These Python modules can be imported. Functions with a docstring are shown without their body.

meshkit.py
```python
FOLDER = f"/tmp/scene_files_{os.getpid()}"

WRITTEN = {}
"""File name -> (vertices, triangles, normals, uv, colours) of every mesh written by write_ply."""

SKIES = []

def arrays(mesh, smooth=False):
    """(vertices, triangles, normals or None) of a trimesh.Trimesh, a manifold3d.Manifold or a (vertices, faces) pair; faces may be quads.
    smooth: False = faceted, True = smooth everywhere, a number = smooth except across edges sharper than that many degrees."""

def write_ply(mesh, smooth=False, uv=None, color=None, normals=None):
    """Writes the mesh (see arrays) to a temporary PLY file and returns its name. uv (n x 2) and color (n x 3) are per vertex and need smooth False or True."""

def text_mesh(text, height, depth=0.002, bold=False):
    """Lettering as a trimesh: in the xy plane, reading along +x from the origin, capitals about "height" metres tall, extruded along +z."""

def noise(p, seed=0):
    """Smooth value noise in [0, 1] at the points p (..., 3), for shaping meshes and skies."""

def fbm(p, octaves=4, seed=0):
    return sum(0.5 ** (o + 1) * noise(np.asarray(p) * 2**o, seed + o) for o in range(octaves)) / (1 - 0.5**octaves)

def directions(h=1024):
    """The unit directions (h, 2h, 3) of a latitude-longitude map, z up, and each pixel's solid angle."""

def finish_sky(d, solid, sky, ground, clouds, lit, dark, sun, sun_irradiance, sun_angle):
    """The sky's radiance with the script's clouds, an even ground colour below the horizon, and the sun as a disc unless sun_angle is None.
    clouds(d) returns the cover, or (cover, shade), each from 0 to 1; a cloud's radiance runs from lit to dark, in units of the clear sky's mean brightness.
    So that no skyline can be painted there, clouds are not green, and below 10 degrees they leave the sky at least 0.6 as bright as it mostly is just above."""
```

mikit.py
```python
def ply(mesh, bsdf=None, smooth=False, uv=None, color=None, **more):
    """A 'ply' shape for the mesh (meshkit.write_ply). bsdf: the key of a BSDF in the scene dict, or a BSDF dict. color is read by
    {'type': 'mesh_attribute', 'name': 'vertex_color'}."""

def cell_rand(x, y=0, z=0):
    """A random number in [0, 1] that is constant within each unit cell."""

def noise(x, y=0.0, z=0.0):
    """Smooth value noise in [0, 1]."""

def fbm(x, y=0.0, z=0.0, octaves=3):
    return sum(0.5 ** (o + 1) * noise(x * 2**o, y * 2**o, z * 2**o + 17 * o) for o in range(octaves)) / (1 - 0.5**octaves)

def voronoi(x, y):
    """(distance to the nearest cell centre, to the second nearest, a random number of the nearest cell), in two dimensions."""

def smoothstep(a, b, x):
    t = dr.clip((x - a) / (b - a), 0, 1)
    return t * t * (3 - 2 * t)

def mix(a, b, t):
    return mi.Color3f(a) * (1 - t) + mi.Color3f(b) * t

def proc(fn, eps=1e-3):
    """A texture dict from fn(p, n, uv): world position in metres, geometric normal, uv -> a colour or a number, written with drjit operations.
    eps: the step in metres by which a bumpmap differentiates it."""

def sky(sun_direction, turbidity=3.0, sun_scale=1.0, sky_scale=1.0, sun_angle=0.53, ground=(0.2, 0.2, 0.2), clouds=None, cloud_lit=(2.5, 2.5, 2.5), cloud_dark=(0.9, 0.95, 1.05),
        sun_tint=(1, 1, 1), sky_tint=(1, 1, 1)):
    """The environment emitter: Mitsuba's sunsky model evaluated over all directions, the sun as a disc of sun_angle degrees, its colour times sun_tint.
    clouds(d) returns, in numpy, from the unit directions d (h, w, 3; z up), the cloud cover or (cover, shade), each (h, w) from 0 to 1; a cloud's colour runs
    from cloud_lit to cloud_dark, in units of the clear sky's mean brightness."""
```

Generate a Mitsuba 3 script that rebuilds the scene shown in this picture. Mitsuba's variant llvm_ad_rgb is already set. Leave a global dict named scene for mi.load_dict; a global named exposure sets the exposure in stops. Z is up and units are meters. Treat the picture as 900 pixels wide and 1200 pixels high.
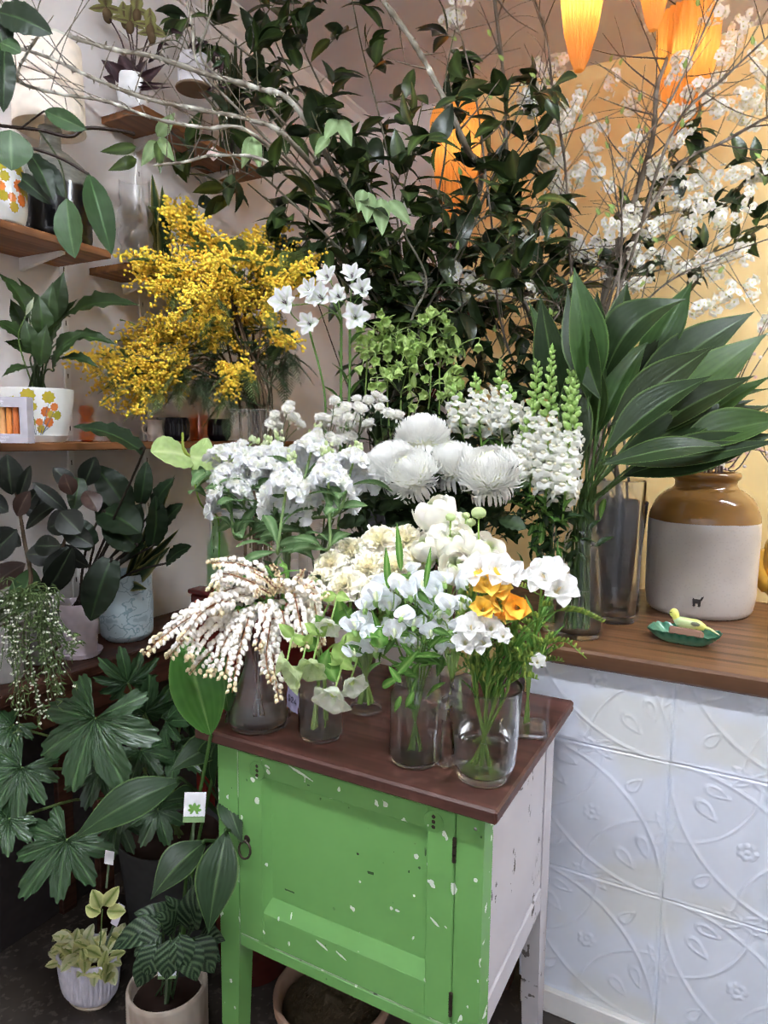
import math, random
import numpy as np
import trimesh, manifold3d as m3
import mitsuba as mi
import drjit as dr
import mikit, meshkit
from mikit import proc, noise, fbm, voronoi, smoothstep, mix

random.seed(7)
rng = np.random.default_rng(7)
scene, labels = {}, {}
A = np.array

# ------------------------------------------------------------------ camera
FOC, PITCH, ROLL, YAW, EYE = 800.0, math.radians(6.5), math.radians(0.65), math.radians(28.25), A([0, 0, 1.45])


def ray(x, y):
    x, y = (x - 450) / FOC, -(y - 600) / FOC
    c, s = math.cos(ROLL), math.sin(ROLL)
    x, y = c * x - s * y, s * x + c * y
    c, s = math.cos(PITCH), math.sin(PITCH)
    d = A([x, c + s * y, -s + c * y])
    c, s = math.cos(YAW), math.sin(YAW)
    return A([c * d[0] - s * d[1], s * d[0] + c * d[1], d[2]])


FWD = ray(450, 600)
UPV = ray(450, 100) - ray(450, 1100)
scene['camera'] = {'type': 'perspective', 'fov_axis': 'x', 'fov': math.degrees(2 * math.atan(450 / FOC)), 'near_clip': 0.05, 'far_clip': 100.0,
                   'to_world': mi.ScalarTransform4f().look_at(origin=EYE.tolist(), target=(EYE + FWD).tolist(), up=UPV.tolist())}

# ------------------------------------------------------------------ light: a bright overcast street behind the camera, ceiling battens
exposure = 2.66
scene['sky'] = mikit.sky((0.3, -0.7, 0.8), turbidity=3.0, sun_scale=0.0, sky_scale=1.1, ground=(0.25, 0.25, 0.26),
                         clouds=lambda d: (0.85 + 0.15 * meshkit.fbm(d * 3, 3), 0.35 * meshkit.fbm(d * 5, 3, 5)), cloud_lit=(2.5, 2.6, 2.85), cloud_dark=(1.45, 1.55, 1.7))
BATTEN = 26.0
LAMP = 2.8


# ------------------------------------------------------------------ helpers
def at_z(x, y, z):
    d = ray(x, y)
    return EYE + d * ((z - EYE[2]) / d[2])


def at_x(x, y, X):
    d = ray(x, y)
    return EYE + d * ((X - EYE[0]) / d[0])


def at_y(x, y, Y):
    d = ray(x, y)
    return EYE + d * ((Y - EYE[1]) / d[1])


def at_d(x, y, D):
    return EYE + ray(x, y) * D


def lin(h):
    v = A([int(h[i:i + 2], 16) for i in (0, 2, 4)]) / 255.0
    return np.where(v < 0.04045, v / 12.92, ((v + 0.055) / 1.055) ** 2.4)


def unit(v):
    v = np.asarray(v, float)
    return v / (np.linalg.norm(v) + 1e-12)


def TW(m):
    return mi.ScalarTransform4f(np.asarray(m, float).tolist())


class G:
    def __init__(s, v, f, c=None):
        s.v, s.f = np.asarray(v, float).reshape(-1, 3), np.asarray(f, int)
        if s.f.ndim == 2 and s.f.shape[1] == 4:
            s.f = np.vstack([s.f[:, [0, 1, 2]], s.f[:, [0, 2, 3]]])
        c = A([0.5, 0.5, 0.5]) if c is None else np.asarray(c, float)
        s.c = np.clip(np.broadcast_to(c, (len(s.v), 3)), 0, 1).copy()

    def x(s, m):
        m = np.asarray(m, float)
        f = s.f[:, ::-1] if np.linalg.det(m[:3, :3]) < 0 else s.f
        return G(s.v @ m[:3, :3].T + m[:3, 3], f, s.c)

    def t(s, *p):
        return G(s.v + A(p[0] if len(p) == 1 else p), s.f, s.c)

    def sc(s, *k):
        return s.x(np.diag([*(k if len(k) == 3 else k * 3), 1.0]))

    def col(s, c):
        return G(s.v, s.f, c)


def cat(gs):
    gs = [g for g in gs if g is not None and len(g.v)]
    n = np.cumsum([0] + [len(g.v) for g in gs])
    return G(np.vstack([g.v for g in gs]), np.vstack([g.f + a for g, a in zip(gs, n)]), np.vstack([g.c for g in gs]))


def frame(o, d, up=(0, 0, 1), s=(1, 1, 1)):
    """local x along d, local z as near up as may be"""
    x = unit(d)
    up = np.asarray(up, float)
    z = up - x * (up @ x)
    if np.linalg.norm(z) < 1e-4:
        z = np.cross(x, [0.3, 0.8, 0.1])
    z = unit(z)
    m = np.eye(4)
    m[:3, 0], m[:3, 1], m[:3, 2], m[:3, 3] = x * s[0], np.cross(z, x) * s[1], z * s[2], o
    return m


def frz(o, d, s=1.0, spin=0.0):
    """local z along d"""
    z = unit(d)
    a = unit(np.cross(z, [0.31, 0.2, 0.93] if abs(z[2]) < 0.9 else [1, 0.1, 0]))
    b = np.cross(z, a)
    c, n = math.cos(spin), math.sin(spin)
    m = np.eye(4)
    k = s if np.ndim(s) else (s, s, s)
    m[:3, 0], m[:3, 1], m[:3, 2], m[:3, 3] = (a * c + b * n) * k[0], (b * c - a * n) * k[1], z * k[2], o
    return m


def tr(*p):
    m = np.eye(4)
    m[:3, 3] = p[0] if len(p) == 1 else p
    return m


def rz(a):
    m = np.eye(4)
    m[:2, :2] = [[math.cos(a), -math.sin(a)], [math.sin(a), math.cos(a)]]
    return m


def rx(a):
    m = np.eye(4)
    m[1:3, 1:3] = [[math.cos(a), -math.sin(a)], [math.sin(a), math.cos(a)]]
    return m


def ry(a):
    m = np.eye(4)
    m[0, 0] = m[2, 2] = math.cos(a)
    m[0, 2], m[2, 0] = math.sin(a), -math.sin(a)
    return m


def spline(pts, n=6):
    p = np.asarray(pts, float)
    if len(p) < 3:
        t = np.linspace(0, 1, n + 1)[:, None]
        return p[0] * (1 - t) + p[-1] * t
    q = np.vstack([2 * p[0] - p[1], p, 2 * p[-1] - p[-2]])
    out = []
    for i in range(1, len(q) - 2):
        a, b, c, d = q[i - 1:i + 3]
        for t in np.linspace(0, 1, n, endpoint=False):
            out.append(0.5 * (2 * b + (c - a) * t + (2 * a - 5 * b + 4 * c - d) * t * t + (3 * b - a - 3 * c + d) * t ** 3))
    out.append(p[-1])
    return A(out)


def tube(pts, r0, r1=None, sides=6, col=(0.1, 0.2, 0.05), cap=True, col2=None):
    p = np.asarray(pts, float)
    n = len(p)
    r = np.linspace(r0, r0 if r1 is None else r1, n) if np.ndim(r0) == 0 else np.asarray(r0)
    t = np.gradient(p, axis=0)
    t /= np.linalg.norm(t, axis=1, keepdims=True) + 1e-12
    a = unit(np.cross(t[0], [0.2, 0.3, 0.9] if abs(t[0][2]) < 0.9 else [1, 0.2, 0]))
    fr = []
    for i in range(n):
        a = unit(a - t[i] * (a @ t[i]))
        fr.append((a, np.cross(t[i], a)))
    ang = np.arange(sides) * 2 * np.pi / sides
    v = np.concatenate([p[i] + r[i] * (np.cos(ang)[:, None] * fr[i][0] + np.sin(ang)[:, None] * fr[i][1]) for i in range(n)])
    i, j = np.meshgrid(np.arange(n - 1), np.arange(sides), indexing='ij')
    i, j = i.ravel(), j.ravel()
    f = np.stack([i * sides + j, i * sides + (j + 1) % sides, (i + 1) * sides + (j + 1) % sides, (i + 1) * sides + j], 1)
    f = np.vstack([f[:, [0, 1, 2]], f[:, [0, 2, 3]]])
    if cap:
        v = np.vstack([v, p[0], p[-1]])
        k = np.arange(sides)
        f = np.vstack([f, np.stack([(k + 1) % sides, k, k * 0 + n * sides], 1), np.stack([(n - 1) * sides + k, (n - 1) * sides + (k + 1) % sides, k * 0 + n * sides + 1], 1)])
    c = np.asarray(col, float)
    if col2 is not None:
        w = np.repeat(np.linspace(0, 1, n), sides)[:, None]
        c = c * (1 - w) + np.asarray(col2) * w
        if cap:
            c = np.vstack([c, col, col2])
    return G(v, f, c)


def lathe(prof, seg=40, col=(0.5, 0.5, 0.5), rfn=None):
    """profile of (r, z) turned about z; r == 0 closes it. rfn(angle, i) scales the radius."""
    p = np.asarray(prof, float)
    ang = np.arange(seg) * 2 * np.pi / seg
    R = p[:, 0][:, None] * np.ones(seg)
    if rfn is not None:
        R = R * np.stack([rfn(ang, i / (len(p) - 1)) * np.ones(seg) for i in range(len(p))])
    v = np.stack([R * np.cos(ang), R * np.sin(ang), np.broadcast_to(p[:, 1][:, None], R.shape)], -1).reshape(-1, 3)
    i, j = np.meshgrid(np.arange(len(p) - 1), np.arange(seg), indexing='ij')
    i, j = i.ravel(), j.ravel()
    f = np.stack([i * seg + j, i * seg + (j + 1) % seg, (i + 1) * seg + (j + 1) % seg, (i + 1) * seg + j], 1)
    c = np.asarray(col, float)
    if c.ndim == 2:
        c = np.repeat(c, seg, 0)
    return G(v, f, c)


def rprof(pts, r=0.004, n=4):
    """rounds the inner corners of a lathe profile"""
    p = np.asarray(pts, float)
    out = [p[0]]
    for a, b, c in zip(p[:-2], p[1:-1], p[2:]):
        k = min(r, 0.45 * np.linalg.norm(a - b), 0.45 * np.linalg.norm(c - b))
        u, w = b + unit(a - b) * k, b + unit(c - b) * k
        for t in np.linspace(0, 1, n + 1):
            out.append((1 - t) ** 2 * u + 2 * t * (1 - t) * b + t * t * w)
    out.append(p[-1])
    return A(out)


def box(lo, hi, bev=0.003, col=(0.5, 0.5, 0.5)):
    lo, hi = np.minimum(lo, hi).astype(float), np.maximum(lo, hi).astype(float)
    b = min(bev, 0.45 * (hi - lo).min())
    pts = []
    for sx in (0, 1):
        for sy in (0, 1):
            for sz in (0, 1):
                s = A([sx, sy, sz])
                corner = np.where(s, hi, lo)
                inn = np.where(s, -b, b)
                for k in range(3):
                    e = inn.copy()
                    e[k] = 0
                    pts.append(corner + e)
    h = trimesh.convex.convex_hull(A(pts))
    return G(h.vertices, h.faces, col)


def extrude(poly, h, col=(0.5, 0.5, 0.5)):
    import shapely
    m = trimesh.creation.extrude_polygon(shapely.Polygon(poly) if not hasattr(poly, 'area') else poly, h, engine='earcut')
    return G(m.vertices, m.faces, col)


_ico = {}


def ico(n=1):
    if n not in _ico:
        m = trimesh.creation.icosphere(subdivisions=n)
        _ico[n] = (A(m.vertices), A(m.faces))
    return G(*_ico[n])


def ball(r, o=(0, 0, 0), n=1, col=(0.5, 0.5, 0.5)):
    r = A(r) * np.ones(3)
    return ico(n).x(tr(o) @ np.diag([*r, 1])).col(col)


def grid(fn, nu, nv, col=None):
    """fn(u, v) -> xyz arrays over the unit square; col(u, v) -> rgb"""
    u, v = np.meshgrid(np.linspace(0, 1, nu), np.linspace(0, 1, nv), indexing='ij')
    p = np.stack(np.broadcast_arrays(*fn(u, v)), -1).reshape(-1, 3)
    i, j = np.meshgrid(np.arange(nu - 1), np.arange(nv - 1), indexing='ij')
    i, j = i.ravel(), j.ravel()
    f = np.stack([i * nv + j, (i + 1) * nv + j, (i + 1) * nv + j + 1, i * nv + j + 1], 1)
    c = None
    if col is not None:
        c = np.asarray(col(u, v) if callable(col) else col, float)
        c = c.reshape(-1, 3) if c.ndim == 3 else c
    return G(p, f, c)


USED = {}


def numbered(key):
    n = USED.get(key)
    if n is None:
        USED[key] = 1
        return key
    USED[key] = n + 1
    USED[f'{key}_{n:03d}'] = 1
    return f'{key}_{n:03d}'


PAL, PALI = [], {}


def pal_index(a, b):
    """row of the palette that runs from colour a to colour b"""
    q = tuple(np.round(np.sqrt(np.clip(np.concatenate([a, b]), 0, 1)) * 60).astype(int))
    if q not in PALI:
        PALI[q] = len(PAL)
        PAL.append((np.array(q) / 60.0) ** 2)
    return PALI[q]


def pal_uv(g):
    """vertex colours as uv: v the palette row of each connected piece, u the place along its two colours"""
    from scipy.sparse import coo_matrix
    from scipy.sparse.csgraph import connected_components
    n = len(g.v)
    e = np.vstack([g.f[:, [0, 1]], g.f[:, [1, 2]]])
    nc, lab = connected_components(coo_matrix((np.ones(len(e)), (e[:, 0], e[:, 1])), shape=(n, n)), directed=False)
    uv = np.zeros((n, 2))
    order = np.argsort(lab, kind='stable')
    cuts = np.concatenate([[0], np.cumsum(np.bincount(lab, minlength=nc))])
    for i in range(nc):
        ix = order[cuts[i]:cuts[i + 1]]
        c = g.c[ix]
        m = c.mean(0)
        if np.ptp(c, axis=0).max() < .012:
            uv[ix] = (0, pal_index(m, m) + .5)
            continue
        d = np.linalg.svd(c - m, full_matrices=False)[2][0]
        t = (c - m) @ d
        uv[ix, 0] = (t - t.min()) / (np.ptp(t) + 1e-9)
        uv[ix, 1] = pal_index(m + d * t.min(), m + d * t.max()) + .5
    return uv


def pal_fn(p, n, uv):
    i = dr.clip(mi.UInt32(uv.y), 0, PAL_N[0] - 1)
    a, b = (mi.Color3f(*[dr.gather(mi.Float, PAL_C[k + j], i) for j in range(3)]) for k in (0, 3))
    u = dr.clip(uv.x, 0, 1)
    return (a * (1 - u) + b * u) * (0.9 + 0.2 * noise(p.x * 70, p.y * 70, p.z * 70))


def pal_leaf_fn(p, n, uv):
    c = pal_fn(p, n, uv)
    return c * mi.Color3f(0.78, 0.72, 0.70)


PAL_N, PAL_C = [1], []


def pal_finish():
    q = np.array(PAL)
    PAL_N[0] = len(q)
    PAL_C.extend(mi.Float(np.ascontiguousarray(q[:, j]).astype(np.float32)) for j in range(6))


def mk(g, bsdf, smooth=True):
    return mikit.ply((g.v, g.f), bsdf, smooth=smooth, uv=pal_uv(g) if bsdf in VC else None)


def thing(name, label, cat_, group=None):
    k = numbered(name)
    labels[k] = {'label': label, 'category': cat_}
    if group:
        labels[k]['group'] = group
    return k


def put(parent, name, g, bsdf=None, smooth=True, m=None, label=None, kind=None):
    k = numbered(parent + '__' + name)
    d = mk(g, bsdf, smooth) if isinstance(g, G) else dict(g)
    if m is not None:
        d['to_world'] = TW(m)
    scene[k] = d
    if label or kind:
        labels[k] = {a: b for a, b in (('label', label), ('kind', kind)) if b}
    return k


def solo(name, label, cat_, g, bsdf=None, smooth=True, m=None, group=None, kind=None):
    k = thing(name, label, cat_, group)
    d = mk(g, bsdf, smooth) if isinstance(g, G) else dict(g)
    if m is not None:
        d['to_world'] = TW(m)
    scene[k] = d
    if kind:
        labels[k]['kind'] = kind
    return k


def struct(name, g, bsdf, label, smooth=False):
    k = numbered(name)
    scene[k] = mk(g, bsdf, smooth)
    labels[k] = {'label': label, 'category': name.split('_')[0], 'kind': 'structure'}
    return k


# ------------------------------------------------------------------ materials
VC = set()


def vcol(name, **kw):
    VC.add(name)
    thin = kw.pop('thin', False)
    d = {'type': 'principledthin' if thin else 'principled', 'base_color': proc(pal_leaf_fn if name in ('leaf_glossy', 'leaf_satin') else pal_fn), **kw}
    scene[name] = d if thin else {'type': 'twosided', 'bsdf': d}


vcol('leaf_glossy', roughness=0.3, specular=0.4)
vcol('leaf_satin', roughness=0.42, specular=0.22)
vcol('leaf_thin', thin=True, roughness=0.5, diff_trans=0.7, eta=1.4)
vcol('petal', thin=True, roughness=0.6, diff_trans=0.7, eta=1.3)
vcol('bead', roughness=0.8, specular=0.2)
vcol('bark', roughness=0.85, specular=0.25)
vcol('matte', roughness=0.75, specular=0.3)
vcol('ceramic', roughness=0.16, specular=0.5)


def pbr(name, color, rough=0.5, bump=None, bscale=0.001, **kw):
    col = proc(color) if callable(color) else {'type': 'rgb', 'value': list(map(float, color))}
    r = proc(rough) if callable(rough) else float(rough)
    d = {'type': 'principled', 'base_color': col, 'roughness': r, **kw}
    if bump is not None:
        d = {'type': 'bumpmap', 'arbitrary': proc(bump, eps=1e-3), 'scale': bscale, 'bsdf': d}
    scene[name] = {'type': 'twosided', 'bsdf': d}


def c3(h):
    return [float(x) for x in lin(h)]


# the biggest bare white chips in the green paint: place on the front, half sizes, tilt
GREEN_CHIPS = [(*at_y(x, y, 1.02)[[0, 2]], a, b, t) for x, y, a, b, t in ((297, 913, .005, .0045, -.5), (302, 938, .0055, .008, .1), (315, 904, .004, .006, .6), (352, 905, .030, .0028, -.3), (314, 898, .006, .0022, -.3), (284, 957, .0022, .005, 0), (510, 1080, .011, .0022, -.6), (523, 1086, .003, .0015, -.6),
                                                                       (482, 1054, .0024, .0026, 0), (481, 1104, .0018, .004, -.4), (378, 1107, .016, .0022, -.42), (400, 1119, .012, .002, -.42), (340, 1075, .0015, .006, .1), (268, 953, .0012, .004, 0), (350, 880, .005, .0025, 0), (327, 1076, .0022, .005, .1), (560, 1150, .0015, .003, 0), (548, 1180, .002, .003, 0))]


def green_fn(p, n, uv):
    base = mix(c3('6fa25c'), c3('669a53'), fbm(p.x * 9, p.y * 9, p.z * 6))
    e = mi.Float(0)
    for x in (-0.931, -0.877, -0.814, -0.455, -0.404, -0.353):
        e = dr.maximum(e, dr.exp(-dr.square((p.x - x) / 0.006)))
    for z in (0.386, 0.4155, 0.485, 0.772, 0.829):
        e = dr.maximum(e, dr.exp(-dr.square((p.z - z) / 0.006)))
    chip = smoothstep(0.80, 0.81, fbm(p.x * 52 + 3, p.y * 52, p.z * 34, octaves=3) + 0.20 * (noise(p.x * 7, p.y * 7, p.z * 7 + 5) - 0.5) + 0.11 * e)
    dark = smoothstep(0.93, 0.94, noise(p.x * 95, p.y * 95, p.z * 70 + 40)) * smoothstep(0.62, 0.7, noise(p.x * 9, 8.0, p.z * 9))
    worn = dr.exp(-dr.square((p.x + 0.8768) / 0.0016)) * smoothstep(0.35, 0.5, noise(p.x * 3, 2.0, p.z * 22))
    worn = dr.maximum(worn, dr.exp(-dr.square((p.z - 0.4153) / 0.0022)) * smoothstep(0.4, 0.55, noise(p.x * 26, 4.0, 1.0)) * dr.select((p.x > -0.877) & (p.x < -0.403), 1.0, 0.0))
    wob = 0.5 * (noise(p.x * 160, 5.0, p.z * 160) - 0.5)
    for (x, z, rx_, rz_, a) in GREEN_CHIPS:
        c, s = math.cos(a), math.sin(a)
        u, v = ((p.x - x) * c + (p.z - z) * s) / rx_, ((p.z - z) * c - (p.x - x) * s) / rz_
        chip = dr.maximum(chip, smoothstep(1.02, 0.98, dr.sqrt(u * u + v * v) + wob))
    return mix(mix(base, c3('d3dccb'), dr.maximum(chip, worn * 0.8)), c3('24311f'), dark * 0.8)


def white_fn(p, n, uv):
    base = mix(c3('c4bfc2'), c3('b3adb1'), fbm(p.x * 6, p.y * 6, p.z * 6))
    s = fbm(p.y * 14 + p.z * 40, p.z * 12 - p.y * 5, p.x * 30, octaves=3)
    chip = smoothstep(0.80, 0.81, s)
    edge = smoothstep(0.64, 0.66, fbm(p.x * 90, p.y * 90, p.z * 50)) * smoothstep(0.72, 0.78, noise(p.y * 20, p.z * 8, 4.0))
    return mix(base, c3('4c433f'), dr.clip(chip + edge, 0, 1) * 0.85)


def wood(dark, light, axis, k=1.0, worn=None):
    def fn(p, n, uv):
        q = {'x': (p.x, p.y, p.z), 'y': (p.y, p.x, p.z), 'z': (p.z, p.x, p.y)}[axis]
        g = fbm(q[0] * 2.2 * k, q[1] * 55 * k, q[2] * 55 * k, octaves=4)
        w = noise(q[0] * 1.3 * k, q[1] * 7 * k, q[2] * 7 * k)
        c = mix(dark, light, dr.clip(smoothstep(0.3, 0.7, g) * 0.7 + 0.3 * w, 0, 1))
        if worn is not None:
            c = mix(c, worn, smoothstep(0.55, 0.8, fbm(p.x * 30, p.y * 30, p.z * 30)) * 0.5)
        return c
    return fn


pbr('paint_green', green_fn, 0.42, specular=0.4)
pbr('paint_white', white_fn, 0.45, specular=0.4)
pbr('wood_mahogany', wood(c3('3a231d'), c3('502f28'), 'x', worn=c3('664239')), 0.45, specular=0.4)
pbr('wood_counter', wood(c3('4a3020'), c3('68482f'), 'x'), 0.35, specular=0.45)
pbr('wood_shelf', wood(c3('603d24'), c3('875834'), 'y'), 0.5, specular=0.35)
pbr('wood_bench', wood(c3('2f1a13'), c3('46281c'), 'y'), 0.5, specular=0.35)
pbr('metal_dark', c3('4a4038'), 0.45, metallic=0.8)
pbr('metal_steel', c3('b0aeb0'), 0.3, metallic=1.0)
pbr('lacquer_white', c3('e4e2e0'), 0.35)


def tin_fn(p, n, uv):
    return mix(c3('dfe4f0'), c3('dcd9c8'), smoothstep(0.5, 0.72, fbm(p.x * 5 + 9, p.y * 5, p.z * 5)) * 0.45)


pbr('tin_white', tin_fn, 0.3, specular=0.5)


def plaster(a, b):
    def fn(p, n, uv):
        return mix(a, b, fbm(p.x * 2.5, p.y * 2.5, p.z * 2.5))
    return fn


pbr('wall_pink', plaster(c3('dfdad8'), c3('d6d0ce')), 0.8, specular=0.2)
pbr('wall_yellow', plaster(c3('f3d79c'), c3('edcf90')), 0.7, specular=0.2)
pbr('ceiling_paint', c3('cfcbd0'), 0.85, specular=0.2)


def floor_fn(p, n, uv):
    a = mix(c3('2a2522'), c3('433c36'), fbm(p.x * 7, p.y * 7, 1.0, octaves=5))
    return mix(a, c3('6b6259'), smoothstep(0.6, 0.8, fbm(p.x * 70, p.y * 70, 4.0)) * 0.35)


pbr('floor_concrete', floor_fn, lambda p, n, uv: 0.35 + 0.4 * noise(p.x * 8, p.y * 8, 2.0))
scene['glass'] = {'type': 'thindielectric', 'int_ior': 1.5}
scene['glass_solid'] = {'type': 'dielectric', 'int_ior': 1.5}
scene['glass_green'] = {'type': 'thindielectric', 'int_ior': 1.5, 'specular_transmittance': {'type': 'rgb', 'value': [0.55, 0.8, 0.55]}}
scene['glass_amber'] = {'type': 'thindielectric', 'int_ior': 1.5, 'specular_transmittance': {'type': 'rgb', 'value': [0.85, 0.38, 0.16]}}
scene['water_body'] = {'type': 'dielectric', 'int_ior': 1.33}
scene['water'] = {'type': 'thindielectric', 'int_ior': 1.33, 'specular_transmittance': {'type': 'rgb', 'value': [0.93, 0.96, 0.94]}}

# ------------------------------------------------------------------ the room
WX, BY, CZ = -1.77, 3.0, 2.95
struct('floor', box((-2.2, -6, -0.1), (5.0, BY + 0.2, 0), 0.001), 'floor_concrete', 'dark worn concrete shop floor under the plants and the green cabinet')
struct('wall_left', box((WX - 0.15, -2.0, 0), (WX, BY + 0.2, CZ), 0.001), 'wall_pink', 'pale pinkish plaster wall behind the plant shelves')
struct('wall_back', cat([box((WX, BY, 0), (-1.26, BY + 0.15, CZ), 0.001)]), 'wall_pink', 'pale plaster strip of back wall left of the yellow paint')
struct('wall_back_yellow', box((-1.26, BY, 0), (3.2, BY + 0.15, CZ), 0.001), 'wall_yellow', 'warm yellow painted wall behind the counter and blossom branches')
struct('wall_front', box((WX - 0.15, -1.05, 0), (-0.25, -0.95, CZ), 0.001), 'wall_pink', 'plaster wall beside the shop window')
struct('wall_front_right', box((1.35, -1.05, 0), (3.15, -0.95, CZ), 0.001), 'wall_pink', 'plaster wall on the other side of the shop door opening')
struct('wall_right', box((3.0, -2.0, 0), (3.15, BY + 0.2, CZ), 0.001), 'wall_pink', 'pale plaster wall on the far side of the counter')
struct('ceiling', box((WX - 0.15, -2.0, CZ), (3.2, BY + 0.2, CZ + 0.1), 0.001), 'ceiling_paint', 'dusky mauve-grey ceiling above the branches')
cv = [(0, 0), (0.075, 0), (0.075, -0.012), (0.05, -0.02), (0.03, -0.05), (0.012, -0.062), (0.012, -0.085), (0, -0.085)]
cg = extrude(cv, BY + 2.0)
struct('trim_1', G(np.stack([cg.v[:, 0] + WX, BY - cg.v[:, 2], cg.v[:, 1] + CZ], 1), cg.f), 'lacquer_white', 'white moulded cornice along the top of the left wall', smooth=False)

# ceiling battens (their light comes from in front of the counter and from the middle of the shop)
for bx, by in ((-0.35, 0.1), (1.35, 1.9)):
    k = thing('ceiling_batten_light', 'long white batten lamp fixed to the ceiling ' + ('in front of the counter' if bx < 1 else 'over the far end of the counter'), 'ceiling light', 'ceiling batten lamps')
    put(k, 'housing', box((bx - 0.75, by - 0.05, CZ - 0.035), (bx + 0.75, by + 0.05, CZ), 0.006), 'lacquer_white', False)
    d = mk(box((bx - 0.73, by - 0.035, CZ - 0.062), (bx + 0.73, by + 0.035, CZ - 0.0355), 0.008), 'lacquer_white', False)
    d['emitter'] = {'type': 'area', 'radiance': {'type': 'rgb', 'value': [BATTEN * 0.93, BATTEN * 1.0, BATTEN * 1.09]}}
    put(k, 'diffuser', d)
# ------------------------------------------------------------------ green bedside cabinet
CT = 0.855
cab = thing('bedside_cabinet', 'old bedside cabinet, chipped green front, white sides and dark wood top, carrying the flower jars', 'cabinet')
XL, XR, YF, YB = -0.93, -0.352, 1.02, 1.475
put(cab, 'top', box((-0.966, 0.99, 0.83), (-0.322, 1.52, CT), 0.004), 'wood_mahogany', False, label='dark red-brown wooden top')


def leg(x0, x1, y0, y1, zt, taper, mat, lab=None):
    """foot at z 0, straight above, inner faces tapering below"""
    (a, b), (c, d) = taper
    lo = [(x0 + a, y0 + c), (x1 + b, y0 + c), (x1 + b, y1 + d), (x0 + a, y1 + d)]
    hi = [(x0, y0), (x1, y0), (x1, y1), (x0, y1)]
    v = [(*p, 0.0) for p in lo] + [(*p, 0.40) for p in hi] + [(*p, zt) for p in hi]
    f = []
    for r in (0, 4):
        for i in range(4):
            f.append((r + i, r + (i + 1) % 4, r + 4 + (i + 1) % 4, r + 4 + i))
    f += [(3, 2, 1, 0), (8, 9, 10, 11)]
    put(cab, 'leg', G(v, f), mat, False, label=lab)


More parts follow.
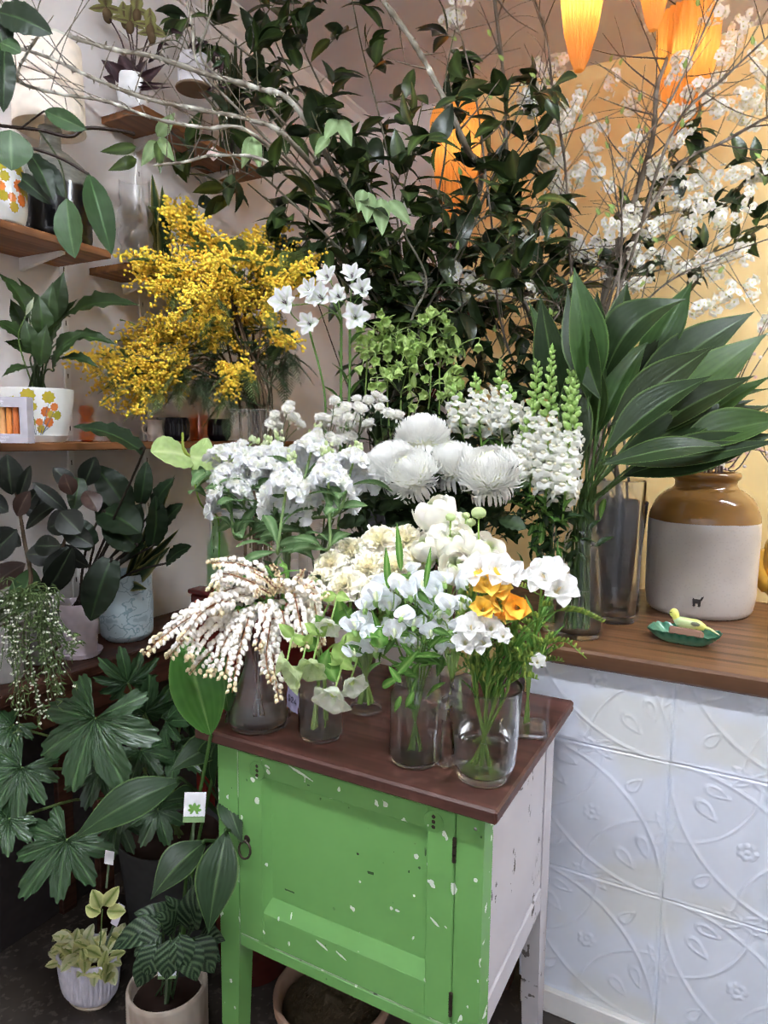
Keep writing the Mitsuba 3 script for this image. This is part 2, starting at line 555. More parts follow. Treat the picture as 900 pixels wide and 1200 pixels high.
leg(XL, XL + 0.052, YF, YF + 0.045, 0.83, ((0, -0.014), (0, -0.01)), 'paint_green', 'green front leg')
leg(-0.402, XR, YF, YF + 0.045, 0.83, ((0.014, 0), (0, -0.01)), 'paint_green', 'green front leg')
leg(XL, XL + 0.045, YB - 0.045, YB, 0.83, ((0, -0.01), (0.012, 0)), 'paint_white', 'white back leg')
leg(XR - 0.045, XR, YB - 0.062, YB, 0.83, ((0.01, 0), (0.022, 0)), 'paint_white', 'white back leg')
put(cab, 'side_panel', box((XR - 0.016, YF + 0.045, 0.458), (XR - 0.003, YB - 0.062, 0.83), 0.002), 'paint_white', False)
put(cab, 'side_panel', box((XL + 0.003, YF + 0.045, 0.458), (XL + 0.016, YB - 0.045, 0.83), 0.002), 'paint_white', False)
put(cab, 'side_rail', box((XR - 0.02, YF + 0.045, 0.40), (XR, YB - 0.062, 0.456), 0.003), 'paint_white', False)
put(cab, 'side_rail', box((XL, YF + 0.045, 0.40), (XL + 0.02, YB - 0.045, 0.456), 0.003), 'paint_white', False)
put(cab, 'back_panel', box((XL + 0.04, YB - 0.012, 0.40), (XR - 0.04, YB - 0.002, 0.83), 0.002), 'paint_white', False)
put(cab, 'bottom_shelf', box((XL + 0.02, YF + 0.03, 0.40), (XR - 0.02, YB - 0.012, 0.415), 0.002), 'paint_green', False)
put(cab, 'rail', box((XL + 0.052, YF + 0.004, 0.816), (-0.402, YF + 0.03, 0.83), 0.001), 'paint_green', False)
put(cab, 'apron', box((XL + 0.052, YF - 0.001, 0.386), (-0.402, YF + 0.03, 0.414), 0.003), 'paint_green', False)
D0, D1, E0, E1 = XL + 0.0535, -0.4035, 0.4165, 0.8145
P0, P1, Q0, Q1 = -0.814, -0.455, 0.485, 0.772
door = put(cab, 'door', cat([box((D0, YF - 0.002, E0), (P0, YF + 0.018, E1), 0.002), box((P1, YF - 0.002, E0), (D1, YF + 0.018, E1), 0.002),
                             box((P0 - 0.001, YF - 0.002, Q1), (P1 + 0.001, YF + 0.018, E1), 0.002), box((P0 - 0.001, YF - 0.002, E0), (P1 + 0.001, YF + 0.018, Q0), 0.002)]), 'paint_green', False)
put(door, 'recessed_panel', box((P0 - 0.004, YF + 0.011, Q0 - 0.004), (P1 + 0.004, YF + 0.016, Q1 + 0.004), 0.001), 'paint_green', False)
# sloped mouldings round the panel (wide bevel below)
for pts in ([(P0, Q0), (P1, Q0), (P1 - 0.004, Q0 + 0.03), (P0 + 0.014, Q0 + 0.03)], [(P0, Q1), (P0, Q0), (P0 + 0.014, Q0 + 0.03), (P0 + 0.014, Q1 - 0.006)]):
    v = [(x, YF - 0.0015, z) for x, z in pts[:2]] + [(x, YF + 0.0112, z) for x, z in pts[2:]]
    b = [(x, YF + 0.0125, z) for x, z in pts]
    put(door, 'panel_moulding', G(v + b, [(0, 1, 2, 3), (7, 6, 5, 4), (0, 4, 5, 1), (1, 5, 6, 2), (2, 6, 7, 3), (3, 7, 4, 0)]), 'paint_green', False)
# painted-over round plates with three screws
for px, pz in ((-0.443, 0.789), (-0.826, 0.784)):
    r = put(door, 'round_plate', lathe(rprof([(0, 0.0012), (0.0185, 0.0012), (0.0185, 0)], 0.0006), 28).x(tr(px, YF - 0.002, pz) @ rx(math.pi / 2)), 'paint_green', 30)
    g = cat([lathe([(0, 0.0009), (0.0032, 0.0004), (0.0036, 0)], 10).x(tr(px, YF - 0.0032, pz + dz) @ rx(math.pi / 2)) for dz in (-0.0095, 0, 0.0095)])
    put(cab, 'plate_screws', g, 'metal_dark', False, label='three dark screws in a round plate')
for hz in (0.752, 0.465):
    put(cab, 'hinge', cat([tube([(-0.4035, YF - 0.0035, hz + a), (-0.4035, YF - 0.0035, hz + a + 0.013)], 0.0035, sides=8) for a in (-0.024, -0.009, 0.006)]
                          + [box((-0.4065, YF - 0.0028, hz - 0.024), (-0.4005, YF - 0.001, hz + 0.02), 0.0005)]), 'metal_dark', 30, label='dark worn hinge')
ring = [(-0.8535 + 0.0145 * math.sin(t), YF - 0.0075 - 0.003 * (1 - math.cos(t)), 0.628 - 0.0165 + 0.0165 * math.cos(t)) for t in np.linspace(0, 2 * math.pi, 29)]
rp = put(cab, 'ring_pull', cat([tube(ring, 0.0023, sides=8)]), 'metal_dark', True, label='dark iron ring pull')
put(rp, 'ring_staple', cat([ball((0.0035, 0.005, 0.0045), (-0.8535, YF - 0.006, 0.629)), lathe([(0, 0.002), (0.007, 0.0015), (0.008, 0)], 14).x(tr(-0.8535, YF - 0.002, 0.631) @ rx(math.pi / 2))]), 'metal_dark', True)
put(cab, 'nail_hole', lathe([(0, 0.0005), (0.0022, 0)], 10).x(tr(-0.601, YF + 0.0108, 0.672) @ rx(math.pi / 2)), 'metal_dark', False)
put(cab, 'corner_screw', lathe([(0, 0.001), (0.003, 0)], 10).x(tr(-0.368, YF - 0.0002, 0.797) @ rx(math.pi / 2)), 'metal_steel', False)

# ------------------------------------------------------------------ counter with pressed-tin front
KZ, KY = 0.96, 1.60
ctr = thing('shop_counter', 'shop counter with thick brown wooden top and white pressed-tin front', 'counter')
put(ctr, 'worktop', box((-0.455, 1.562, 0.918), (1.6, 2.32, KZ), 0.006), 'wood_counter', False, label='thick oiled wooden worktop')
put(ctr, 'carcass', box((-0.44, KY + 0.012, 0.0), (1.58, 2.28, 0.918), 0.002), 'lacquer_white', False)
put(ctr, 'skirting', box((-0.44, KY - 0.012, 0.0), (1.58, KY + 0.013, 0.062), 0.003), 'lacquer_white', False, label='white skirting board')


def seg_d(P, a, b):
    a, b = A(a), A(b)
    t = np.clip(((P - a) @ (b - a)) / ((b - a) @ (b - a)), 0, 1)
    return np.linalg.norm(P - (a + t[..., None] * (b - a)), axis=-1)


def tin_height(u, w):
    P = np.stack([u, w], -1)
    h = np.zeros(u.shape)
    bump = lambda d, wd: np.exp(-(d / wd) ** 2)
    # long lens of two arcs from corner to corner, a fainter one across it
    for c, r, k, wd in (((0, 0), 1.0, 1.0, .010), ((1, 1), 1.0, 1.0, .010), ((1.0, 0.0), 0.56, .55, .009), ((0.0, 1.0), 0.56, .55, .009)):
        d = np.abs(np.linalg.norm(P - A(c), axis=-1) - r)
        h = np.maximum(h, k * bump(d, wd))
    # tear-shaped leaves near the lens ends
    for (cx, cy, a, L, Wd) in ((.24, .72, -.75, .075, .032), (.74, .22, -.75, .075, .032), (.30, .86, -.3, .07, .028), (.86, .34, -1.2, .07, .028), (.25, .22, .8, .06, .03), (.78, .78, .8, .06, .03)):
        c, s = math.cos(a), math.sin(a)
        x, y = (u - cx) * c + (w - cy) * s, -(u - cx) * s + (w - cy) * c
        q = np.sqrt((x / L) ** 2 + (y / (Wd * (1 - 0.45 * x / L))) ** 2)
        h = np.maximum(h, np.maximum(.9 * np.exp(-((q - 1) / .22) ** 2), .35 * np.clip(1 - q, 0, 1)))
    # cluster of berries in the middle
    for i in range(8):
        rr, an = (0, 0) if i == 0 else (.045, i * 2 * math.pi / 7)
        d = np.linalg.norm(P - A([.5 + rr * math.cos(an), .5 + rr * math.sin(an)]), axis=-1)
        h = np.maximum(h, .9 * np.sqrt(np.clip(1 - (d / .021) ** 2, 0, 1)))
    # pairs of leaflets at the middle of the sides
    for (cx, cy) in ((.0, .5), (1., .5), (.5, .0), (.5, 1.)):
        for a in (.5, -.5, math.pi - .5, math.pi + .5):
            a2 = a + (math.pi / 2 if cy != .5 else 0) + math.pi / 2
            x0, y0 = cx + .07 * math.cos(a2), cy + .07 * math.sin(a2)
            c, s = math.cos(a2), math.sin(a2)
            x, y = (u - x0) * c + (w - y0) * s, -(u - x0) * s + (w - y0) * c
            q = np.sqrt((x / .055) ** 2 + (y / (.02 * (1 - .4 * x / .055))) ** 2)
            h = np.maximum(h, .7 * np.exp(-((q - 1) / .3) ** 2))
    e = np.minimum(np.minimum(u, 1 - u), np.minimum(w, 1 - w))
    h = np.maximum(h, .8 * bump(e - .012, .006))
    return h - 1.0 * np.clip(1 - e / .006, 0, 1)


TS, TN = 0.33, 120
tile = grid(lambda u, v: (u * TS, -0.003 * tin_height(u, v), v * TS), TN, TN)
tile_top = grid(lambda u, v: (u * TS, -0.003 * tin_height(u, v * .6), v * TS * .6), TN, 72)
tp, tpt = mk(tile, 'tin_white'), mk(tile_top, 'tin_white')
for i in range(4):
    for j, z0 in enumerate((0.06, 0.39, 0.72)):
        put(ctr, 'tin_tile', tpt if j == 2 else tp, m=tr(-0.45 + TS * i, KY + 0.004, z0))
# ------------------------------------------------------------------ glass vessels
def vessel(name, label, cat_, o, prof, base=0.008, water=None, seg=44, rim=0.0016, rfn=None, glass='glass', m=None, foot=None, fill='water', thick=0.0):
    """a blown vessel: clear wall, solid base and rim, water inside. prof = (r, z) from the bottom edge up. thick: a wall of real thickness"""
    M = tr(*o) @ (np.eye(4) if m is None else m)
    k = thing(name, label, cat_)
    prof = A(prof)
    if thick:
        keep = prof[:, 1] >= base
        inner = [(max(r - thick, .002), z) for r, z in prof[keep]][::-1]
        r_in = inner[-1][0]
        lip = [(prof[-1, 0] - thick * .15, prof[-1, 1] + thick * .45), (prof[-1, 0] - thick * .85, prof[-1, 1] + thick * .45)]
        full = [(0, .0006), (prof[0, 0] * .9, .0006)] + [tuple(p) for p in prof] + lip + inner + [(r_in * .9, base), (0, base)]
        put(k, 'glass_wall', lathe(full, seg, rfn=(lambda a, t: rfn(a, t) if t < .45 else rfn(a, 0) * 0 + 1.0) if rfn else None), 'glass_solid', True, M)
        if water and fill == 'surface':
            rw = float(np.interp(water, prof[:, 1], prof[:, 0])) - thick - .0006
            put(k, 'water', lathe([(rw, water + 0.0012), (rw * 0.96, water), (0, water)], seg), 'water', True, M)
        elif water:
            zs = np.linspace(base + .0006, water, 10)
            rw = [float(np.interp(z, prof[:, 1], prof[:, 0])) - thick - .0005 for z in zs]
            put(k, 'water', lathe([(0, zs[0]), (rw[0] * .9, zs[0])] + list(zip(rw, zs)) + [(rw[-1] * .97, water - .0012), (0, water - .0014)], seg), 'water_body', True, M)
        return k, M
    put(k, 'glass_wall', lathe(prof, seg, rfn=rfn), glass, True, M)
    r0 = foot or prof[0, 0] * 0.98
    put(k, 'thick_base', lathe(rprof([(0, 0.0005), (r0, 0.0005), (r0 * 1.0, base), (0, base * 0.8)], 0.003), seg, rfn=rfn), 'glass_solid', True, M)
    rr, zr = prof[-1]
    ring = [(rr + rim * math.cos(t), zr + rim * math.sin(t)) for t in np.linspace(0, 2 * math.pi, 11)]
    put(k, 'rim', lathe(ring, seg, rfn=(lambda a, t: rfn(a, 1.0)) if rfn else None), 'glass_solid', True, M)
    if water:
        rw = float(np.interp(water, prof[:, 1], prof[:, 0])) * 0.97
        put(k, 'water', lathe([(rw, water + 0.0015), (rw * 0.95, water), (0, water)], seg), fill, True, M)
    return k, M


def cyl(r, h, r1=None, n=6, bot=0.008):
    r1 = r1 or r
    p = [(r * 0.82, 0.0), (r * 0.95, bot * 0.4), (r, bot * 1.4)]
    return p + [(r + (r1 - r) * t, bot * 1.4 + (h - bot * 1.4) * t) for t in np.linspace(0, 1, n)[1:]]


Z = CT
V_DEC = at_z(303, 848, Z)
V_JAM = at_z(376, 862, Z)
V_CAR = at_z(428, 832, Z)
V_MAS = at_z(486, 890, Z)
V_JUG = at_z(566, 910, Z)
V_SQ = at_z(617, 858, Z)
V_RAN = A([-0.53, 1.30, Z])
V_CHR = A([-0.62, 1.41, Z])
cut = lambda a, t: 1 + 0.04 * np.abs(np.sin(7 * a + 9 * t)) + 0.04 * np.abs(np.sin(7 * a - 9 * t))
vessel('glass_decanter', 'bell-shaped cut-glass decanter holding drooping pieris sprays at the cabinet top\'s left end', 'vase', V_DEC,
       rprof([(.052, 0), (.061, .006), (.063, .02), (.055, .06), (.038, .10), (.028, .135), (.027, .17), (.033, .19)], .02, 5), .01, .07, seg=84, rfn=cut, thick=.0035, fill='surface')
k, M = vessel('jam_jar', 'low round-shouldered jam jar with a price tag on the cabinet edge', 'jar', V_JAM, rprof(cyl(.045, .105, n=2) + [(.046, .115), (.036, .128), (.037, .142)], .012, 4), .008, .085, thick=.003, fill='surface')
tg = V_JAM + A([0.006, -0.058, 0.106])
tag = thing('price_tag', 'small crumpled mauve plastic price tag hanging on the jam jar', 'tag')
tagm = tr(tg + A([-.032, -.0, -.018])) @ rz(-.35) @ ry(.12)
put(tag, 'sheet', grid(lambda u, v: ((u - .5) * .038, .0018 * np.sin(9 * u + 4 * v) * np.cos(5 * v), (v - .5) * .044), 12, 12, lin('8d8aa6')), 'matte', True, tagm)
txt = meshkit.text_mesh('$24', 0.012, 0.0004)
put(tag, 'handwritten_price', G(txt.vertices, txt.faces, lin('2c2a36')).x(tagm @ tr(-.014, -.0022, -.004) @ rx(math.pi / 2)), 'matte', False)
vessel('flower_vase', 'plain glass vase of pale green carnation stems behind the jam jar', 'vase', V_CAR, cyl(.043, .165), .008, .11)
mp = rprof(cyl(.048, .115, n=2) + [(.048, .125), (.040, .142), (.040, .148), (.0425, .150), (.040, .153), (.0425, .156), (.040, .159), (.0425, .162), (.041, .168)], .004, 3)
vessel('preserving_jar', 'clear preserving jar with screw neck holding white sweet peas', 'jar', V_MAS, mp, .008, .09, thick=.003, fill='surface')
k, M = vessel('glass_jug', 'big clear glass jug with handle holding yellow and white freesias at the cabinet corner', 'jug', V_JUG, rprof([(.040, 0), (.047, .003), (.047, .016), (.055, .027), (.057, .05), (.0635, .165)], .008, 4), .014, .085, thick=.005)
hd = V_JUG - A([0.0, 0, 0])
hv = -unit(A([ray(700, 900)[0], ray(700, 900)[1], 0]))
side = unit(.86 * A([-math.cos(YAW), -math.sin(YAW), 0]) + .5 * unit(A([-V_JUG[0], -V_JUG[1], 0])))
hp = [V_JUG + side * a + A([0, 0, b]) for a, b in ((.060, .148), (.074, .152), (.086, .142), (.092, .10), (.094, .062), (.088, .047), (.074, .042), (.056, .046))]
put(k, 'handle', tube(spline(hp, 5), .0088, .008, sides=12), 'glass_solid', True, label='clear glass handle')
sq = thing('square_vase', 'heavy square glass vase of freesia stems behind the glass jug', 'vase')
put(sq, 'glass_wall', cat([box((-.041, -.041, .001), (.041, .041, .17), .006).x(rz(.3))]), 'glass', False, tr(V_SQ))
put(sq, 'thick_base', box((-.038, -.038, .0015), (.038, .038, .018), .006).x(rz(.3)), 'glass_solid', False, tr(V_SQ))
vessel('flower_vase', 'glass vase of ranunculus stems tucked behind the sweet pea jar', 'vase', V_RAN, cyl(.04, .17), .008, .11)
vessel('flower_vase', 'tall glass vase of chrysanthemums at the back of the cabinet top', 'vase', V_CHR, cyl(.05, .27), .008, .16)

# on the counter
V_ASP, V_SNA = at_z(718, 728, KZ) + A([0, .02, 0]), at_z(677, 744, KZ)
vessel('cylinder_vase', 'tall straight clear glass vase left of the stoneware jar on the counter', 'vase', V_ASP, cyl(.062, .375, .064, bot=.012), .02, .06, thick=.004, fill='surface')
vessel('tapered_carafe', 'tapered clear glass carafe holding the aspidistra stalks at the counter end', 'vase', V_SNA, rprof([(.05, 0), (.056, .004), (.057, .03), (.042, .24), (.034, .262), (.036, .285)], .006), .012, .12, thick=.003, fill='surface')
V_SN2 = A([-.432, 1.70, KZ])
vessel('flower_vase', 'slim glass vase of the tall snapdragons at the counter end', 'vase', V_SN2, cyl(.036, .28), .008, .2)
# stoneware jar
V_JAR = at_z(813, 728, KZ) + A([0.0, .148, 0])


def jar_fn(p, n, uv):
    h = p.z - KZ
    edge = h - 0.003 * noise(p.x * 30, p.y * 30, 3.0)
    body = mix(c3('c9c2bb'), c3('b3aba4'), fbm(p.x * 9, p.y * 9, p.z * 9) + 0.25 * smoothstep(0.72, 0.8, noise(p.x * 220, p.y * 220, p.z * 220)))
    top = mix(c3('8c6636'), c3('714e26'), fbm(p.x * 14, p.y * 14, p.z * 18))
    return mix(body, top, smoothstep(0.258, 0.261, edge))


pbr('stoneware', jar_fn, 0.1, specular=0.6)
jar = thing('stoneware_jar', 'large grey stoneware jar with tan glazed shoulder on the counter', 'jar')
put(jar, 'body', lathe(rprof([(0, 0), (.138, 0), (.150, .012), (.157, .05), (.159, .25), (.156, .285), (.135, .335), (.103, .358), (.092, .362), (.086, .372), (.087, .385), (.096, .392), (.098, .402), (.092, .410), (.078, .408), (.074, .38), (.074, .2), (0, .19)], .02, 4), 72), 'stoneware', True, tr(V_JAR) @ np.diag([.925, .925, .965, 1]))
# small printed stag-like maker's stamp low on the jar
st = [(0, 0), (.006, 0), (.006, .008), (.012, .008), (.012, 0), (.018, 0), (.019, .014), (.023, .022), (.026, .028), (.021, .028), (.017, .020), (.004, .020), (-.001, .024), (-.002, .016)]
sg = extrude(st, .0006, lin('3a3431'))
sdir = unit(A([V_JAR[0] * -1, -V_JAR[1], 0]) + A([.02, 0, 0]))
sp = V_JAR + sdir * .1425 + A([0, 0, .02])
mm = np.eye(4)
mm[:3, 2], mm[:3, 1] = sdir, (0, 0, 1)
mm[:3, 0], mm[:3, 3] = np.cross(mm[:3, 1], mm[:3, 2]), sp
put(jar, 'stamp', sg.x(mm @ tr(-.014, 0.02, .0025)), 'matte', False, label='small dark animal-shaped stamp')

# yellow teapot, right edge of the picture
tp_o = at_z(925, 703, KZ) + A([.0, .05, 0])
tea = thing('teapot', 'mustard yellow pottery teapot half hidden behind the stoneware jar', 'teapot')
ty = lin('cf9d3d')
put(tea, 'body', lathe(rprof([(0, 0), (.06, 0), (.066, .006), (.082, .05), (.086, .10), (.075, .165), (.06, .19), (0, .192)], .02, 4), 48, ty), 'ceramic', True, tr(tp_o))
sp_pts = [tp_o + A(p) for p in ((-.06, -.045, .035), (-.085, -.06, .065), (-.095, -.068, .11), (-.088, -.064, .155))]
put(tea, 'spout', tube(spline(sp_pts, 6), .026, .013, sides=14, col=ty), 'ceramic', True)
put(tea, 'lid', lathe(rprof([(.058, .193), (.05, .203), (.015, .21), (.014, .222), (.012, .228), (0, .23)], .006), 36, ty), 'ceramic', True, tr(tp_o))
put(tea, 'handle', tube(spline([tp_o + A(p) for p in ((.07, .04, .15), (.11, .06, .15), (.12, .07, .09), (.08, .045, .05))], 6), .009, sides=10, col=ty), 'ceramic', True)

# budgie soap dish
V_SOAP = at_z(801, 752, KZ)
da = -0.12
DM = tr(V_SOAP) @ rz(da) @ np.diag([1.24, 1.24, 1.24, 1])


def dish(u, v):
    a = u * 2 * np.pi
    r = 0.25 + 0.75 * v
    sqr = 1 / (np.abs(np.cos(a)) ** 4 + np.abs(np.sin(a)) ** 4) ** .25
    rip = 1 + .035 * np.cos(26 * a) * v ** 3
    return .062 * r * sqr * rip * np.cos(a), .040 * r * sqr * rip * np.sin(a), .002 + .022 * v ** 2.5 + .0015 * np.cos(26 * a) * v ** 3


def dish_out(u, v):
    x, y, z = dish(u, v)
    return x * 1.04, y * 1.04, z * 1.0 - .003 * (1 - v) + .0 * u - .0015


def dish_col(u, v):
    k = (.5 + .5 * np.cos(26 * 2 * np.pi * u))[..., None]
    w = (v ** 2)[..., None]
    return (lin('7fae90') * (1 - w) + lin('1f5040') * w) * (1 - .4 * k) + .4 * k * lin('4a8a68')


sd = thing('soap_dish', 'green glazed leaf-edged soap dish with a yellow budgie figure on the counter', 'soap dish')
put(sd, 'dish', cat([grid(dish, 105, 8, dish_col), grid(dish_out, 105, 8, dish_col)]), 'ceramic', True, DM)
by_, bg_ = lin('dfe07a'), lin('bcd9a8')
bp = spline([(-.022, .016, .040), (-.012, .016, .035), (.005, .016, .032), (.02, .016, .033), (.034, .016, .030)], 5)
bird = put(sd, 'budgie', cat([tube(bp, [.004 + .0085 * math.sin(math.pi * min(1, (i + 1) / len(bp) * .95)) for i in range(len(bp))], sides=12, col=bg_, col2=by_),
                               ball((.0085, .0078, .0095), (-.0235, .016, .050), 2, by_), ball((.007, .007, .009), (-.02, .016, .043), 2, by_)]), 'ceramic', True, DM, label='pale green and yellow budgie figure')
put(bird, 'beak', ball((.002, .0018, .0026), (-.032, .0155, .0485), 1, lin('8a8f7a')), 'ceramic', True, DM)
put(bird, 'eye', cat([ball(.0011, (-.0285, .0085 + .0015, .0522), 1, lin('15120f')), ball(.0011, (-.0285, .0225, .0522), 1, lin('15120f'))]), 'ceramic', True, DM)
put(bird, 'wing', cat([ball((.017, .003, .007), (.006, .0055, .036), 2, lin('cfdca0')), ball((.010, .0025, .0045), (.017, .0045, .037), 2, lin('6f7458'))]), 'ceramic', True, DM)
put(bird, 'tail', tube([(.028, .016, .032), (.045, .014, .029), (.062, .010, .021)], .0038, .001, sides=8, col=lin('d2df6a'), col2=lin('a99a86')), 'ceramic', True, DM)
soap = thing('soap_bar', 'speckled pinkish-brown soap bar lying in the budgie soap dish', 'soap')
put(soap, 'bar', box((-.025, -.022, 0), (.034, .010, .016), .003, lin('8f6d5a')), 'matte', False, DM @ tr(0, 0, .0095) @ rx(-.35))
sr = random.Random(3)
put(soap, 'specks', cat([ball((.0018 + .0014 * sr.random(), .0014 + .0012 * sr.random(), .0003), (sr.uniform(-.02, .03), sr.uniform(-.019, .007), .0161), 0, lin('43301f')) for _ in range(46)]), 'matte', True, DM @ tr(0, 0, .0095) @ rx(-.35), kind='stuff')

# ------------------------------------------------------------------ table and stand behind the cabinet
tb = thing('display_table', 'dark mahogany table behind the cabinet under the tall vases', 'table')
TZ = 0.95
put(tb, 'tabletop', box((-1.40, 1.60, TZ - .03), (-.462, 2.45, TZ), .004), 'wood_mahogany', False)
for x, y in ((-1.37, 1.63), (-.5, 1.63), (-1.37, 2.42), (-.5, 2.42)):
    put(tb, 'leg', box((x - .025, y - .025, 0), (x + .025, y + .025, TZ - .03), .003), 'wood_mahogany', False)
red = lin('5a1f1a')
S1 = at_z(222, 690, .97)
sb = thing('lacquer_box', 'dark red lacquered box stand with pale worn rim under the stock flowers', 'box')
put(sb, 'body', box((S1[0], S1[1], .58), (-1.0, 1.585, .955), .006, red), 'ceramic', False)
put(sb, 'lid', box((S1[0] - .006, S1[1] - .006, .956), (-.994, 1.59, .97), .004, lin('6a2a22')), 'ceramic', False)
put(sb, 'rim_strip', box((S1[0] + .02, S1[1] - .0015, .66), (S1[0] + .024, S1[1], .93), .0005, lin('8d6a5c')), 'matte', False)
for x in (S1[0] + .025, -1.03):
    for y in (S1[1] + .03, 1.56):
        put(sb, 'leg', box((x - .02, y - .02, 0), (x + .02, y + .02, .58), .003, red), 'ceramic', False)
V_STK = A([-1.08, 1.47, .97])
V_GRN = at_z(256, 688, .97)
vessel('green_bottle', 'tall narrow green glass bottle on the dark red box stand', 'bottle', V_GRN, rprof([(.03, 0), (.034, .006), (.034, .12), (.033, .135), (.018, .165), (.016, .215), (.019, .22)], .01), .008, .1, glass='glass_green')
vessel('flower_vase', 'clear glass vase holding the white stock stems', 'vase', V_STK, cyl(.052, .24), .008, .15)


def at_td(x, D, z):
    """the point at that height under the pixel column x of row 600, at range D"""
    p = at_d(x, 600, D)
    return A([p[0], p[1], z])


V_MIM, V_ALS, V_HEL, V_MUM, V_SNL, V_CAM = (at_td(302, 2.06, TZ), at_td(392, 1.93, TZ), at_td(475, 2.02, TZ), at_td(372, 1.79, TZ), at_td(556, 1.84, TZ), at_td(455, 2.3, TZ))
mv = thing('square_vase', 'tall square glass vase of wattle branches behind the white stock', 'vase')
put(mv, 'glass_wall', box((-.062, -.062, .001), (.062, .062, .565), .008).x(rz(.35)), 'glass', False, tr(V_MIM))
put(mv, 'rim', cat([box((-.064, -.064, .56), (.064, -.059, .568), .002), box((-.064, .059, .56), (.064, .064, .568), .002), box((-.064, -.06, .56), (-.059, .06, .568), .002), box((.059, -.06, .56), (.064, .06, .568), .002)]).x(rz(.35)), 'glass_solid', False, tr(V_MIM))
vessel('flower_vase', 'slim glass vase of alstroemeria stems on the mahogany table', 'vase', V_ALS, cyl(.04, .3), .008, .2)
vessel('flower_vase', 'glass vase of green hellebore stems on the mahogany table', 'vase', V_HEL, cyl(.05, .28), .008, .2)
vessel('flower_vase', 'glass vase of button chrysanthemum stems on the mahogany table', 'vase', V_MUM, cyl(.05, .26), .008, .2)
vessel('flower_vase', 'glass vase of the shorter snapdragons on the mahogany table', 'vase', V_SNL, cyl(.045, .28), .008, .2)
bk = thing('branch_bucket', 'dark metal bucket holding the tall camellia branches', 'bucket')
put(bk, 'body', lathe(rprof([(0, 0), (.085, 0), (.11, .34), (.104, .34), (.08, .01), (0, .012)], .004), 40, lin('3a3a3c')), 'matte', True, tr(V_CAM))
put(bk, 'rim', lathe([(.11 + .004 * math.cos(t), .34 + .004 * math.sin(t)) for t in np.linspace(0, 2 * math.pi, 9)], 40, lin('55555a')), 'ceramic', True, tr(V_CAM))
V_BLO = A([-.36, 2.12, KZ])
bk = thing('branch_bucket', 'dark metal bucket of blossom branches behind the glass leaf vase', 'bucket')
put(bk, 'body', lathe(rprof([(0, 0), (.075, 0), (.10, .30), (.094, .30), (.07, .01), (0, .012)], .004), 40, lin('3a3a3c')), 'matte', True, tr(V_BLO))

# ------------------------------------------------------------------ shelves, bench and what stands on them
def shelf(label, y0, y1, z, depth, th=.02):
    k = thing('wall_shelf', label, 'shelf')
    put(k, 'board', box((WX + .001, y0, z - th), (WX + depth, y1, z), .002), 'wood_shelf', False)
    for y in (y0 + .12, y1 - .12):
        v = [(WX + .003, z - th - .001), (WX + depth * .8, z - th - .001), (WX + depth * .8, z - th - .008), (WX + .02, z - th - .03), (WX + .003, z - th - .035)]
        g = extrude(v, .012)
        put(k, 'bracket', G(np.stack([g.v[:, 0], y + g.v[:, 2], g.v[:, 1]], 1), g.f), 'lacquer_white', False, label='white metal shelf bracket')
    return k


shelf('upper left wooden wall shelf under the black pottery lamp', .5, 1.322, 1.93, .22)
shelf('long pine wall shelf at eye level carrying the flowered pot and candle box', .4, 2.15, 1.42, .25)
shelf('high wooden wall shelf under the white orchid pot', 1.487, 2.05, 2.378, .175)
shelf('short dark wall shelf under the clear bubble vase', 1.425, 2.1, 1.93, .17)
for y, w_ in ((1.06, 'behind the peace lily'), (1.335, 'at the upper left shelf\'s end'), (1.62, 'behind the clear bubble vase'), (1.93, 'farthest, behind the wattle')):
    k = thing('shelf_track', 'narrow white slotted metal shelf upright on the plaster wall, ' + w_, 'shelf upright', 'white slotted shelf uprights on the left wall')
    put(k, 'strip', box((WX + .0005, y - .011, .95), (WX + .008, y + .011, 2.32), .002), 'lacquer_white', False)
    put(k, 'slots', kind='stuff', g=cat([box((WX + .0075, y - .002, z), (WX + .0085, y + .002, z + .014), .0005) for z in np.arange(1.0, 2.3, .05)]), bsdf='metal_dark', smooth=False)
bn = thing('plant_bench', 'low dark red-brown wooden bench along the left wall carrying pots', 'bench')
BZ = .82
put(bn, 'seat_board', box((WX + .001, .3, BZ - .03), (-1.53, 2.2, BZ), .004), 'wood_bench', False)
put(bn, 'apron', box((-1.56, .32, BZ - .13), (-1.543, 2.18, BZ - .031), .003), 'wood_bench', False)
put(bn, 'back_board', box((WX + .001, .32, .001), (WX + .012, 2.18, BZ - .031), .002, lin('2a2522')), 'matte', False)
for y in (.4, 1.25, 2.1):
    put(bn, 'leg', box((-1.59, y - .025, 0), (-1.565, y + .025, BZ - .031), .003), 'wood_bench', False)
    put(bn, 'leg', box((WX + .0125, y - .025, 0), (WX + .033, y + .025, BZ - .031), .003), 'wood_bench', False)

soil = lin('2c211a')


def pot(k, o, r0, r1, h, color, bsdf='ceramic', saucer=None, prof=None, wall=.006, rfn=None, M=None, lab=None, seg=48):
    """a pot (part of the plant that grows in it), its soil and its saucer"""
    M = tr(o) if M is None else M
    if saucer:
        put(k, 'saucer', lathe(rprof([(0, 0), (saucer * .85, 0), (saucer, .016), (saucer - .004, .016), (saucer * .82, .004), (0, .004)], .003), seg, color), bsdf, True, M)
        M = M @ tr(0, 0, .0045)
    p = rprof([(0, 0), (r0, 0)] + (prof or [(r1, h)]) + [(r1 - wall, h), (r1 - wall - .002, h - .03), (0, h - .03)], .005, 3)
    k2 = put(k, 'pot', lathe(p, seg, color, rfn=rfn), bsdf, True, M, label=lab)
    put(k, 'soil', lathe([(r1 - wall - .003, h - .024), (r1 * .6, h - .018), (0, h - .015)], 24, soil), 'matte', True, M)
    return M


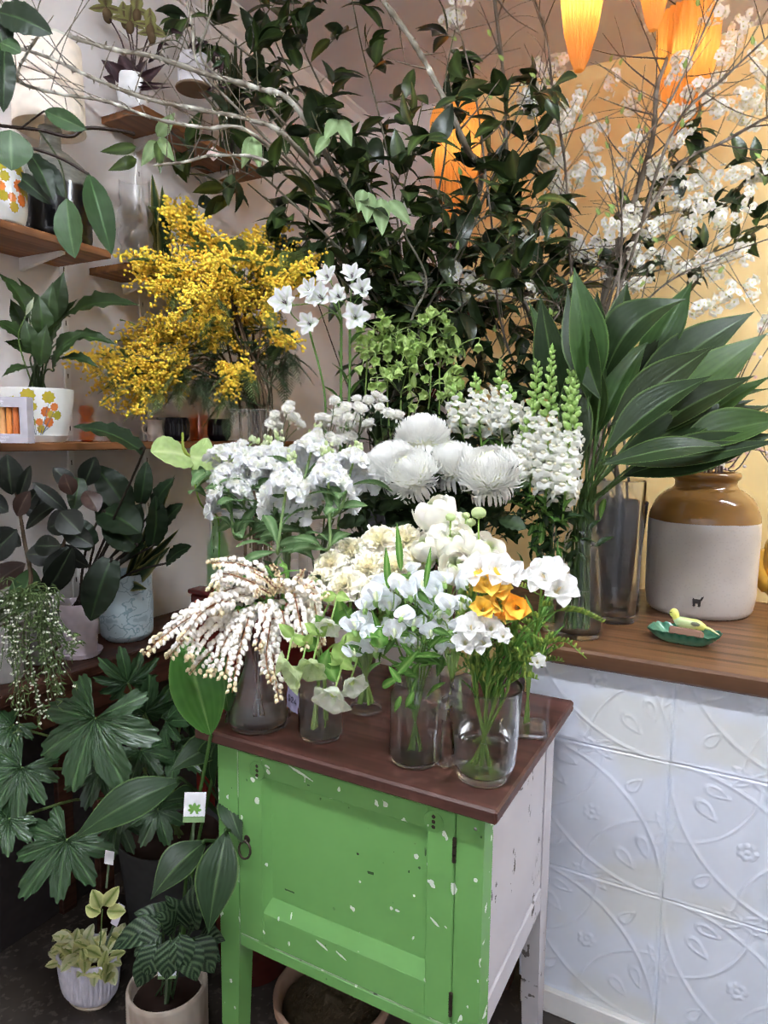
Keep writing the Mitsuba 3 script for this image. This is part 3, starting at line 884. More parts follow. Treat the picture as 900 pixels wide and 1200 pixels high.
# pendant lamps: ribbed amber shades
def ribs(a, t):
    return 1 + .075 * np.cos(26 * a)


scene['amber_shade'] = {'type': 'principledthin', 'base_color': {'type': 'rgb', 'value': [0.95, 0.58, 0.2]}, 'roughness': 0.35, 'diff_trans': 1.3, 'eta': 1.4}
for (px, pyt, pyb, wpx, D), lab in zip(((681, -28, 80, 46, 2.15), (804, 16, 160, 66, 2.32), (534, 128, 262, 58, 2.75), (768, -70, 32, 40, 2.0)),
                                       ('amber ribbed glass pendant lamp hanging at the top right of the camellia', 'largest amber ribbed pendant lamp glowing behind the blossom branches', 'amber ribbed pendant lamp glowing low among the camellia leaves', 'small amber pendant lamp at the top edge between the other two')):
    top, bot = at_d(px, pyt, D), at_d(px, pyb, D)
    h = top[2] - bot[2]
    o = A([(top[0] + bot[0]) / 2, (top[1] + bot[1]) / 2, bot[2]])
    w = wpx / 800 * D / 2
    k = thing('pendant_lamp', lab, 'pendant lamp')
    put(k, 'shade', lathe([(w * .22, 0), (w * .45, h * .12), (w * .78, h * .4), (w * .98, h * .72), (w, h * .88), (w * .9, h * .97), (w * .5, h)], 156, rfn=ribs), 'amber_shade', True, tr(o))
    d = mk(ico(2).x(np.diag([.026, .026, .034, 1])), 'lacquer_white', True)
    d['emitter'] = {'type': 'area', 'radiance': {'type': 'rgb', 'value': [LAMP, LAMP * .74, LAMP * .42]}}
    put(k, 'bulb', d, m=tr(o + A([0, 0, h * .66])))
    put(k, 'cap', lathe(rprof([(0, h * 1.04), (w * .3, h * 1.04), (w * .52, h * .995), (w * .5, h * .98)], .003), 24, lin('4a3424')), 'matte', True, tr(o))
    put(k, 'cord', tube([o + A([0, 0, h * 1.03]), A([o[0], o[1], CZ - .001])], .003, sides=6, col=lin('2a211b')), 'matte', True)
    put(k, 'ceiling_rose', lathe(rprof([(0, -.02), (.04, -.02), (.045, 0)], .004), 24, lin('d5cdc8')), 'matte', True, tr(o[0], o[1], CZ))
# ------------------------------------------------------------------ leaves, petals, blooms
PROF = {'ovate': lambda u: np.sin(np.pi * u ** .72) ** .9, 'lance': lambda u: np.sin(np.pi * u ** .85) ** 1.25, 'ellip': lambda u: np.sin(np.pi * u) ** .75, 'strap': lambda u: np.clip(np.minimum(u * 6, (1 - u) * 2.2), 0, 1) ** .8,
        'round': lambda u: np.sin(np.pi * u ** 1.35) ** .5, 'fan': lambda u: np.clip(u * 1.15, .12, 1) * np.clip((1.02 - u) * 7, 0.55, 1), 'obov': lambda u: np.sin(np.pi * u ** 1.35) ** .75, 'heart': lambda u: np.clip(np.sin(np.pi * np.clip(u * .88 + .12, 0, 1)), 0, 1) ** .7}


def leafG(prof='ovate', arch=.1, fold=.06, wave=0., c=(.03, .09, .02), mid=None, nx=10, ny=5, tip=0., seed=0, edge=None, twist=0., cup=0., nw=5, midw=.12):
    """a leaf or petal of unit length along x and unit width, its face to +z"""
    c = A(c)
    r = np.random.default_rng(seed)
    ph = r.uniform(0, 6)

    def fn(u, v):
        s = v * 2 - 1
        w = PROF[prof](u)
        y = .5 * s * w
        z = arch * np.sin(np.pi * u) + fold * np.abs(s) * w + wave * np.abs(s) * np.sin(nw * 2 * np.pi * u + ph + (s > 0) * 1.7) * w - tip * u ** 3 + cup * (s * w) ** 2
        if twist:
            a = twist * u
            y, z = y * np.cos(a), z + y * np.sin(a)
        return u, y, z

    def col(u, v):
        s = np.abs(v * 2 - 1)[..., None]
        k = c * (1 + .18 * (r.random(u.shape)[..., None] - .5))
        if mid is not None:
            k = np.where(s < midw, A(mid), k)
        if edge is not None:
            k = k + (A(edge) - k) * np.clip((s - .55) / .4, 0, 1)
        return k
    return grid(fn, nx, ny, col)


def at_leaf(P, parent, p0, p1, W, up=(0, 0, 1), name='leaf', zs=None, label=None):
    p0, p1 = A(p0, float), A(p1, float)
    L = np.linalg.norm(p1 - p0)
    return put(parent, name, P, m=frame(p0, p1 - p0, up, (L, W, zs or L)), label=label)


def tocam(p):
    return unit(EYE - p)


def sph(th, ph):
    return A([math.sin(th) * math.cos(ph), math.sin(th) * math.sin(ph), math.cos(th)])


GA = math.pi * (3 - math.sqrt(5))


def mumG(n=420, seed=1, thmax=2.15, c=(.84, .84, .81), c2=(.82, .84, .55), w=.10, nx=6, core=.62, lift=.34):
    r = np.random.default_rng(seed)
    base = grid(lambda u, v: (.35 + .62 * u - .10 * u ** 4, (v - .5) * w * np.sin(np.pi * (.14 + .78 * u)) ** .6, lift * u ** 2.4 + .45 * w * (2 * v - 1) ** 2), nx, 3)
    out = [ball(core, (0, 0, -.02), 2, lin('dfe2c8'))]
    for i in range(n):
        t = (i + .5) / n
        th = thmax * t ** .55
        d = sph(th, i * GA)
        low = t > .9
        m = frame((0, 0, 0), d, -sph(max(th - 1.2, .001), i * GA) if low and r.random() < .6 else sph(max(th - 1.3, .001), i * GA + .001), (1, 1, 1))
        k = (.78 + .22 * min(1, t * 1.8)) * r.uniform(.94, 1.04) * (1.12 if low else 1)
        cc = A(c) * r.uniform(.95, 1) if t > .03 else A(c2)
        out.append(base.x(m @ np.diag([k, 1, k * r.uniform(.8, 1.2), 1])).col(cc))
    return cat(out)


def ruffleG(n=34, seed=1, thmax=1.75, c=(.85, .82, .66), teeth=9, w=.75, amp=.09, inner=None, rmin=.55):
    r = np.random.default_rng(seed)
    out = []
    for i in range(n):
        t = (i + .5) / n
        ph = r.uniform(0, 6)
        b = grid(lambda u, v: (u * (1 - .12 * (2 * v - 1) ** 2) + .05 * u * np.sin(teeth * 5 * v + ph), (v - .5) * w * (.15 + .85 * u), amp * u ** 1.5 * np.sin(teeth * v + ph) + .12 * u * u * np.sin(2 * v + ph)), 6, 9)
        d = sph(thmax * t ** .6 + r.uniform(-.08, .08), i * GA)
        k = (rmin + (1 - rmin) * t ** .5) * r.uniform(.9, 1.08)
        q = A(c) if inner is None else A(inner) + (A(c) - A(inner)) * min(1, t * 1.6)
        out.append(b.x(frame((0, 0, 0), d, (r.normal(), r.normal(), 1), (k, k, k))).col(q * r.uniform(.93, 1.0)))
    return cat(out)


def ranunG(seed=1, c=(.90, .89, .80), ci=(.66, .74, .40)):
    r = np.random.default_rng(seed)
    out = []
    for k in range(9):
        R = .30 + .70 * k / 8
        for j in range(5):
            a0 = j * 2 * np.pi / 5 + k * 1.1 + r.uniform(-.15, .15)
            th0 = .18 + .105 * k * r.uniform(.85, 1.2)
            half = .78
            rr = R * r.uniform(.96, 1.04)

            def fn(u, v, a0=a0, th0=th0, rr=rr):
                s = 2 * v - 1
                th = 2.55 - (2.55 - th0 - .25 * s * s) * u
                a = a0 + s * half * np.sin(np.pi * np.clip(u * .55 + .28, 0, 1))
                q = rr * (1 + .09 * u ** 6 + .03 * s * u)
                return q * np.sin(th) * np.cos(a), q * np.sin(th) * np.sin(a), q * np.cos(th) * .92
            f = k / 8
            out.append(grid(fn, 7, 7, (A(ci) * (1 - min(1, f * 2.2)) + A(c) * min(1, f * 2.2)) * r.uniform(.95, 1)))
    return cat(out)


def petals_ring(P, n, tilt, r0=0., phase=0., scale=1.0, W=.7):
    out = []
    for i in range(n):
        a = phase + i * 2 * math.pi / n
        d = A([math.cos(a) * math.cos(tilt), math.sin(a) * math.cos(tilt), math.sin(tilt)])
        up = A([-math.cos(a) * math.sin(tilt), -math.sin(a) * math.sin(tilt), math.cos(tilt)])
        o = A([math.cos(a), math.sin(a), 0]) * r0
        out.append(P.x(frame(o, d, up, (scale, scale * W, scale))))
    return cat(out)


WHITE = A([.92, .92, .90])
blossomP = leafG('round', .05, .02, 0, WHITE, None, 4, 3)


def blossom_clusterG(seed, n=9, R=.021, fr=.0095):
    r = np.random.default_rng(seed)
    out = []
    for i in range(n):
        d = unit(r.normal(size=3))
        o = d * R * r.uniform(.35, 1)
        f = petals_ring(blossomP, 5, .35, .0, r.uniform(0, 6), 1, .85).x(frz(o, d, fr * r.uniform(.85, 1.2)))
        out += [f, ball(fr * .2, o + d * fr * .15, 0, lin('d9d48a'))]
    for i in range(3):
        out.append(ball(fr * .35, unit(r.normal(size=3)) * R * .9, 0, lin('dfe3cf')))
    return cat(out)


def stem_path(P, d, vase, mouth_h, mouth_r, base_h=.015, rs=None, n=6, into=.5):
    """from the vase's bottom through its mouth to the bloom at P whose stem leaves it along -d"""
    rs = rs or random
    out = A([P[0] - vase[0], P[1] - vase[1], 0])
    o = unit(out) if np.linalg.norm(out) > 1e-3 else A([1, 0, 0])
    a = rs.uniform(-.5, .5)
    o = A([o[0] * math.cos(a) - o[1] * math.sin(a), o[0] * math.sin(a) + o[1] * math.cos(a), 0])
    q = rs.uniform(.3, .85)
    M = vase + A([0, 0, mouth_h]) + o * mouth_r * q
    Bt = vase + A([0, 0, base_h]) - o * mouth_r * .6 * q
    L = np.linalg.norm(P - M)
    C = P - unit(d) * L * .35
    return spline([Bt, (Bt + M) / 2, M, (M * .45 + C * .55), C, P], n)


G1, G2, G3, G4 = lin('567a35'), lin('3c5a28'), lin('7f9c4f'), lin('2c4220')
# shared leaf templates
LF = {}
for nm, kw, bs in (('cam', dict(prof='ovate', arch=.07, fold=.05, c=lin('2f4424'), mid=lin('4d6434')), 'leaf_glossy'), ('cam2', dict(prof='ovate', arch=.12, fold=.02, c=lin('3a5028'), mid=lin('56703a'), seed=2), 'leaf_glossy'),
                   ('campale', dict(prof='ovate', arch=.06, fold=.03, c=lin('93b07d'), mid=lin('b3c99a'), seed=3), 'leaf_thin'), ('camdark', dict(prof='ovate', arch=.1, fold=.06, c=lin('25351f'), seed=4), 'leaf_glossy'),
                   ('mid', dict(prof='ovate', arch=.12, fold=.06, c=lin('5f8440'), mid=lin('86a65c')), 'leaf_thin'), ('fresh', dict(prof='ovate', arch=.1, fold=.06, c=lin('9fbf6a'), mid=lin('bdd489')), 'leaf_thin'),
                   ('lance', dict(prof='lance', arch=.1, fold=.05, c=lin('4d6c38'), mid=lin('6d8b4e')), 'leaf_thin'), ('lancedark', dict(prof='lance', arch=.12, fold=.05, c=lin('2f4629')), 'leaf_satin'),
                   ('stock', dict(prof='obov', arch=.15, fold=.04, c=lin('5d7a52'), mid=lin('8aa27a')), 'leaf_thin'), ('chrys', dict(prof='ellip', arch=.1, fold=.06, wave=.05, c=lin('2f442c'), mid=lin('40573a'), nx=12), 'leaf_satin'),
                   ('lime', dict(prof='ovate', arch=.12, fold=.08, c=lin('b5cf7d'), mid=lin('d0e2a0')), 'leaf_thin'), ('leafygreen', dict(prof='ovate', arch=.08, fold=.05, c=lin('5c8a3e'), mid=lin('8cb066'), nx=12), 'leaf_thin')):
    LF[nm] = mk(leafG(**kw), bs)

# ---- camellia: glossy dark branches
R1 = random.Random(11)
cam_paths = [([(470, 430), (450, 300), (400, 180), (335, 75), (295, -25)], 2.25), ([(475, 430), (470, 300), (452, 170), (425, 60), (405, -40)], 2.3), ([(480, 420), (500, 290), (522, 180), (522, 95), (533, 35)], 2.15),
             ([(480, 420), (540, 300), (572, 220), (600, 150), (625, 90)], 2.1), ([(465, 420), (420, 320), (350, 245), (275, 185), (185, 165)], 2.0), ([(470, 400), (430, 280), (370, 215), (310, 130), (300, 60)], 2.1),
             ([(490, 410), (560, 330), (620, 270), (655, 205)], 2.2), ([(470, 410), (410, 305), (350, 265), (290, 215)], 2.1), ([(490, 400), (465, 330), (430, 260), (395, 200), (365, 130)], 2.0),
             ([(500, 400), (590, 320), (645, 300), (700, 290)], 2.3), ([(485, 400), (550, 260), (610, 180), (660, 110)], 2.35), ([(500, 410), (650, 330), (765, 255), (860, 235), (905, 180)], 2.4),
             ([(478, 400), (500, 330), (470, 260), (480, 190), (495, 120)], 1.95), ([(490, 410), (540, 360), (590, 330), (625, 330)], 1.95), ([(480, 400), (450, 350), (410, 330), (390, 290)], 2.15),
             ([(485, 400), (530, 310), (560, 260), (590, 250), (640, 240)], 2.0), ([(500, 400), (640, 340), (720, 300), (770, 230), (800, 150)], 2.45), ([(500, 410), (640, 350), (760, 320), (850, 290), (905, 260)], 2.35),
             ([(478, 400), (440, 240), (380, 110), (350, 40), (340, -30)], 2.15), ([(474, 400), (420, 230), (340, 110), (260, 40), (230, 10)], 2.2)]
cam_lab = ['reaching to the top edge above the wattle', 'standing upright at the top centre', 'topped by the leaf tuft under the white blossom sprig', 'leaning right in front of the low pendant lamp', 'with pale green leaf tufts reaching over the orchid shelf',
           'curving up left beside the cornice', 'leaning right toward the blossom branches', 'hanging left over the wattle flowers', 'with pale leaf undersides above the alstroemeria', 'running right behind the big aspidistra leaves', 'rising behind the blossom twigs beside the pendant lamp',
           'stretching far right along the yellow wall', 'in front of the low amber pendant lamp', 'spreading low above the snapdragons', 'drooping behind the white alstroemeria', 'crossing in front of the blossom stems at centre', 'climbing behind the blossom trunk', 'running low behind the blossom clusters to the right edge', 'standing tall at the left of the top edge', 'reaching along the cornice to the hanging planter']
pale_at = [(295, 180), (180, 175), (440, 245), (395, 165), (460, 260), (420, 235)]
for (path, D), lab in zip(cam_paths, cam_lab):
    k = thing('camellia_branch', 'dark glossy camellia branch ' + lab, 'branch', 'camellia branches in the dark bucket')
    pts = [V_CAM + A([R1.uniform(-.05, .05), R1.uniform(-.05, .05), .02]), V_CAM + A([R1.uniform(-.07, .07), R1.uniform(-.07, .07), .33])]
    pts += [at_d(x, y, D + R1.uniform(-.06, .06) - (.15 * i / len(path))) for i, (x, y) in enumerate(path)]
    sp = spline(pts, 7)
    put(k, 'stem', tube(sp, .0055, .0018, 6, lin('6d665c'), col2=lin('5b5a45')), 'bark')
    n0 = 13
    for i in range(n0, len(sp) - 1, 2):
        o = sp[i]
        t = unit(sp[i + 1] - sp[i])
        side = unit(A([R1.gauss(0, 1), R1.gauss(0, 1), R1.gauss(.1, .8)]))
        side = unit(side - t * (side @ t) * .6)
        Lt = R1.uniform(.03, .13)
        end = o + side * Lt + A([0, 0, R1.uniform(-.01, .03)])
        tw = spline([o, (o + end) / 2 + A([0, 0, R1.uniform(-.01, .01)]), end], 3)
        put(k, 'twig', tube(tw, .0018, .001, 4, lin('5b553f')), 'bark')
        px = None
        for j in range(R1.choice((4, 5, 5, 6))):
            a = tw[R1.randrange(2, len(tw))]
            dl = unit(side * .7 + A([R1.gauss(0, .7), R1.gauss(0, .7), R1.gauss(-.1, .6)]))
            L = R1.uniform(.07, .112)
            nrm = unit(A([R1.gauss(0, .5), R1.gauss(-.35, .4), 1]))
            q = ray  # pale new leaves sit in tufts
            e = a - EYE
            nm = R1.choice(('cam', 'cam', 'cam2', 'camdark', 'camdark'))
            at_leaf(LF[nm], k, a, a + dl * L, L * R1.uniform(.42, .55), nrm)
# hand-placed pale tufts
k = labels and 'camellia_branch_004'
for (x, y, tx, ty, W) in ((296, 160, 283, 198, .035), (297, 160, 305, 200, .034), (184, 165, 165, 195, .036), (186, 165, 188, 205, .028), (186, 162, 205, 190, .034), (160, 172, 117, 178, .03), (160, 186, 127, 200, .032), (184, 160, 205, 132, .036)):
    at_leaf(LF['campale' if W > .033 else 'cam2'], 'camellia_branch_004', at_d(x, y, 1.84), at_d(tx, ty, 1.80), W, tocam(at_d(x, y, 1.84)))
for (x, y, tx, ty, W) in ((425, 222, 420, 250, .035), (432, 225, 430, 262, .045), (446, 232, 448, 277, .05), (456, 235, 482, 265, .04), (396, 140, 380, 165, .04), (398, 140, 412, 172, .042), (385, 160, 368, 183, .03)):
    at_leaf(LF['campale'], 'camellia_branch_008', at_d(x, y, 1.86), at_d(tx, ty, 1.82), W, tocam(at_d(x, y, 1.85)) + A([0, 0, .4]))

# ---- bare lichen-covered branches reaching left


def off_wall(p):
    if p[0] < WX + .06:
        p = EYE + (p - EYE) * ((WX + .06) / p[0])
    return p


lich = [('long lichen-crusted bare branch crossing the orchid shelf to the top left corner', [(470, 420), (420, 260), (350, 130), (300, 103), (240, 86), (180, 66), (130, 57), (60, 35), (-30, 0)], 1.95, .0075, .003),
        ('bare knobbly branch running left below the longest lichen branch', [(470, 420), (400, 250), (340, 165), (290, 140), (230, 128), (170, 115), (110, 92), (50, 65), (-25, 45)], 1.85, .006, .0025),
        ('thin hooked bare twig bending up in front of the lamp shade', [(460, 420), (380, 250), (300, 160), (240, 150), (185, 140), (125, 119), (70, 110), (28, 99), (20, 88), (30, 65), (45, 42)], 1.8, .004, .0018),
        ('pale lichen-covered branch slanting up to the top edge at centre', [(480, 420), (560, 230), (545, 170), (510, 95), (478, 40), (425, -30)], 2.0, .007, .005),
        ('lichen twig running level below the tag on the high shelf', [(465, 420), (420, 300), (330, 200), (260, 182), (215, 190), (180, 194)], 1.9, .004, .0022),
        ('upright bare twig rising beside the hanging white pot', [(465, 420), (400, 260), (300, 150), (235, 80), (225, 30), (212, -30)], 2.05, .004, .0022),
        ('thin forked bare twig at the cornice', [(465, 420), (410, 250), (320, 130), (240, 75), (243, 30), (252, 0), (250, -30)], 2.1, .0035, .0018)]
for lab, path, D, r0, r1 in lich:
    k = thing('bare_branch', lab, 'branch', 'bare lichen branches reaching left')
    pts = [V_CAM + A([R1.uniform(-.05, .05), R1.uniform(-.05, .05), .02]), V_CAM + A([R1.uniform(-.06, .06), R1.uniform(-.06, .06), .33])] + [off_wall(at_d(x, y, (2.5 if i == 0 else 2.3 if i == 1 else D) - .03 * i)) for i, (x, y) in enumerate(path)]
    sp = spline(pts, 9)
    rr = 1.35 * np.linspace(r0, r1, len(sp)) * np.array([R1.uniform(.85, 1.3) for _ in sp])
    cc = np.array([lin('8d887c') if R1.random() < .6 else lin('cfccc0') if R1.random() < .6 else lin('6a6053') for _ in range(len(sp))])
    g = tube(sp, rr, None, 7, (0.3, 0.3, 0.3))
    g.c[:7 * len(sp)] = np.repeat(cc, 7, 0)
    put(k, 'stem', g, 'bark')
    kn = []
    for i in range(18, len(sp)):
        for _ in range(1):
            d = unit(A([R1.gauss(0, 1) for _ in range(3)]))
            kn.append(tube([sp[i], sp[i] + d * r0 * 2.0], r0 * .55, r0 * .2, 5, lin('b9b6a8' if R1.random() < .5 else '6a6053')))
    put(k, 'spur', cat(kn), 'bark', kind='stuff')
    for i in range(20, len(sp) - 2, 3):
        d = unit(A([R1.gauss(0, 1), R1.gauss(0, 1), R1.gauss(.2, 1)]))
        L = R1.uniform(.05, .2)
        put(k, 'twig', tube(spline([sp[i], off_wall(sp[i] + d * L * .5 + A([0, 0, .01])), off_wall(sp[i] + d * L + A([R1.gauss(0, .01), 0, .02]))], 4), r1 * .6, .0009, 5, lin('6f675b')), 'bark')

# ---- white blossom branches
BLG = [mk(blossom_clusterG(s, 8 + s % 4, .017 + .002 * (s % 3)), 'petal') for s in range(6)]
blo_paths = [('thick gnarled blossom trunk forking in front of the largest pendant lamp', [(700, 420), (712, 330), (742, 240), (765, 160), (772, 95), (805, 25), (835, -40)], 2.25, .014, .005),
             ('lichened blossom branch slanting up to the right edge', [(705, 420), (725, 320), (790, 200), (850, 165), (930, 120)], 2.2, .008, .004),
             ('blossom branch rising right from the trunk to the top right corner', [(700, 420), (740, 300), (790, 150), (850, 90), (925, 20)], 2.1, .007, .003),
             ('upright grey blossom stem left of the trunk with clusters down its length', [(680, 420), (668, 300), (662, 190), (648, 110), (640, 40), (615, -30)], 2.15, .005, .003),
             ('tall grey mossy stem standing straight at the yellow wall edge', [(640, 420), (600, 300), (594, 180), (590, 90), (577, -20)], 2.2, .008, .005),
             ('fine blossom twig arching low over the aspidistra leaves to the right', [(715, 420), (760, 350), (820, 310), (900, 280)], 2.1, .004, .002),
             ('slender double stem crossing in front of the yellow wall', [(720, 420), (728, 300), (735, 200), (790, 110), (850, -20)], 2.05, .004, .0025),
             ('level blossom twig crossing above the green hellebores', [(640, 420), (655, 360), (600, 348), (540, 338), (460, 334)], 1.98, .0028, .0016),
             ('thin stem bearing the single white blossom tuft at the top centre', [(600, 420), (575, 250), (560, 130), (545, 60), (535, 25)], 2.05, .004, .002)]
targets = [(632, 78), (645, 95), (622, 128), (610, 122), (678, 112), (666, 140), (655, 155), (660, 185), (648, 190), (672, 210), (655, 222), (665, 237), (680, 205), (650, 75), (677, 295), (615, 280), (672, 283), (715, 275), (730, 262), (750, 255), (762, 270), (777, 262),
           (745, 300), (756, 310), (715, 325), (738, 252), (802, 265), (780, 205), (768, 200), (795, 208), (815, 215), (836, 222), (825, 240), (802, 240), (812, 258), (848, 205), (862, 200), (790, 60), (797, 76), (742, 115), (738, 127), (812, 105), (830, 100),
           (850, 60), (866, 35), (880, 20), (890, 60), (885, 90), (870, 110), (838, 128), (852, 130), (872, 132), (890, 125), (805, 157), (812, 170), (740, 370), (825, 305), (838, 316), (852, 300), (872, 290), (820, 360), (840, 362), (857, 350), (880, 345), (897, 378),
           (757, 330), (790, 300), (800, 312), (720, 90), (490, 335), (505, 329), (525, 331), (547, 335), (560, 336), (585, 338), (535, 22), (528, 18), (690, 300), (705, 150), (760, 30), (820, 20), (840, 15), (805, 130), (785, 130), (735, 165), (700, 200), (820, 190), (775, 225), (690, 160), (895, 200), (845, 255), (880, 240), (648, 205), (640, 172), (655, 128), (840, 75)]
lines = []
for lab, path, D, r0, r1 in blo_paths:
    k = thing('blossom_branch', lab, 'branch', 'white blossom branches on the counter')
    pts = [V_BLO + A([R1.uniform(-.04, .04), R1.uniform(-.04, .04), .02]), V_BLO + A([R1.uniform(-.06, .06), R1.uniform(-.06, .06), .30])] + [at_d(x, y, D + R1.uniform(-.05, .05)) for x, y in path]
    sp = spline(pts, 8)
    rr = np.linspace(r0, r1, len(sp)) * np.array([R1.uniform(.8, 1.25) for _ in sp])
    g = tube(sp, rr, None, 8, (0.3, 0.3, 0.3))
    g.c[:8 * len(sp)] = np.repeat(np.array([lin(R1.choice(('5d5349', '6d655b', '857f74', '4a4139'))) for _ in sp]), 8, 0)
    put(k, 'stem', g, 'bark')
    lines.append((k, sp[14:], r1))
    for i in range(15, len(sp) - 1, 2):
        d = unit(A([R1.gauss(0, 1), R1.gauss(0, .7), R1.gauss(.4, .8)]))
        L = R1.uniform(.10, .34)
        put(k, 'twig', tube(spline([sp[i], sp[i] + d * L * .5 + A([0, 0, .02]), sp[i] + d * L + A([R1.gauss(0, .02), 0, .05])], 4), r1 * .6, .0008, 5, lin('5f554b')), 'bark')
        e2 = unit(d + A([R1.gauss(0, .7), R1.gauss(0, .5), R1.gauss(.3, .5)]))
        q0 = sp[i] + d * L * .5 + A([0, 0, .02])
        put(k, 'twig', tube(spline([q0, q0 + e2 * L * .3 + A([0, 0, .01]), q0 + e2 * L * .6], 3), .001, .0006, 4, lin('5f554b')), 'bark')
        if R1.random() < .4:
            at_leaf(LF['fresh'], k, sp[i] + d * L * .6, sp[i] + d * L * .6 + unit(A([R1.gauss(0, 1), -.5, 1])) * .025, .012, (0, -1, .4))
allp = np.vstack([s for _, s, _ in lines])
own = np.concatenate([[i] * len(s) for i, (_, s, _) in enumerate(lines)])
proj_dirs = np.array([unit(p - EYE) for p in allp])
for n, (x, y) in enumerate(targets):
    w = unit(ray(x, y))
    j = int(np.argmin(np.linalg.norm(proj_dirs - w, axis=1)))
    D = (allp[j] - EYE) @ A([-math.sin(YAW), math.cos(YAW), 0])
    P = at_d(x, y, D - .03)
    j0 = max(j - 3, 0) if own[max(j - 3, 0)] == own[j] else j
    k = lines[own[j]][0]
    put(k, 'twig', tube(spline([allp[j0], (allp[j0] + P) / 2 - A([0, 0, .006]), P], 4), .0014, .0009, 4, lin('5f554b')), 'bark')
    put(k, 'blossom_cluster', BLG[n % 6], m=frz(P, tocam(P) + A([0, 0, .3]), 1.65 * R1.uniform(.8, 1.15), R1.uniform(0, 6)))
    for q in range(R1.choice((1, 1, 2, 2))):
        P2 = P + A([R1.gauss(0, .03), R1.gauss(0, .03), R1.gauss(0, .03)])
        put(k, 'blossom_cluster', BLG[(n + 3) % 6], m=frz(P2, tocam(P) + A([0, 0, .3]), R1.uniform(1.0, 1.4), R1.uniform(0, 6)))
# budding twigs in the stoneware jar
for lab, path in (('budding twig leaning right out of the stoneware jar', [(835, 540), (862, 500), (905, 470)]), ('budding twig rising to the right edge from the stoneware jar', [(838, 535), (870, 450), (905, 380)]), ('short budding twig curving low out of the stoneware jar', [(828, 542), (855, 545), (880, 520), (905, 535)])):
    k = thing('budding_twig', lab, 'branch', 'budding twigs in the stoneware jar')
    for q in range(3):
        pts = [V_JAR + A([R1.uniform(-.04, .04), R1.uniform(-.04, .04), .21]), V_JAR + A([R1.uniform(-.04, .05), R1.uniform(-.04, .04), .40])] + [at_d(x + R1.uniform(-9, 9), y + R1.uniform(-8, 8), 1.93) for x, y in path]
        sp = spline(pts, 6)
        put(k, 'twig', tube(sp, .0035, .0012, 6, lin('5f4a40')), 'bark')
        for i in range(9, len(sp), 2):
            o = sp[i] + A([R1.gauss(0, .008), R1.gauss(0, .008), .004])
            put(k, 'bud', ball(.005, o, 1, lin('e3c3bd' if R1.random() < .6 else 'efe6df')), 'petal')
    put(k, 'blossom_cluster', BLG[1], m=frz(sp[12], tocam(sp[12]), .8))

# red dogwood-like stems low behind the hellebores
k0 = None
for i, (x, y, x2, y2) in enumerate(((520, 400, 515, 300), (530, 400, 540, 285), (540, 400, 562, 280), (525, 400, 528, 270), (545, 390, 580, 300), (515, 400, 495, 310), (535, 400, 552, 268), (520, 420, 505, 290))):
    k = thing('red_stem', 'thin crimson dogwood stem behind the green hellebores, ' + ('fourth from the left', 'third from the right', 'second from the right', 'fifth from the left', 'rightmost of them', 'leftmost of them', 'tallest of them', 'second from the left')[i], 'stem', 'crimson stems behind the hellebores')
    p = [V_CAM + A([.02, -.02, .03]), V_CAM + A([.05, -.05, .35]), at_d(x, y, 2.2), at_d(x2, y2, 2.2)]
    scene[k] = mk(tube(spline(p, 5), .0025, .0015, 5, lin('7e2430')), 'bark')
# ------------------------------------------------------------------ bouquets: every cut stem is a thing
R2 = random.Random(5)


def gs(s):
    return R2.gauss(0, s)


def stem_thing(name, label, group, P, d, vase, mh, mr, r0=.0022, r1=.0016, col=G1, **kw):
    k = thing(name, label, name.split('_')[0] if name.startswith('mum') else 'flower', group)
    sp = stem_path(A(P), d, vase, mh, mr, rs=R2, **kw)
    put(k, 'stem', tube(sp, r0, r1, 6, col), 'leaf_thin')
    return k, sp


def stem_leaves(k, sp, T, n, L, W, lo=.45, hi=.85, sp_=.7, up=.5):
    for i in range(n):
        j = int((lo + (hi - lo) * (i + R2.random() * .6) / n) * (len(sp) - 1))
        t = unit(sp[min(j + 1, len(sp) - 1)] - sp[j])
        a = R2.uniform(0, 6.28)
        s = unit(A([math.cos(a), math.sin(a), up + gs(.3)]) + t * .3)
        l = L * R2.uniform(.75, 1.2)
        at_leaf(T, k, sp[j], sp[j] + s * l, W * l / L * R2.uniform(.85, 1.15), unit(A([gs(.3), gs(.3), 1.]) + t))


# ---- big white chrysanthemums
CH = [mk(mumG(760, s), 'bead') for s in (1, 2)]
for i, (x, y, rp, D, d, lab) in enumerate(((495, 508, 31, 1.60, (-.1, .1, 1), 'topmost of the five behind the other heads'), (455, 543, 33, 1.56, (-.5, -.3, .8), 'leftmost of the five heads, turned left'), (480, 553, 31, 1.50, (-.1, -.7, .75), 'lower left head facing the front'),
                                          (529, 540, 30, 1.55, (-.05, -.35, .9), 'second from the right, beside the rightmost head'), (574, 551, 35, 1.48, (.12, -.55, .85), 'rightmost and largest of the five heads'))):
    P = at_d(x, y, D)
    k, sp = stem_thing('chrysanthemum', 'large white incurved chrysanthemum bloom, ' + lab, 'five big white chrysanthemums', P - unit(d) * .012, d, V_CHR, .27, .045, .0035, .003, lin('4a5a35'))
    put(k, 'petals', CH[i % 2], m=frz(P - unit(d) * .008, d, rp / 800 * D * 1.12, R2.uniform(0, 6)), kind='stuff')
    stem_leaves(k, sp, LF['chrys'], 20, .085, .055, .40, .96)

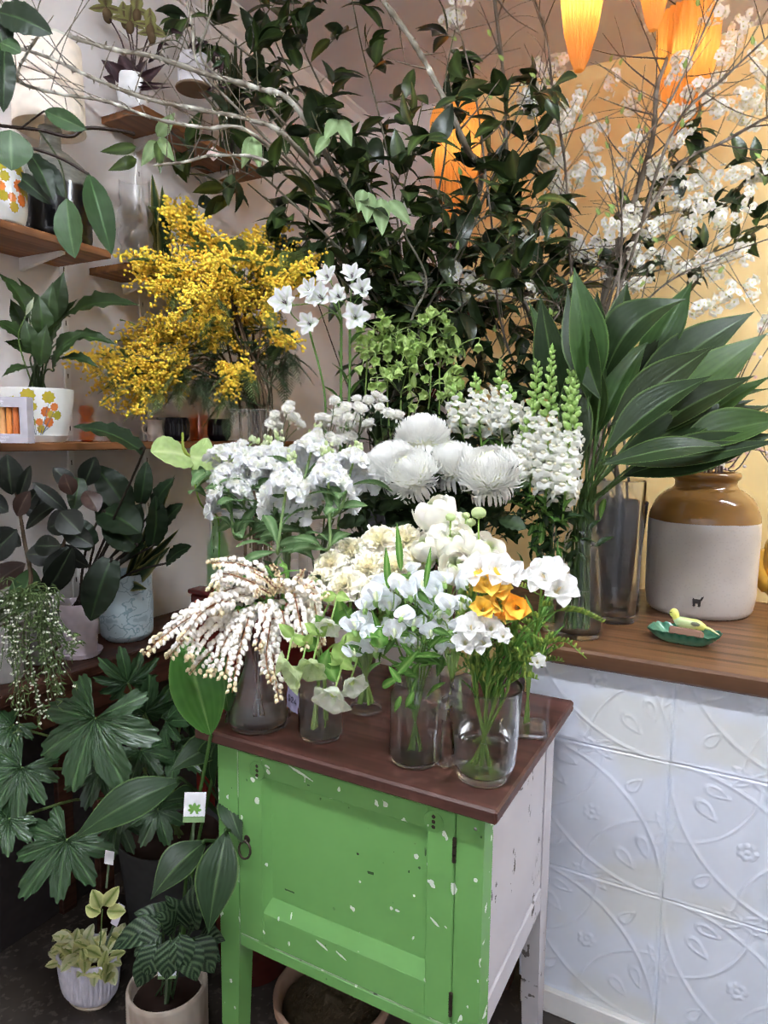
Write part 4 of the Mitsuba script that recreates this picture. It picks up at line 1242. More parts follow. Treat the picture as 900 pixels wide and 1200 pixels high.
# ---- cream carnations
CN = [mk(ruffleG(54, s, c=lin('faf7ea'), inner=lin('f4eed4'), amp=.12), 'bead') for s in (1, 2, 3)]
for x, y, rp, D, lab in ((445, 632, 27, 1.44, 'at the top of the bunch'), (475, 632, 27, 1.45, 'highest on the right of the bunch'), (410, 645, 26, 1.45, 'upper left of the bunch'), (430, 665, 27, 1.38, 'in the middle of the bunch'), (462, 665, 26, 1.38, 'right of the bunch centre'),
                         (385, 660, 24, 1.42, 'at the left side of the bunch'), (372, 680, 22, 1.38, 'leftmost of the bunch'), (402, 685, 25, 1.34, 'lower left of the bunch'), (440, 690, 24, 1.33, 'lowest in front of the bunch'), (490, 650, 22, 1.42, 'rightmost beside the ranunculus')):
    P = at_d(x, y, D)
    d = unit(A([(x - 430) / 130, -.5 - (y - 630) / 110, .9]))
    k, sp = stem_thing('carnation', 'cream ruffled carnation ' + lab, 'cream carnations', P - d * .02, d, V_CAR, .165, .036, .004, .003, lin('8fa85e'))
    put(k, 'bloom', CN[R2.randrange(3)], m=frz(P - d * .01, d, rp / 800 * D, R2.uniform(0, 6)))
    put(k, 'calyx', lathe([(.003, -.012), (.008, -.004), (.009, .008), (.011, .014)], 10, lin('7c9a5e')), 'leaf_thin', True, frz(P - d * .02, d))
    stem_leaves(k, sp, LF['lance'], 3, .06, .008, .4, .8)

# ---- ranunculus
RN = [mk(ranunG(s), 'bead') for s in (1, 2, 3)]
for x, y, rp, D, d, lab in ((510, 600, 26, 1.42, (-.3, -.2, .8), 'open bloom at the top left of the bunch'), (530, 607, 17, 1.44, (.2, .2, 1), 'half open bloom behind the top one'), (520, 622, 22, 1.40, (-.1, -.2, 1), 'wide bloom below the topmost'), (531, 635, 25, 1.36, (0, -.5, .9), 'round tight bloom at the centre of the bunch'),
                            (551, 643, 20, 1.36, (.3, -.4, .9), 'small round bloom right of the centre'), (571, 647, 24, 1.37, (.6, -.2, .8), 'rightmost pale bloom above the white freesias'), (500, 640, 20, 1.38, (-.4, -.4, .8), 'bloom leaning left against the carnations'), (535, 665, 22, 1.31, (0, -.7, .7), 'lowest bloom above the sweet peas'), (552, 672, 17, 1.30, (.3, -.6, .7), 'small lower right bloom')):
    P = at_d(x, y, D)
    d = unit(d)
    k, sp = stem_thing('ranunculus', 'creamy white ranunculus, ' + lab, 'white ranunculus', P - d * .015, d, V_RAN, .17, .034, .003, .0025, lin('93b35e'))
    put(k, 'bloom', RN[R2.randrange(3)], m=frz(P, d, rp / 800 * D, R2.uniform(0, 6)))
    put(k, 'sepal', petals_ring(leafG('ovate', .1, 0, 0, lin('a9c476'), None, 5, 3), 5, -.1, .2, 0, 1.0, .45), 'leaf_thin', True, frz(P - d * rp / 800 * D * .8, d, rp / 800 * D * .8))
for x, y, rp, D, lab in ((561, 601, 9, 1.36, 'flat-topped green ranunculus bud on a straight stem at the right'), (546, 604, 5, 1.40, 'tiny green ranunculus bud beside the tall bud'), (552, 612, 6, 1.38, 'small green ranunculus bud below the tall bud'), (528, 606, 6, 1.36, 'green ranunculus bud in front of the top blooms')):
    P = at_d(x, y, D)
    k, sp = stem_thing('ranunculus_bud', lab, 'ranunculus buds', P, (0, 0, 1), V_RAN, .17, .034, .0022, .002, lin('a5c070'))
    put(k, 'bud', ball((rp / 800 * D, rp / 800 * D, rp / 800 * D * .8), (0, 0, 0), 2, lin('cfdca4')), 'petal', True, tr(P))
    put(k, 'sepal', petals_ring(leafG('ovate', .15, 0, 0, lin('8fb05c'), None, 5, 3), 5, .1, .1, 0, 1.1, .5), 'leaf_thin', True, frz(P - A([0, 0, rp / 800 * D * .7]), (0, 0, 1), rp / 800 * D))

# ---- white stock
SF = [mk(ruffleG(17, 30 + s, 1.6, lin('f8f8fa'), 5, .95, .13, lin('eef0e0'), .45), 'petal') for s in range(3)]
stocks = [(262, 548, 295, 520, 1.62, 'leftmost spike at the edge of the bunch'), (270, 590, 262, 540, 1.55, 'low spike hanging at the left of the bunch'), (320, 570, 325, 515, 1.58, 'tall spike behind the bunch centre'), (333, 590, 340, 540, 1.46, 'big front spike at the bunch centre'),
          (385, 580, 385, 532, 1.46, 'front right spike of the bunch'), (410, 555, 418, 528, 1.52, 'rightmost spike, nearest the chrysanthemums'), (362, 540, 370, 508, 1.62, 'upright spike at the back right of the bunch'), (298, 560, 312, 522, 1.6, 'spike left of centre below the glass rim')]
for x, y, tx, ty, D, lab in stocks:
    P0_, P1_ = at_d(x, y, D), at_d(tx, ty, D + .06)
    ax = unit(P1_ - P0_)
    L = np.linalg.norm(P1_ - P0_)
    k, sp = stem_thing('stock_flower', 'white double stock flower, ' + lab, 'white stock flowers', P0_, ax, V_STK, .24, .045, .004, .0035, lin('7f9a66'))
    put(k, 'spike_stem', tube([P0_, (P0_ + P1_) / 2, P1_ + ax * .01], .0032, .0014, 6, lin('a8c07c')), 'leaf_thin')
    for i in range(30):
        u = (i / 30) ** .9
        a = i * GA + R2.uniform(-.2, .2)
        sd = unit(np.cross(ax, [.3, .2, .9]))
        dd = sd * math.cos(a) + np.cross(ax, sd) * math.sin(a)
        rr = (.038 * (1 - u) + .013) * R2.uniform(.9, 1.1)
        o = P0_ + ax * (L * u * .95 - .012) + dd * rr
        put(k, 'floret', SF[i % 3], m=frz(o, dd + ax * (.25 + .6 * u), (.025 - .010 * u) * R2.uniform(.9, 1.12), R2.uniform(0, 6)))
    put(k, 'buds', cat([ball((.0042, .0042, .006), P1_ + ax * (.004 + .011 * (j % 3)) + A([gs(.008), gs(.008), gs(.003)]), 1, lin('c9dba0' if j % 2 else 'dfe8c4')) for j in range(10)]), 'petal')
    stem_leaves(k, sp, LF['stock'], 13, .09, .026, .45, .97, up=.1)

# ---- snapdragons
def snapG():
    w = lin('f4f4f0')
    pet = leafG('obov', .1, .04, .05, w, None, 6, 5, nw=1.2)
    g = [lathe([(.16, -.75), (.26, -.6), (.30, -.2), (.36, .1), (.30, .28)], 10, np.array([lin('dbe6bf'), lin('e6eed4'), w, w, w])).x(np.diag([1, 1.1, 1, 1]))]
    for a, t, k in ((1.15, .75, .75), (1.99, .75, .75)):
        d = A([math.cos(a) * .75, math.sin(a) * .75, .62 if t else 0])
        g.append(pet.x(frame((math.cos(a) * .2, math.sin(a) * .25, .1), d, (0, -.6, 1), (k, k * 1.1, k))))
    for a in (-2.3, -1.57, -.85):
        d = A([math.cos(a) * .85, math.sin(a) * .85, .25])
        g.append(pet.x(frame((math.cos(a) * .18, math.sin(a) * .22, .15), d, (0, .4, 1), (.72, .72, .72))))
    g.append(ball((.3, .2, .24), (0, -.12, .28), 1, lin('f2f1dc')))
    g.append(petals_ring(leafG('ovate', .1, 0, 0, lin('9dbb6a'), None, 4, 3), 5, .9, .12, 0, .35, .5).t(0, 0, -.78))
    return cat(g)


SN = mk(snapG(), 'petal')
sbud = mk(cat([ball((.5, .5, .75), (0, 0, .3), 1, lin('a9c877')), ball((.3, .3, .3), (0, 0, .9), 1, lin('cfe0a2'))]), 'petal')
snaps = [(540, 500, 531, 452, 1.80, V_SNL, 'shortest, leftmost green-tipped spike'), (562, 500, 557, 440, 1.78, V_SNL, 'spike second from the left in the shorter bunch'), (588, 505, 586, 425, 1.78, V_SNL, 'tallest spike of the shorter bunch'), (600, 500, 598, 455, 1.74, V_SNL, 'rightmost white spike of the shorter bunch'),
         (622, 560, 631, 405, 1.66, V_SN2, 'leftmost tall green spike before the aspidistra leaves'), (640, 575, 647, 408, 1.62, V_SN2, 'tallest pointed spike in the right bunch'), (662, 580, 676, 430, 1.58, V_SN2, 'rightmost spike with the greenest tip'), (655, 590, 672, 412, 1.63, V_SN2, 'spike behind the rightmost one'), (605, 555, 626, 470, 1.64, V_SN2, 'low flowering spike on the left of the right bunch')]
for x, y, tx, ty, D, vs, lab in snaps:
    P0_, P1_ = at_d(x, y, D - .03), at_d(tx, ty, D + .02)
    ax = unit(P1_ - P0_)
    L = np.linalg.norm(P1_ - P0_)
    k, sp = stem_thing('snapdragon', 'white snapdragon, ' + lab, 'white snapdragons', P0_, ax, vs, .28, .036, .003, .0028, lin('6f9148'))
    put(k, 'spike_stem', tube([P0_, (P0_ + P1_) / 2, P1_], .003, .0015, 6, lin('9dbb6a')), 'leaf_thin')
    sd = unit(np.cross(ax, [.3, .2, .9]))
    n = max(11, int(L / .0052))
    whites = .62 if vs is V_SNL else .5
    for i in range(n):
        u = i / n
        a = i * GA
        dd = sd * math.cos(a) + np.cross(ax, sd) * math.sin(a)
        if u < whites:
            o = P0_ + ax * (L * u) + dd * .021
            m = frame(o, np.cross(dd + ax * .1, ax), ax + dd * -.0, (1, 1, 1))
            z = unit(dd + ax * .05 - A([0, 0, .15]))
            yv = unit(ax - z * (ax @ z))
            m = np.eye(4)
            sc_ = .0245 * (1 - .35 * u / whites) * R2.uniform(.9, 1.15)
            m[:3, 0], m[:3, 1], m[:3, 2], m[:3, 3] = np.cross(yv, z) * sc_, yv * sc_, z * sc_, o
            put(k, 'floret', SN, m=m)
        else:
            q = (1 - u) / (1 - whites)
            put(k, 'bud', sbud, m=frz(P0_ + ax * (L * u) + dd * (.003 + .008 * q), dd + ax * (.7 + .8 * (1 - q)), .0065 + .0085 * q, 0))
    put(k, 'tip', lathe([(0, -.01), (.005, -.006), (.004, .006), (0, .014)], 8, lin('9cc06a')), 'leaf_thin', True, frz(P1_, ax))
    stem_leaves(k, sp, LF['lancedark'], 12, .05, .016, .5, .98, up=.2)
    stem_leaves(k, sp, LF['leafygreen'], 8, .045, .015, .55, .98, up=.2)

# leafy dark growth low on the chrysanthemum and snapdragon stems
for i in range(5):
    kk = 'chrysanthemum' + (f'_{i:03d}' if i else '')
    for j in range(26):
        o = at_d(440 + 32 * i + gs(16), 602 + gs(20), 1.60 + gs(.04))
        s = unit(A([gs(1), gs(.7), gs(.6)]))
        L = R2.uniform(.05, .08)
        put(kk, 'leaf_stalk', tube([o - s * .02, o], .0011, .0009, 4, lin('3c4a2c')), 'leaf_satin')
        at_leaf(LF['chrys'], kk, o, o + s * L, L * .6, unit(A([gs(.5), -.5 + gs(.4), .8])))
for i in range(9):
    kk = 'snapdragon' + (f'_{i:03d}' if i else '')
    cx, cy = (600, 540) if i < 4 else (645, 628)
    for j in range(22):
        o = at_d(cx + gs(22), cy + gs(22), (1.78 if i < 4 else 1.66) + gs(.03))
        s = unit(A([gs(.8), gs(.6), .4 + gs(.6)]))
        L = R2.uniform(.035, .055)
        at_leaf(LF['lancedark' if j % 3 else 'leafygreen'], kk, o, o + s * L, L * .3, unit(A([gs(.5), -.5 + gs(.4), .8])))

# ---- alstroemeria
AP = leafG('obov', .16, .05, .02, lin('f2f3f8'), lin('e2ebd8'), 8, 5)
alG = cat([petals_ring(AP, 3, .75, .08, 0, 1, .62), petals_ring(AP, 3, .85, .06, 1.05, 1.02, .42)] + [tube([(0, 0, .1), (.08 * math.cos(a), .08 * math.sin(a), .55)], .012, .02, 4, lin('6a5a66')) for a in (0, 1.3, 2.6, 3.9, 5.2)] + [lathe([(.05, -.25), (.09, -.1), (.12, .1)], 8, lin('b7cf95'))])
AL = mk(alG, 'petal')
als = [((337, 355), 'lowest flower on the left'), ((362, 380), 'flower drooping below the cluster'), ((377, 350), 'flower at the centre of the cluster'), ((365, 340), 'flower high left in the cluster'), ((398, 348), 'flower right of centre'), ((385, 325), 'flower near the top'), ((412, 325), 'tallest flower on the right'), ((425, 340), 'flower among the camellia leaves'), ((416, 372), 'small starry flower low on the right')]
heads = [(400, 372, (0, 1, 2, 3, 5)), (410, 378, (4, 6, 7, 8))]
for hx, hy, ids in heads:
    H_ = at_d(hx, hy, 1.86)
    k, sp = stem_thing('alstroemeria', 'white alstroemeria cluster on a tall stem, ' + ('left of the two' if hx == 400 else 'right one with the starry low flower'), 'white alstroemerias', H_, (0, 0, 1), V_ALS, .3, .035, .0042, .0036, lin('6d9150'))
    for i in ids:
        (x, y), lab = als[i]
        P = at_d(x, y, 1.78)
        d = unit(P - H_ + A([0, -.05, .02]) + tocam(P) * .06)
        put(k, 'pedicel', tube(spline([H_, H_ + A([0, 0, .02]) + (P - H_) * .4, P - d * .02], 4), .0018, .0014, 5, lin('8fae6a')), 'leaf_thin')
        put(k, 'flower', AL, m=frz(P - d * .012, d + A([gs(.15), gs(.15), gs(.1)]), .047 * R2.uniform(.85, 1.08), R2.uniform(0, 6)))
    stem_leaves(k, sp, LF['lance'], 6, .07, .014, .6, 1.0)
k, sp = stem_thing('alstroemeria', 'single white alstroemeria flower facing left on its slanting stem beside the wattle', 'white alstroemerias', at_d(362, 385, 1.84), (-.3, 0, 1), V_ALS, .3, .035, .003, .0028, lin('6d9150'))
put(k, 'flower', AL, m=frz(at_d(337, 357, 1.76), tocam(at_d(337, 357, 1.8)) + A([-.4, 0, .3]), .052, .4))
put(k, 'pedicel', tube(spline([at_d(362, 385, 1.84), at_d(345, 372, 1.8), at_d(337, 359, 1.765)], 4), .002, .0015, 5, lin('8fae6a')), 'leaf_thin')

# ---- button chrysanthemums
MB = mk(mumG(70, 4, 1.85, lin('f8f7f4'), lin('eef0d2'), .34, 4), 'petal')
sprays = [((330, 490), [(322, 487), (337, 480), (344, 490), (327, 500), (340, 474), (352, 498), (318, 497)], 'far left spray above the stock'), ((385, 490), [(385, 492), (396, 485), (378, 500), (392, 470), (376, 490), (372, 508)], 'spray left of centre'), ((400, 490), [(408, 490), (418, 491), (398, 495), (412, 500), (405, 478), (420, 478)], 'central spray'),
          ((395, 505), [(387, 512), (400, 508), (412, 512), (395, 517), (388, 532), (405, 515)], 'lowest spray in front'), ((420, 475), [(418, 468), (432, 470), (440, 463), (447, 468), (424, 480)], 'spray at the back right'), ((450, 490), [(455, 485), (466, 487), (445, 478), (432, 497)], 'sparse spray near the green hellebores')]
for (hx, hy), bl, lab in sprays:
    H_ = at_d(hx, hy + 38, 1.76)
    k, sp = stem_thing('button_chrysanthemum', 'spray of small white button chrysanthemums, ' + lab, 'white button chrysanthemum sprays', H_, (0, 0, 1), V_MUM, .26, .045, .0022, .002, lin('5a6a45'))
    for x, y in bl:
        P = at_d(x, y, 1.70 + gs(.03))
        d = unit(P - H_ + tocam(P) * .05 + A([0, 0, .04]))
        put(k, 'pedicel', tube(spline([H_ + A([0, 0, gs(.01)]), (H_ + P) / 2 + A([gs(.006), gs(.006), 0]), P - d * .004], 3), .0011, .0009, 4, lin('6d7d55')), 'leaf_thin')
        put(k, 'bloom', MB, m=frz(P, d, np.array([1, 1, .8]) * .0185 * R2.uniform(.8, 1.1), R2.uniform(0, 6)))
    stem_leaves(k, sp, LF['lancedark'], 14, .04, .006, .6, 1.0)

# ---- green hellebores
HP = leafG('heart', .05, 0, 0, lin('bcd488'), None, 6, 5, cup=.5)
hcup = cat([petals_ring(HP, 5, 1.0, .12, 0, 1, .95), ball(.18, (0, 0, .3), 0, lin('dbe3a8')), ball((.22, .22, .12), (0, 0, .02), 0, lin('b0c97a'))])
HC = mk(hcup, 'petal')
hsite = [((455, 400), 'tallest on the left of the bunch'), ((430, 410), 'leftmost of the bunch'), ((480, 420), 'central in the bunch'), ((505, 380), 'topmost at the back'), ((515, 420), 'right of the bunch'), ((470, 450), 'lowest in front'), ((525, 455), 'lowest on the right')]
for (hx, hy), lab in hsite:
    H_ = at_d(hx, hy + 12, 1.93)
    k, sp = stem_thing('green_hellebore', 'lime green hellebore spray with nodding cups, ' + lab, 'green hellebore sprays', H_, (0, 0, 1), V_HEL, .28, .045, .003, .0025, lin('a3bf6f'))
    for i in range(11):
        P = at_d(hx + gs(18), hy + gs(15), 1.88 + gs(.035))
        d = unit(tocam(P) * .7 + A([gs(.6), gs(.4), -.5 + gs(.4)]))
        top = P + A([0, 0, .012]) - d * .012
        put(k, 'pedicel', tube(spline([H_, (H_ + top) / 2 + A([0, 0, .02]), top, P - d * .004], 4), .0014, .0011, 5, lin('b7cf88')), 'leaf_thin')
        put(k, 'cup', HC, m=frz(P - d * .006, d, .024 * R2.uniform(.75, 1.15), R2.uniform(0, 6)))
        for q in range(2):
            s = unit(A([gs(1), gs(.8), .4 + gs(.5)]))
            b = (H_ + top) / 2 + A([0, 0, .015])
            at_leaf(LF['lime'], k, b, b + s * .045, .018, (0, -.4, 1), 'bract')
    stem_leaves(k, sp, LF['lancedark'], 8, .09, .016, .55, .95, up=.2)

# ---- sweet peas
SPp = leafG('heart', .1, .05, .05, lin('eff1f5'), None, 9, 9, nw=1.4)
spea = cat([SPp.x(frame((0, 0, 0), (0, .12, 1), (0, -1, .12), (1.05, 1.5, 1.05))), SPp.x(frame((.05, 0, .05), (.4, -.45, .8), (1, -.2, -.4), (.8, .75, .8))), SPp.x(frame((-.05, 0, .05), (-.4, -.45, .8), (-1, -.2, -.4), (.8, .75, .8))),
            ball((.13, .2, .3), (0, -.12, .25), 1, lin('e3ebc9')), lathe([(.04, -.3), (.12, -.2), (.16, 0), (.12, .08)], 8, lin('9fc07a'))])
SPF = mk(spea, 'petal')
spG = [(428, 715), (415, 740), (437, 752), (465, 690), (440, 705), (470, 725), (455, 715), (495, 690), (510, 700), (485, 735), (505, 745), (520, 740), (525, 715), (500, 715), (480, 700), (540, 690), (535, 760), (415, 770), (520, 685), (460, 745), (510, 765), (450, 695), (480, 672), (495, 710), (450, 735), (425, 735), (440, 765), (540, 715), (515, 725), (530, 740), (475, 755), (490, 770), (505, 720)]
pea_lab = ['leftmost spray over the carnation vase', 'spray low on the left beside the pale hellebores', 'upper left spray before the carnations', 'central spray over the jar mouth', 'upper spray below the ranunculus', 'front spray drooping at the jar neck', 'right spray beside the freesias', 'back spray against the ranunculus', 'spray left of the jar mouth', 'spray right of the jar mouth', 'lowest spray over the jar shoulder']
for i in range(11):
    pts = spG[i * 3:i * 3 + 3]
    hx, hy = np.mean(pts, 0)
    D = 1.2 + gs(.02)
    H_ = at_d(hx, hy + 22, D)
    k, sp = stem_thing('sweet_pea', 'white sweet pea, ' + pea_lab[i], 'white sweet peas', at_d(hx, hy - 10, D), (0, 0, 1), V_MAS, .168, .032, .0022, .0014, lin('7fa25a'))
    for x, y in pts:
        P = at_d(x, y, D - .03 + gs(.02))
        d = unit(tocam(P) * .6 + A([gs(.5), gs(.3), .35 + gs(.3)]))
        put(k, 'pedicel', tube(spline([H_, (H_ + P) / 2 + A([0, 0, .012]), P - d * .01], 4), .0011, .0009, 5, lin('93b56a')), 'leaf_thin')
        z = d
        m = frz(P, unit(A([0, 0, 1.]) * .8 + d * .4), .03 * R2.uniform(.85, 1.2), R2.uniform(-.6, .6))
        # face the standard petal outward
        yv = unit(-d + A([gs(.4), gs(.3), .1 + gs(.25)]))
        zv = unit(A([0, 0, 1.]) - yv * yv[2])
        s_ = .031 * R2.uniform(.85, 1.2)
        m[:3, 0], m[:3, 1], m[:3, 2] = np.cross(yv, zv) * s_, yv * s_, zv * s_
        put(k, 'flower', SPF, m=m)
    for j in range(6):
        b = H_ + A([gs(.02), gs(.02), gs(.03)])
        s = unit(A([gs(1), -abs(gs(.6)), .5 + gs(.7)]))
        at_leaf(LF['lance' if j % 2 else 'leafygreen'], k, b, b + s * R2.uniform(.035, .06), R2.uniform(.008, .016), (gs(.5), -.6, .7))
    # thin curling tendril
    tb_ = [H_ + A([.012 * math.sin(2.2 * t) * t, -.01 * t, .018 * t]) for t in np.linspace(0, 3, 12)]
    put(k, 'tendril', tube(tb_, .0008, .0005, 4, lin('a9c880')), 'leaf_thin')
for x, y, tx, ty, W in ((455, 690, 452, 640, .012), (470, 670, 465, 612, .012), (445, 760, 445, 735, .03), (498, 690, 505, 640, .01), (480, 745, 440, 735, .012), (465, 790, 492, 760, .014), (470, 800, 455, 780, .012), (485, 810, 475, 830, .012), (470, 815, 462, 835, .010)):
    at_leaf(LF['leafygreen'], 'sweet_pea_003', at_d(x, y, 1.15), at_d(tx, ty, 1.16), W, tocam(at_d(x, y, 1.16)))

# ---- freesias
def freesiaG(c, ct, tilt=.62):
    pet = leafG('round', .14, .04, .02, c, None, 11, 7, cup=.25, tip=.10)
    tubeg = lathe([(.05, -.75), (.08, -.5), (.14, -.15), (.24, .1)], 12, np.array([A(ct), A(ct), (A(c) + A(ct)) / 2, A(c)]))
    return cat([tubeg, petals_ring(pet, 3, tilt, .14, 0, .95, .84), petals_ring(pet, 3, tilt + .12, .12, 1.047, 1.0, .78)] + [tube([(0, 0, -.1), (.05 * math.cos(a), .05 * math.sin(a), .5)], .014, .022, 4, lin('efe2b0')) for a in (0, 2.1, 4.2)])


FW = mk(freesiaG(lin('f5f5f4'), lin('e2e6b8')), 'petal')
FY = mk(freesiaG(lin('fcd862'), lin('f6da80'), 1.0), 'bead')
FO = mk(freesiaG(lin('f8c04e'), lin('f6da80'), 1.25), 'bead')
FB = [mk(ball((.42, .42, 1), (0, 0, .8), 1, lin(c)), 'petal') for c in ('8aa650', 'a9ba5c', '6f8a42', 'c2ac58')]
fre = [((560, 672), [(560, 668, 'W', 24), (585, 668, 'W', 24), (600, 672, 'W', 20)], 'white freesia open at the top of the jug bunch'), ((635, 670), [(637, 675, 'W', 26), (655, 690, 'W', 27), (648, 668, 'W', 20)], 'white freesia spray at the right, nearest the counter'),
       ((555, 740), [(552, 735, 'W', 22), (565, 752, 'W', 18), (545, 752, 'W', 18), (575, 735, 'W', 18)], 'white freesia low in front of the jug bunch'), ((572, 685), [(572, 684, 'Y', 21), (585, 690, 'Y', 17)], 'bright yellow freesia at the top of the jug bunch'),
       ((585, 700), [(584, 703, 'Y', 16), (566, 714, 'Y', 15)], 'yellow freesia with round open mouth facing front'), ((607, 712), [(606, 712, 'O', 22), (588, 722, 'O', 10)], 'deep orange-yellow freesia in half-open bud'), ((595, 740), [(590, 745, 'W', 12)], 'budding freesia at the jug centre'),
       ((625, 730), [], 'budding freesia right of the yellow blooms'), ((610, 760), [], 'green-budded freesia above the jug rim'), ((640, 740), [(630, 775, 'W', 12)], 'budding freesia over the square vase'), ((575, 775), [], 'short green freesia bud stem inside the jug mouth')]
for n, ((hx, hy), fl, lab) in enumerate(fre):
    D = 1.12 + gs(.015)
    vs, mh, mr = (V_JUG, .165, .055) if n not in (1, 7, 9) else (V_SQ, .17, .036)
    if vs is V_SQ:
        D = 1.2
    H_ = at_d(hx, hy + 14, D + .02)
    k, sp = stem_thing('freesia', lab, 'freesias', H_, (gs(.2), -.2, 1), vs, mh, mr, .0028, .002, lin('8fae5a'))
    for x, y, c, rp in fl:
        P = at_d(x, y, D - .03)
        d = unit(tocam(P) * .8 + A([gs(.35) + (x - 590) / 150, 0, .35 + gs(.2)]))
        s_ = rp / 800 * D * (.98 if c == 'W' else 1.5)
        B_ = P - d * s_ * .35
        put(k, 'pedicel', tube(spline([H_, (H_ + B_) / 2 - A([0, 0, .004]), B_ - d * s_ * .7], 3), .0016, .0014, 5, lin('8fae5a')), 'leaf_thin')
        put(k, 'flower', {'W': FW, 'Y': FY, 'O': FO}[c], m=frz(B_, d, s_, R2.uniform(0, 6)))
    # arching comb of buds
    side = unit(A([gs(1) + .3, -.5 + gs(.3), 0]))
    L = R2.uniform(.05, .085)
    comb = spline([H_, H_ + side * L * .5 + A([0, 0, .012]), H_ + side * L + A([0, 0, -.008])], 5)
    put(k, 'comb', tube(comb, .0015, .001, 5, lin('7d9c4e')), 'leaf_thin')
    for j in range(9):
        o = comb[min(len(comb) - 1, 1 + j)]
        put(k, 'bud', FB[R2.randrange(3) if n else 3], m=frz(o, A([gs(.2), gs(.2), 1.]) + side * .5, .0075 * (1 - .06 * j)))
    for q in range(6):
        b0 = sp[int(len(sp) * R2.uniform(.55, .97))]
        s2 = unit(A([gs(1), -.6 + gs(.4), .7]))
        cb = spline([b0, b0 + s2 * .025, b0 + s2 * .05 + A([0, 0, -.004])], 4)
        put(k, 'comb', tube(cb, .0012, .0008, 4, lin('7d9c4e')), 'leaf_thin')
        for j in range(6):
            put(k, 'bud', FB[R2.randrange(3)], m=frz(cb[min(len(cb) - 1, j + 2)], A([gs(.3), gs(.3), 1.]), .0062 * (1 - .05 * j)))
    stem_leaves(k, sp, LF['leafygreen'], 8, .075, .008, .3, .85, up=1.4)
# green comb of buds pointing right over the counter
k, sp = stem_thing('freesia', 'freesia comb of green buds pointing right over the counter edge', 'freesias', at_d(655, 715, 1.2), (.6, -.1, .4), V_SQ, .17, .036, .002, .0015, lin('7d9c4e'))
cb = spline([at_d(655, 715, 1.2), at_d(680, 718, 1.2), at_d(706, 729, 1.2)], 8)
put(k, 'comb', tube(cb, .0015, .0009, 5, lin('7d9c4e')), 'leaf_thin')
for j in range(1, len(cb)):
    put(k, 'bud', FB[j % 3], m=frz(cb[j], A([.7, 0, .8]), .0085 * (1 - .03 * j)))

# ---- pieris sprays
def racemeG(pts, n, seed, size=.0047, buds=.25, red=.3):
    r = np.random.default_rng(seed)
    sp = spline(pts, 6)
    L = np.concatenate([[0], np.cumsum(np.linalg.norm(np.diff(sp, axis=0), axis=1))])
    bell = lathe([(.28, -1.0), (.62, -.75), (1.0, -.2), (.9, .35), (.45, .8), (.52, 1.0)], 7, np.array([lin('d8cfae'), lin('f4f0e2'), lin('faf8f0'), lin('faf8f0'), lin('f5f1e4'), lin('efe9d8')]))
    sepal = ball((.7, .7, .3), (0, 0, -.95), 0, lin('8d4a3a'))
    g = [tube(sp, .0013, .0008, 5, lin('8a4a38'), col2=lin('a6764e'))]
    for i in range(n):
        s = (i + r.uniform(0, .8)) / n
        o = A([np.interp(s * L[-1], L, sp[:, k]) for k in range(3)])
        t = sp[min(len(sp) - 1, int(s * (len(sp) - 1)) + 1)] - sp[max(0, int(s * (len(sp) - 1)) - 1)]
        t = unit(t)
        a = i * 2.1 + r.uniform(-.4, .4)
        sd = unit(np.cross(t, [.2, .3, .9] if abs(t[2]) < .9 else [1, 0, 0]))
        dd = sd * math.cos(a) + np.cross(t, sd) * math.sin(a)
        k = size * (1.0 - .45 * s) * r.uniform(.85, 1.15)
        c = o + dd * k * (1.9 + r.uniform(-.5, .7))
        b = bell.x(frz(c, unit(dd * .7 + A([0, 0, -.8]) + t * .2), (k, k, k * 1.25)))
        if s > 1 - buds:
            b = b.col(lin('e0d2ac') * r.uniform(.8, 1.1))
        g.append(b)
        if r.random() < red:
            g.append(sepal.x(frz(c, unit(dd * .7 + A([0, 0, -.8])), k)))
    return cat(g)


pier = [('far left sprig trailing past the cabinet edge', (262, 712), [[(262, 712), (225, 715), (168, 768)], [(262, 705), (220, 725), (180, 755)], [(265, 712), (235, 730), (195, 772)], [(262, 720), (240, 740), (220, 775)], [(270, 700), (240, 715), (210, 750)]]),
        ('upper left sprig with its tip pointing left', (290, 690), [[(305, 672), (275, 660), (246, 660)], [(300, 685), (262, 672), (250, 692)], [(300, 690), (270, 690), (245, 705)], [(295, 695), (268, 700), (255, 722)]]),
        ('front left sprig drooping over the decanter', (285, 720), [[(285, 712), (262, 745), (222, 790)], [(287, 715), (272, 750), (262, 797)], [(292, 720), (280, 765), (272, 812)], [(295, 715), (270, 740), (245, 795)]]),
        ('middle sprig hanging straight down before the decanter neck', (315, 715), [[(312, 715), (308, 740), (303, 762)], [(320, 712), (316, 750), (312, 790)], [(322, 720), (320, 770), (327, 823)], [(330, 715), (335, 740), (348, 755)], [(318, 720), (312, 770), (318, 800)]]),
        ('right sprig with reddish stems over the jam jar', (350, 700), [[(345, 695), (352, 730), (358, 762)], [(352, 695), (365, 720), (378, 758)], [(350, 690), (370, 690), (398, 708)], [(345, 685), (365, 695), (385, 700)], [(355, 692), (368, 706), (372, 740)]]),
        ('topmost young sprig with brownish red buds', (325, 680), [[(330, 690), (325, 672), (318, 662)], [(335, 690), (350, 678), (356, 668)], [(325, 690), (310, 678), (296, 670)], [(340, 695), (352, 690), (368, 688)], [(318, 695), (305, 690), (300, 700)]])]
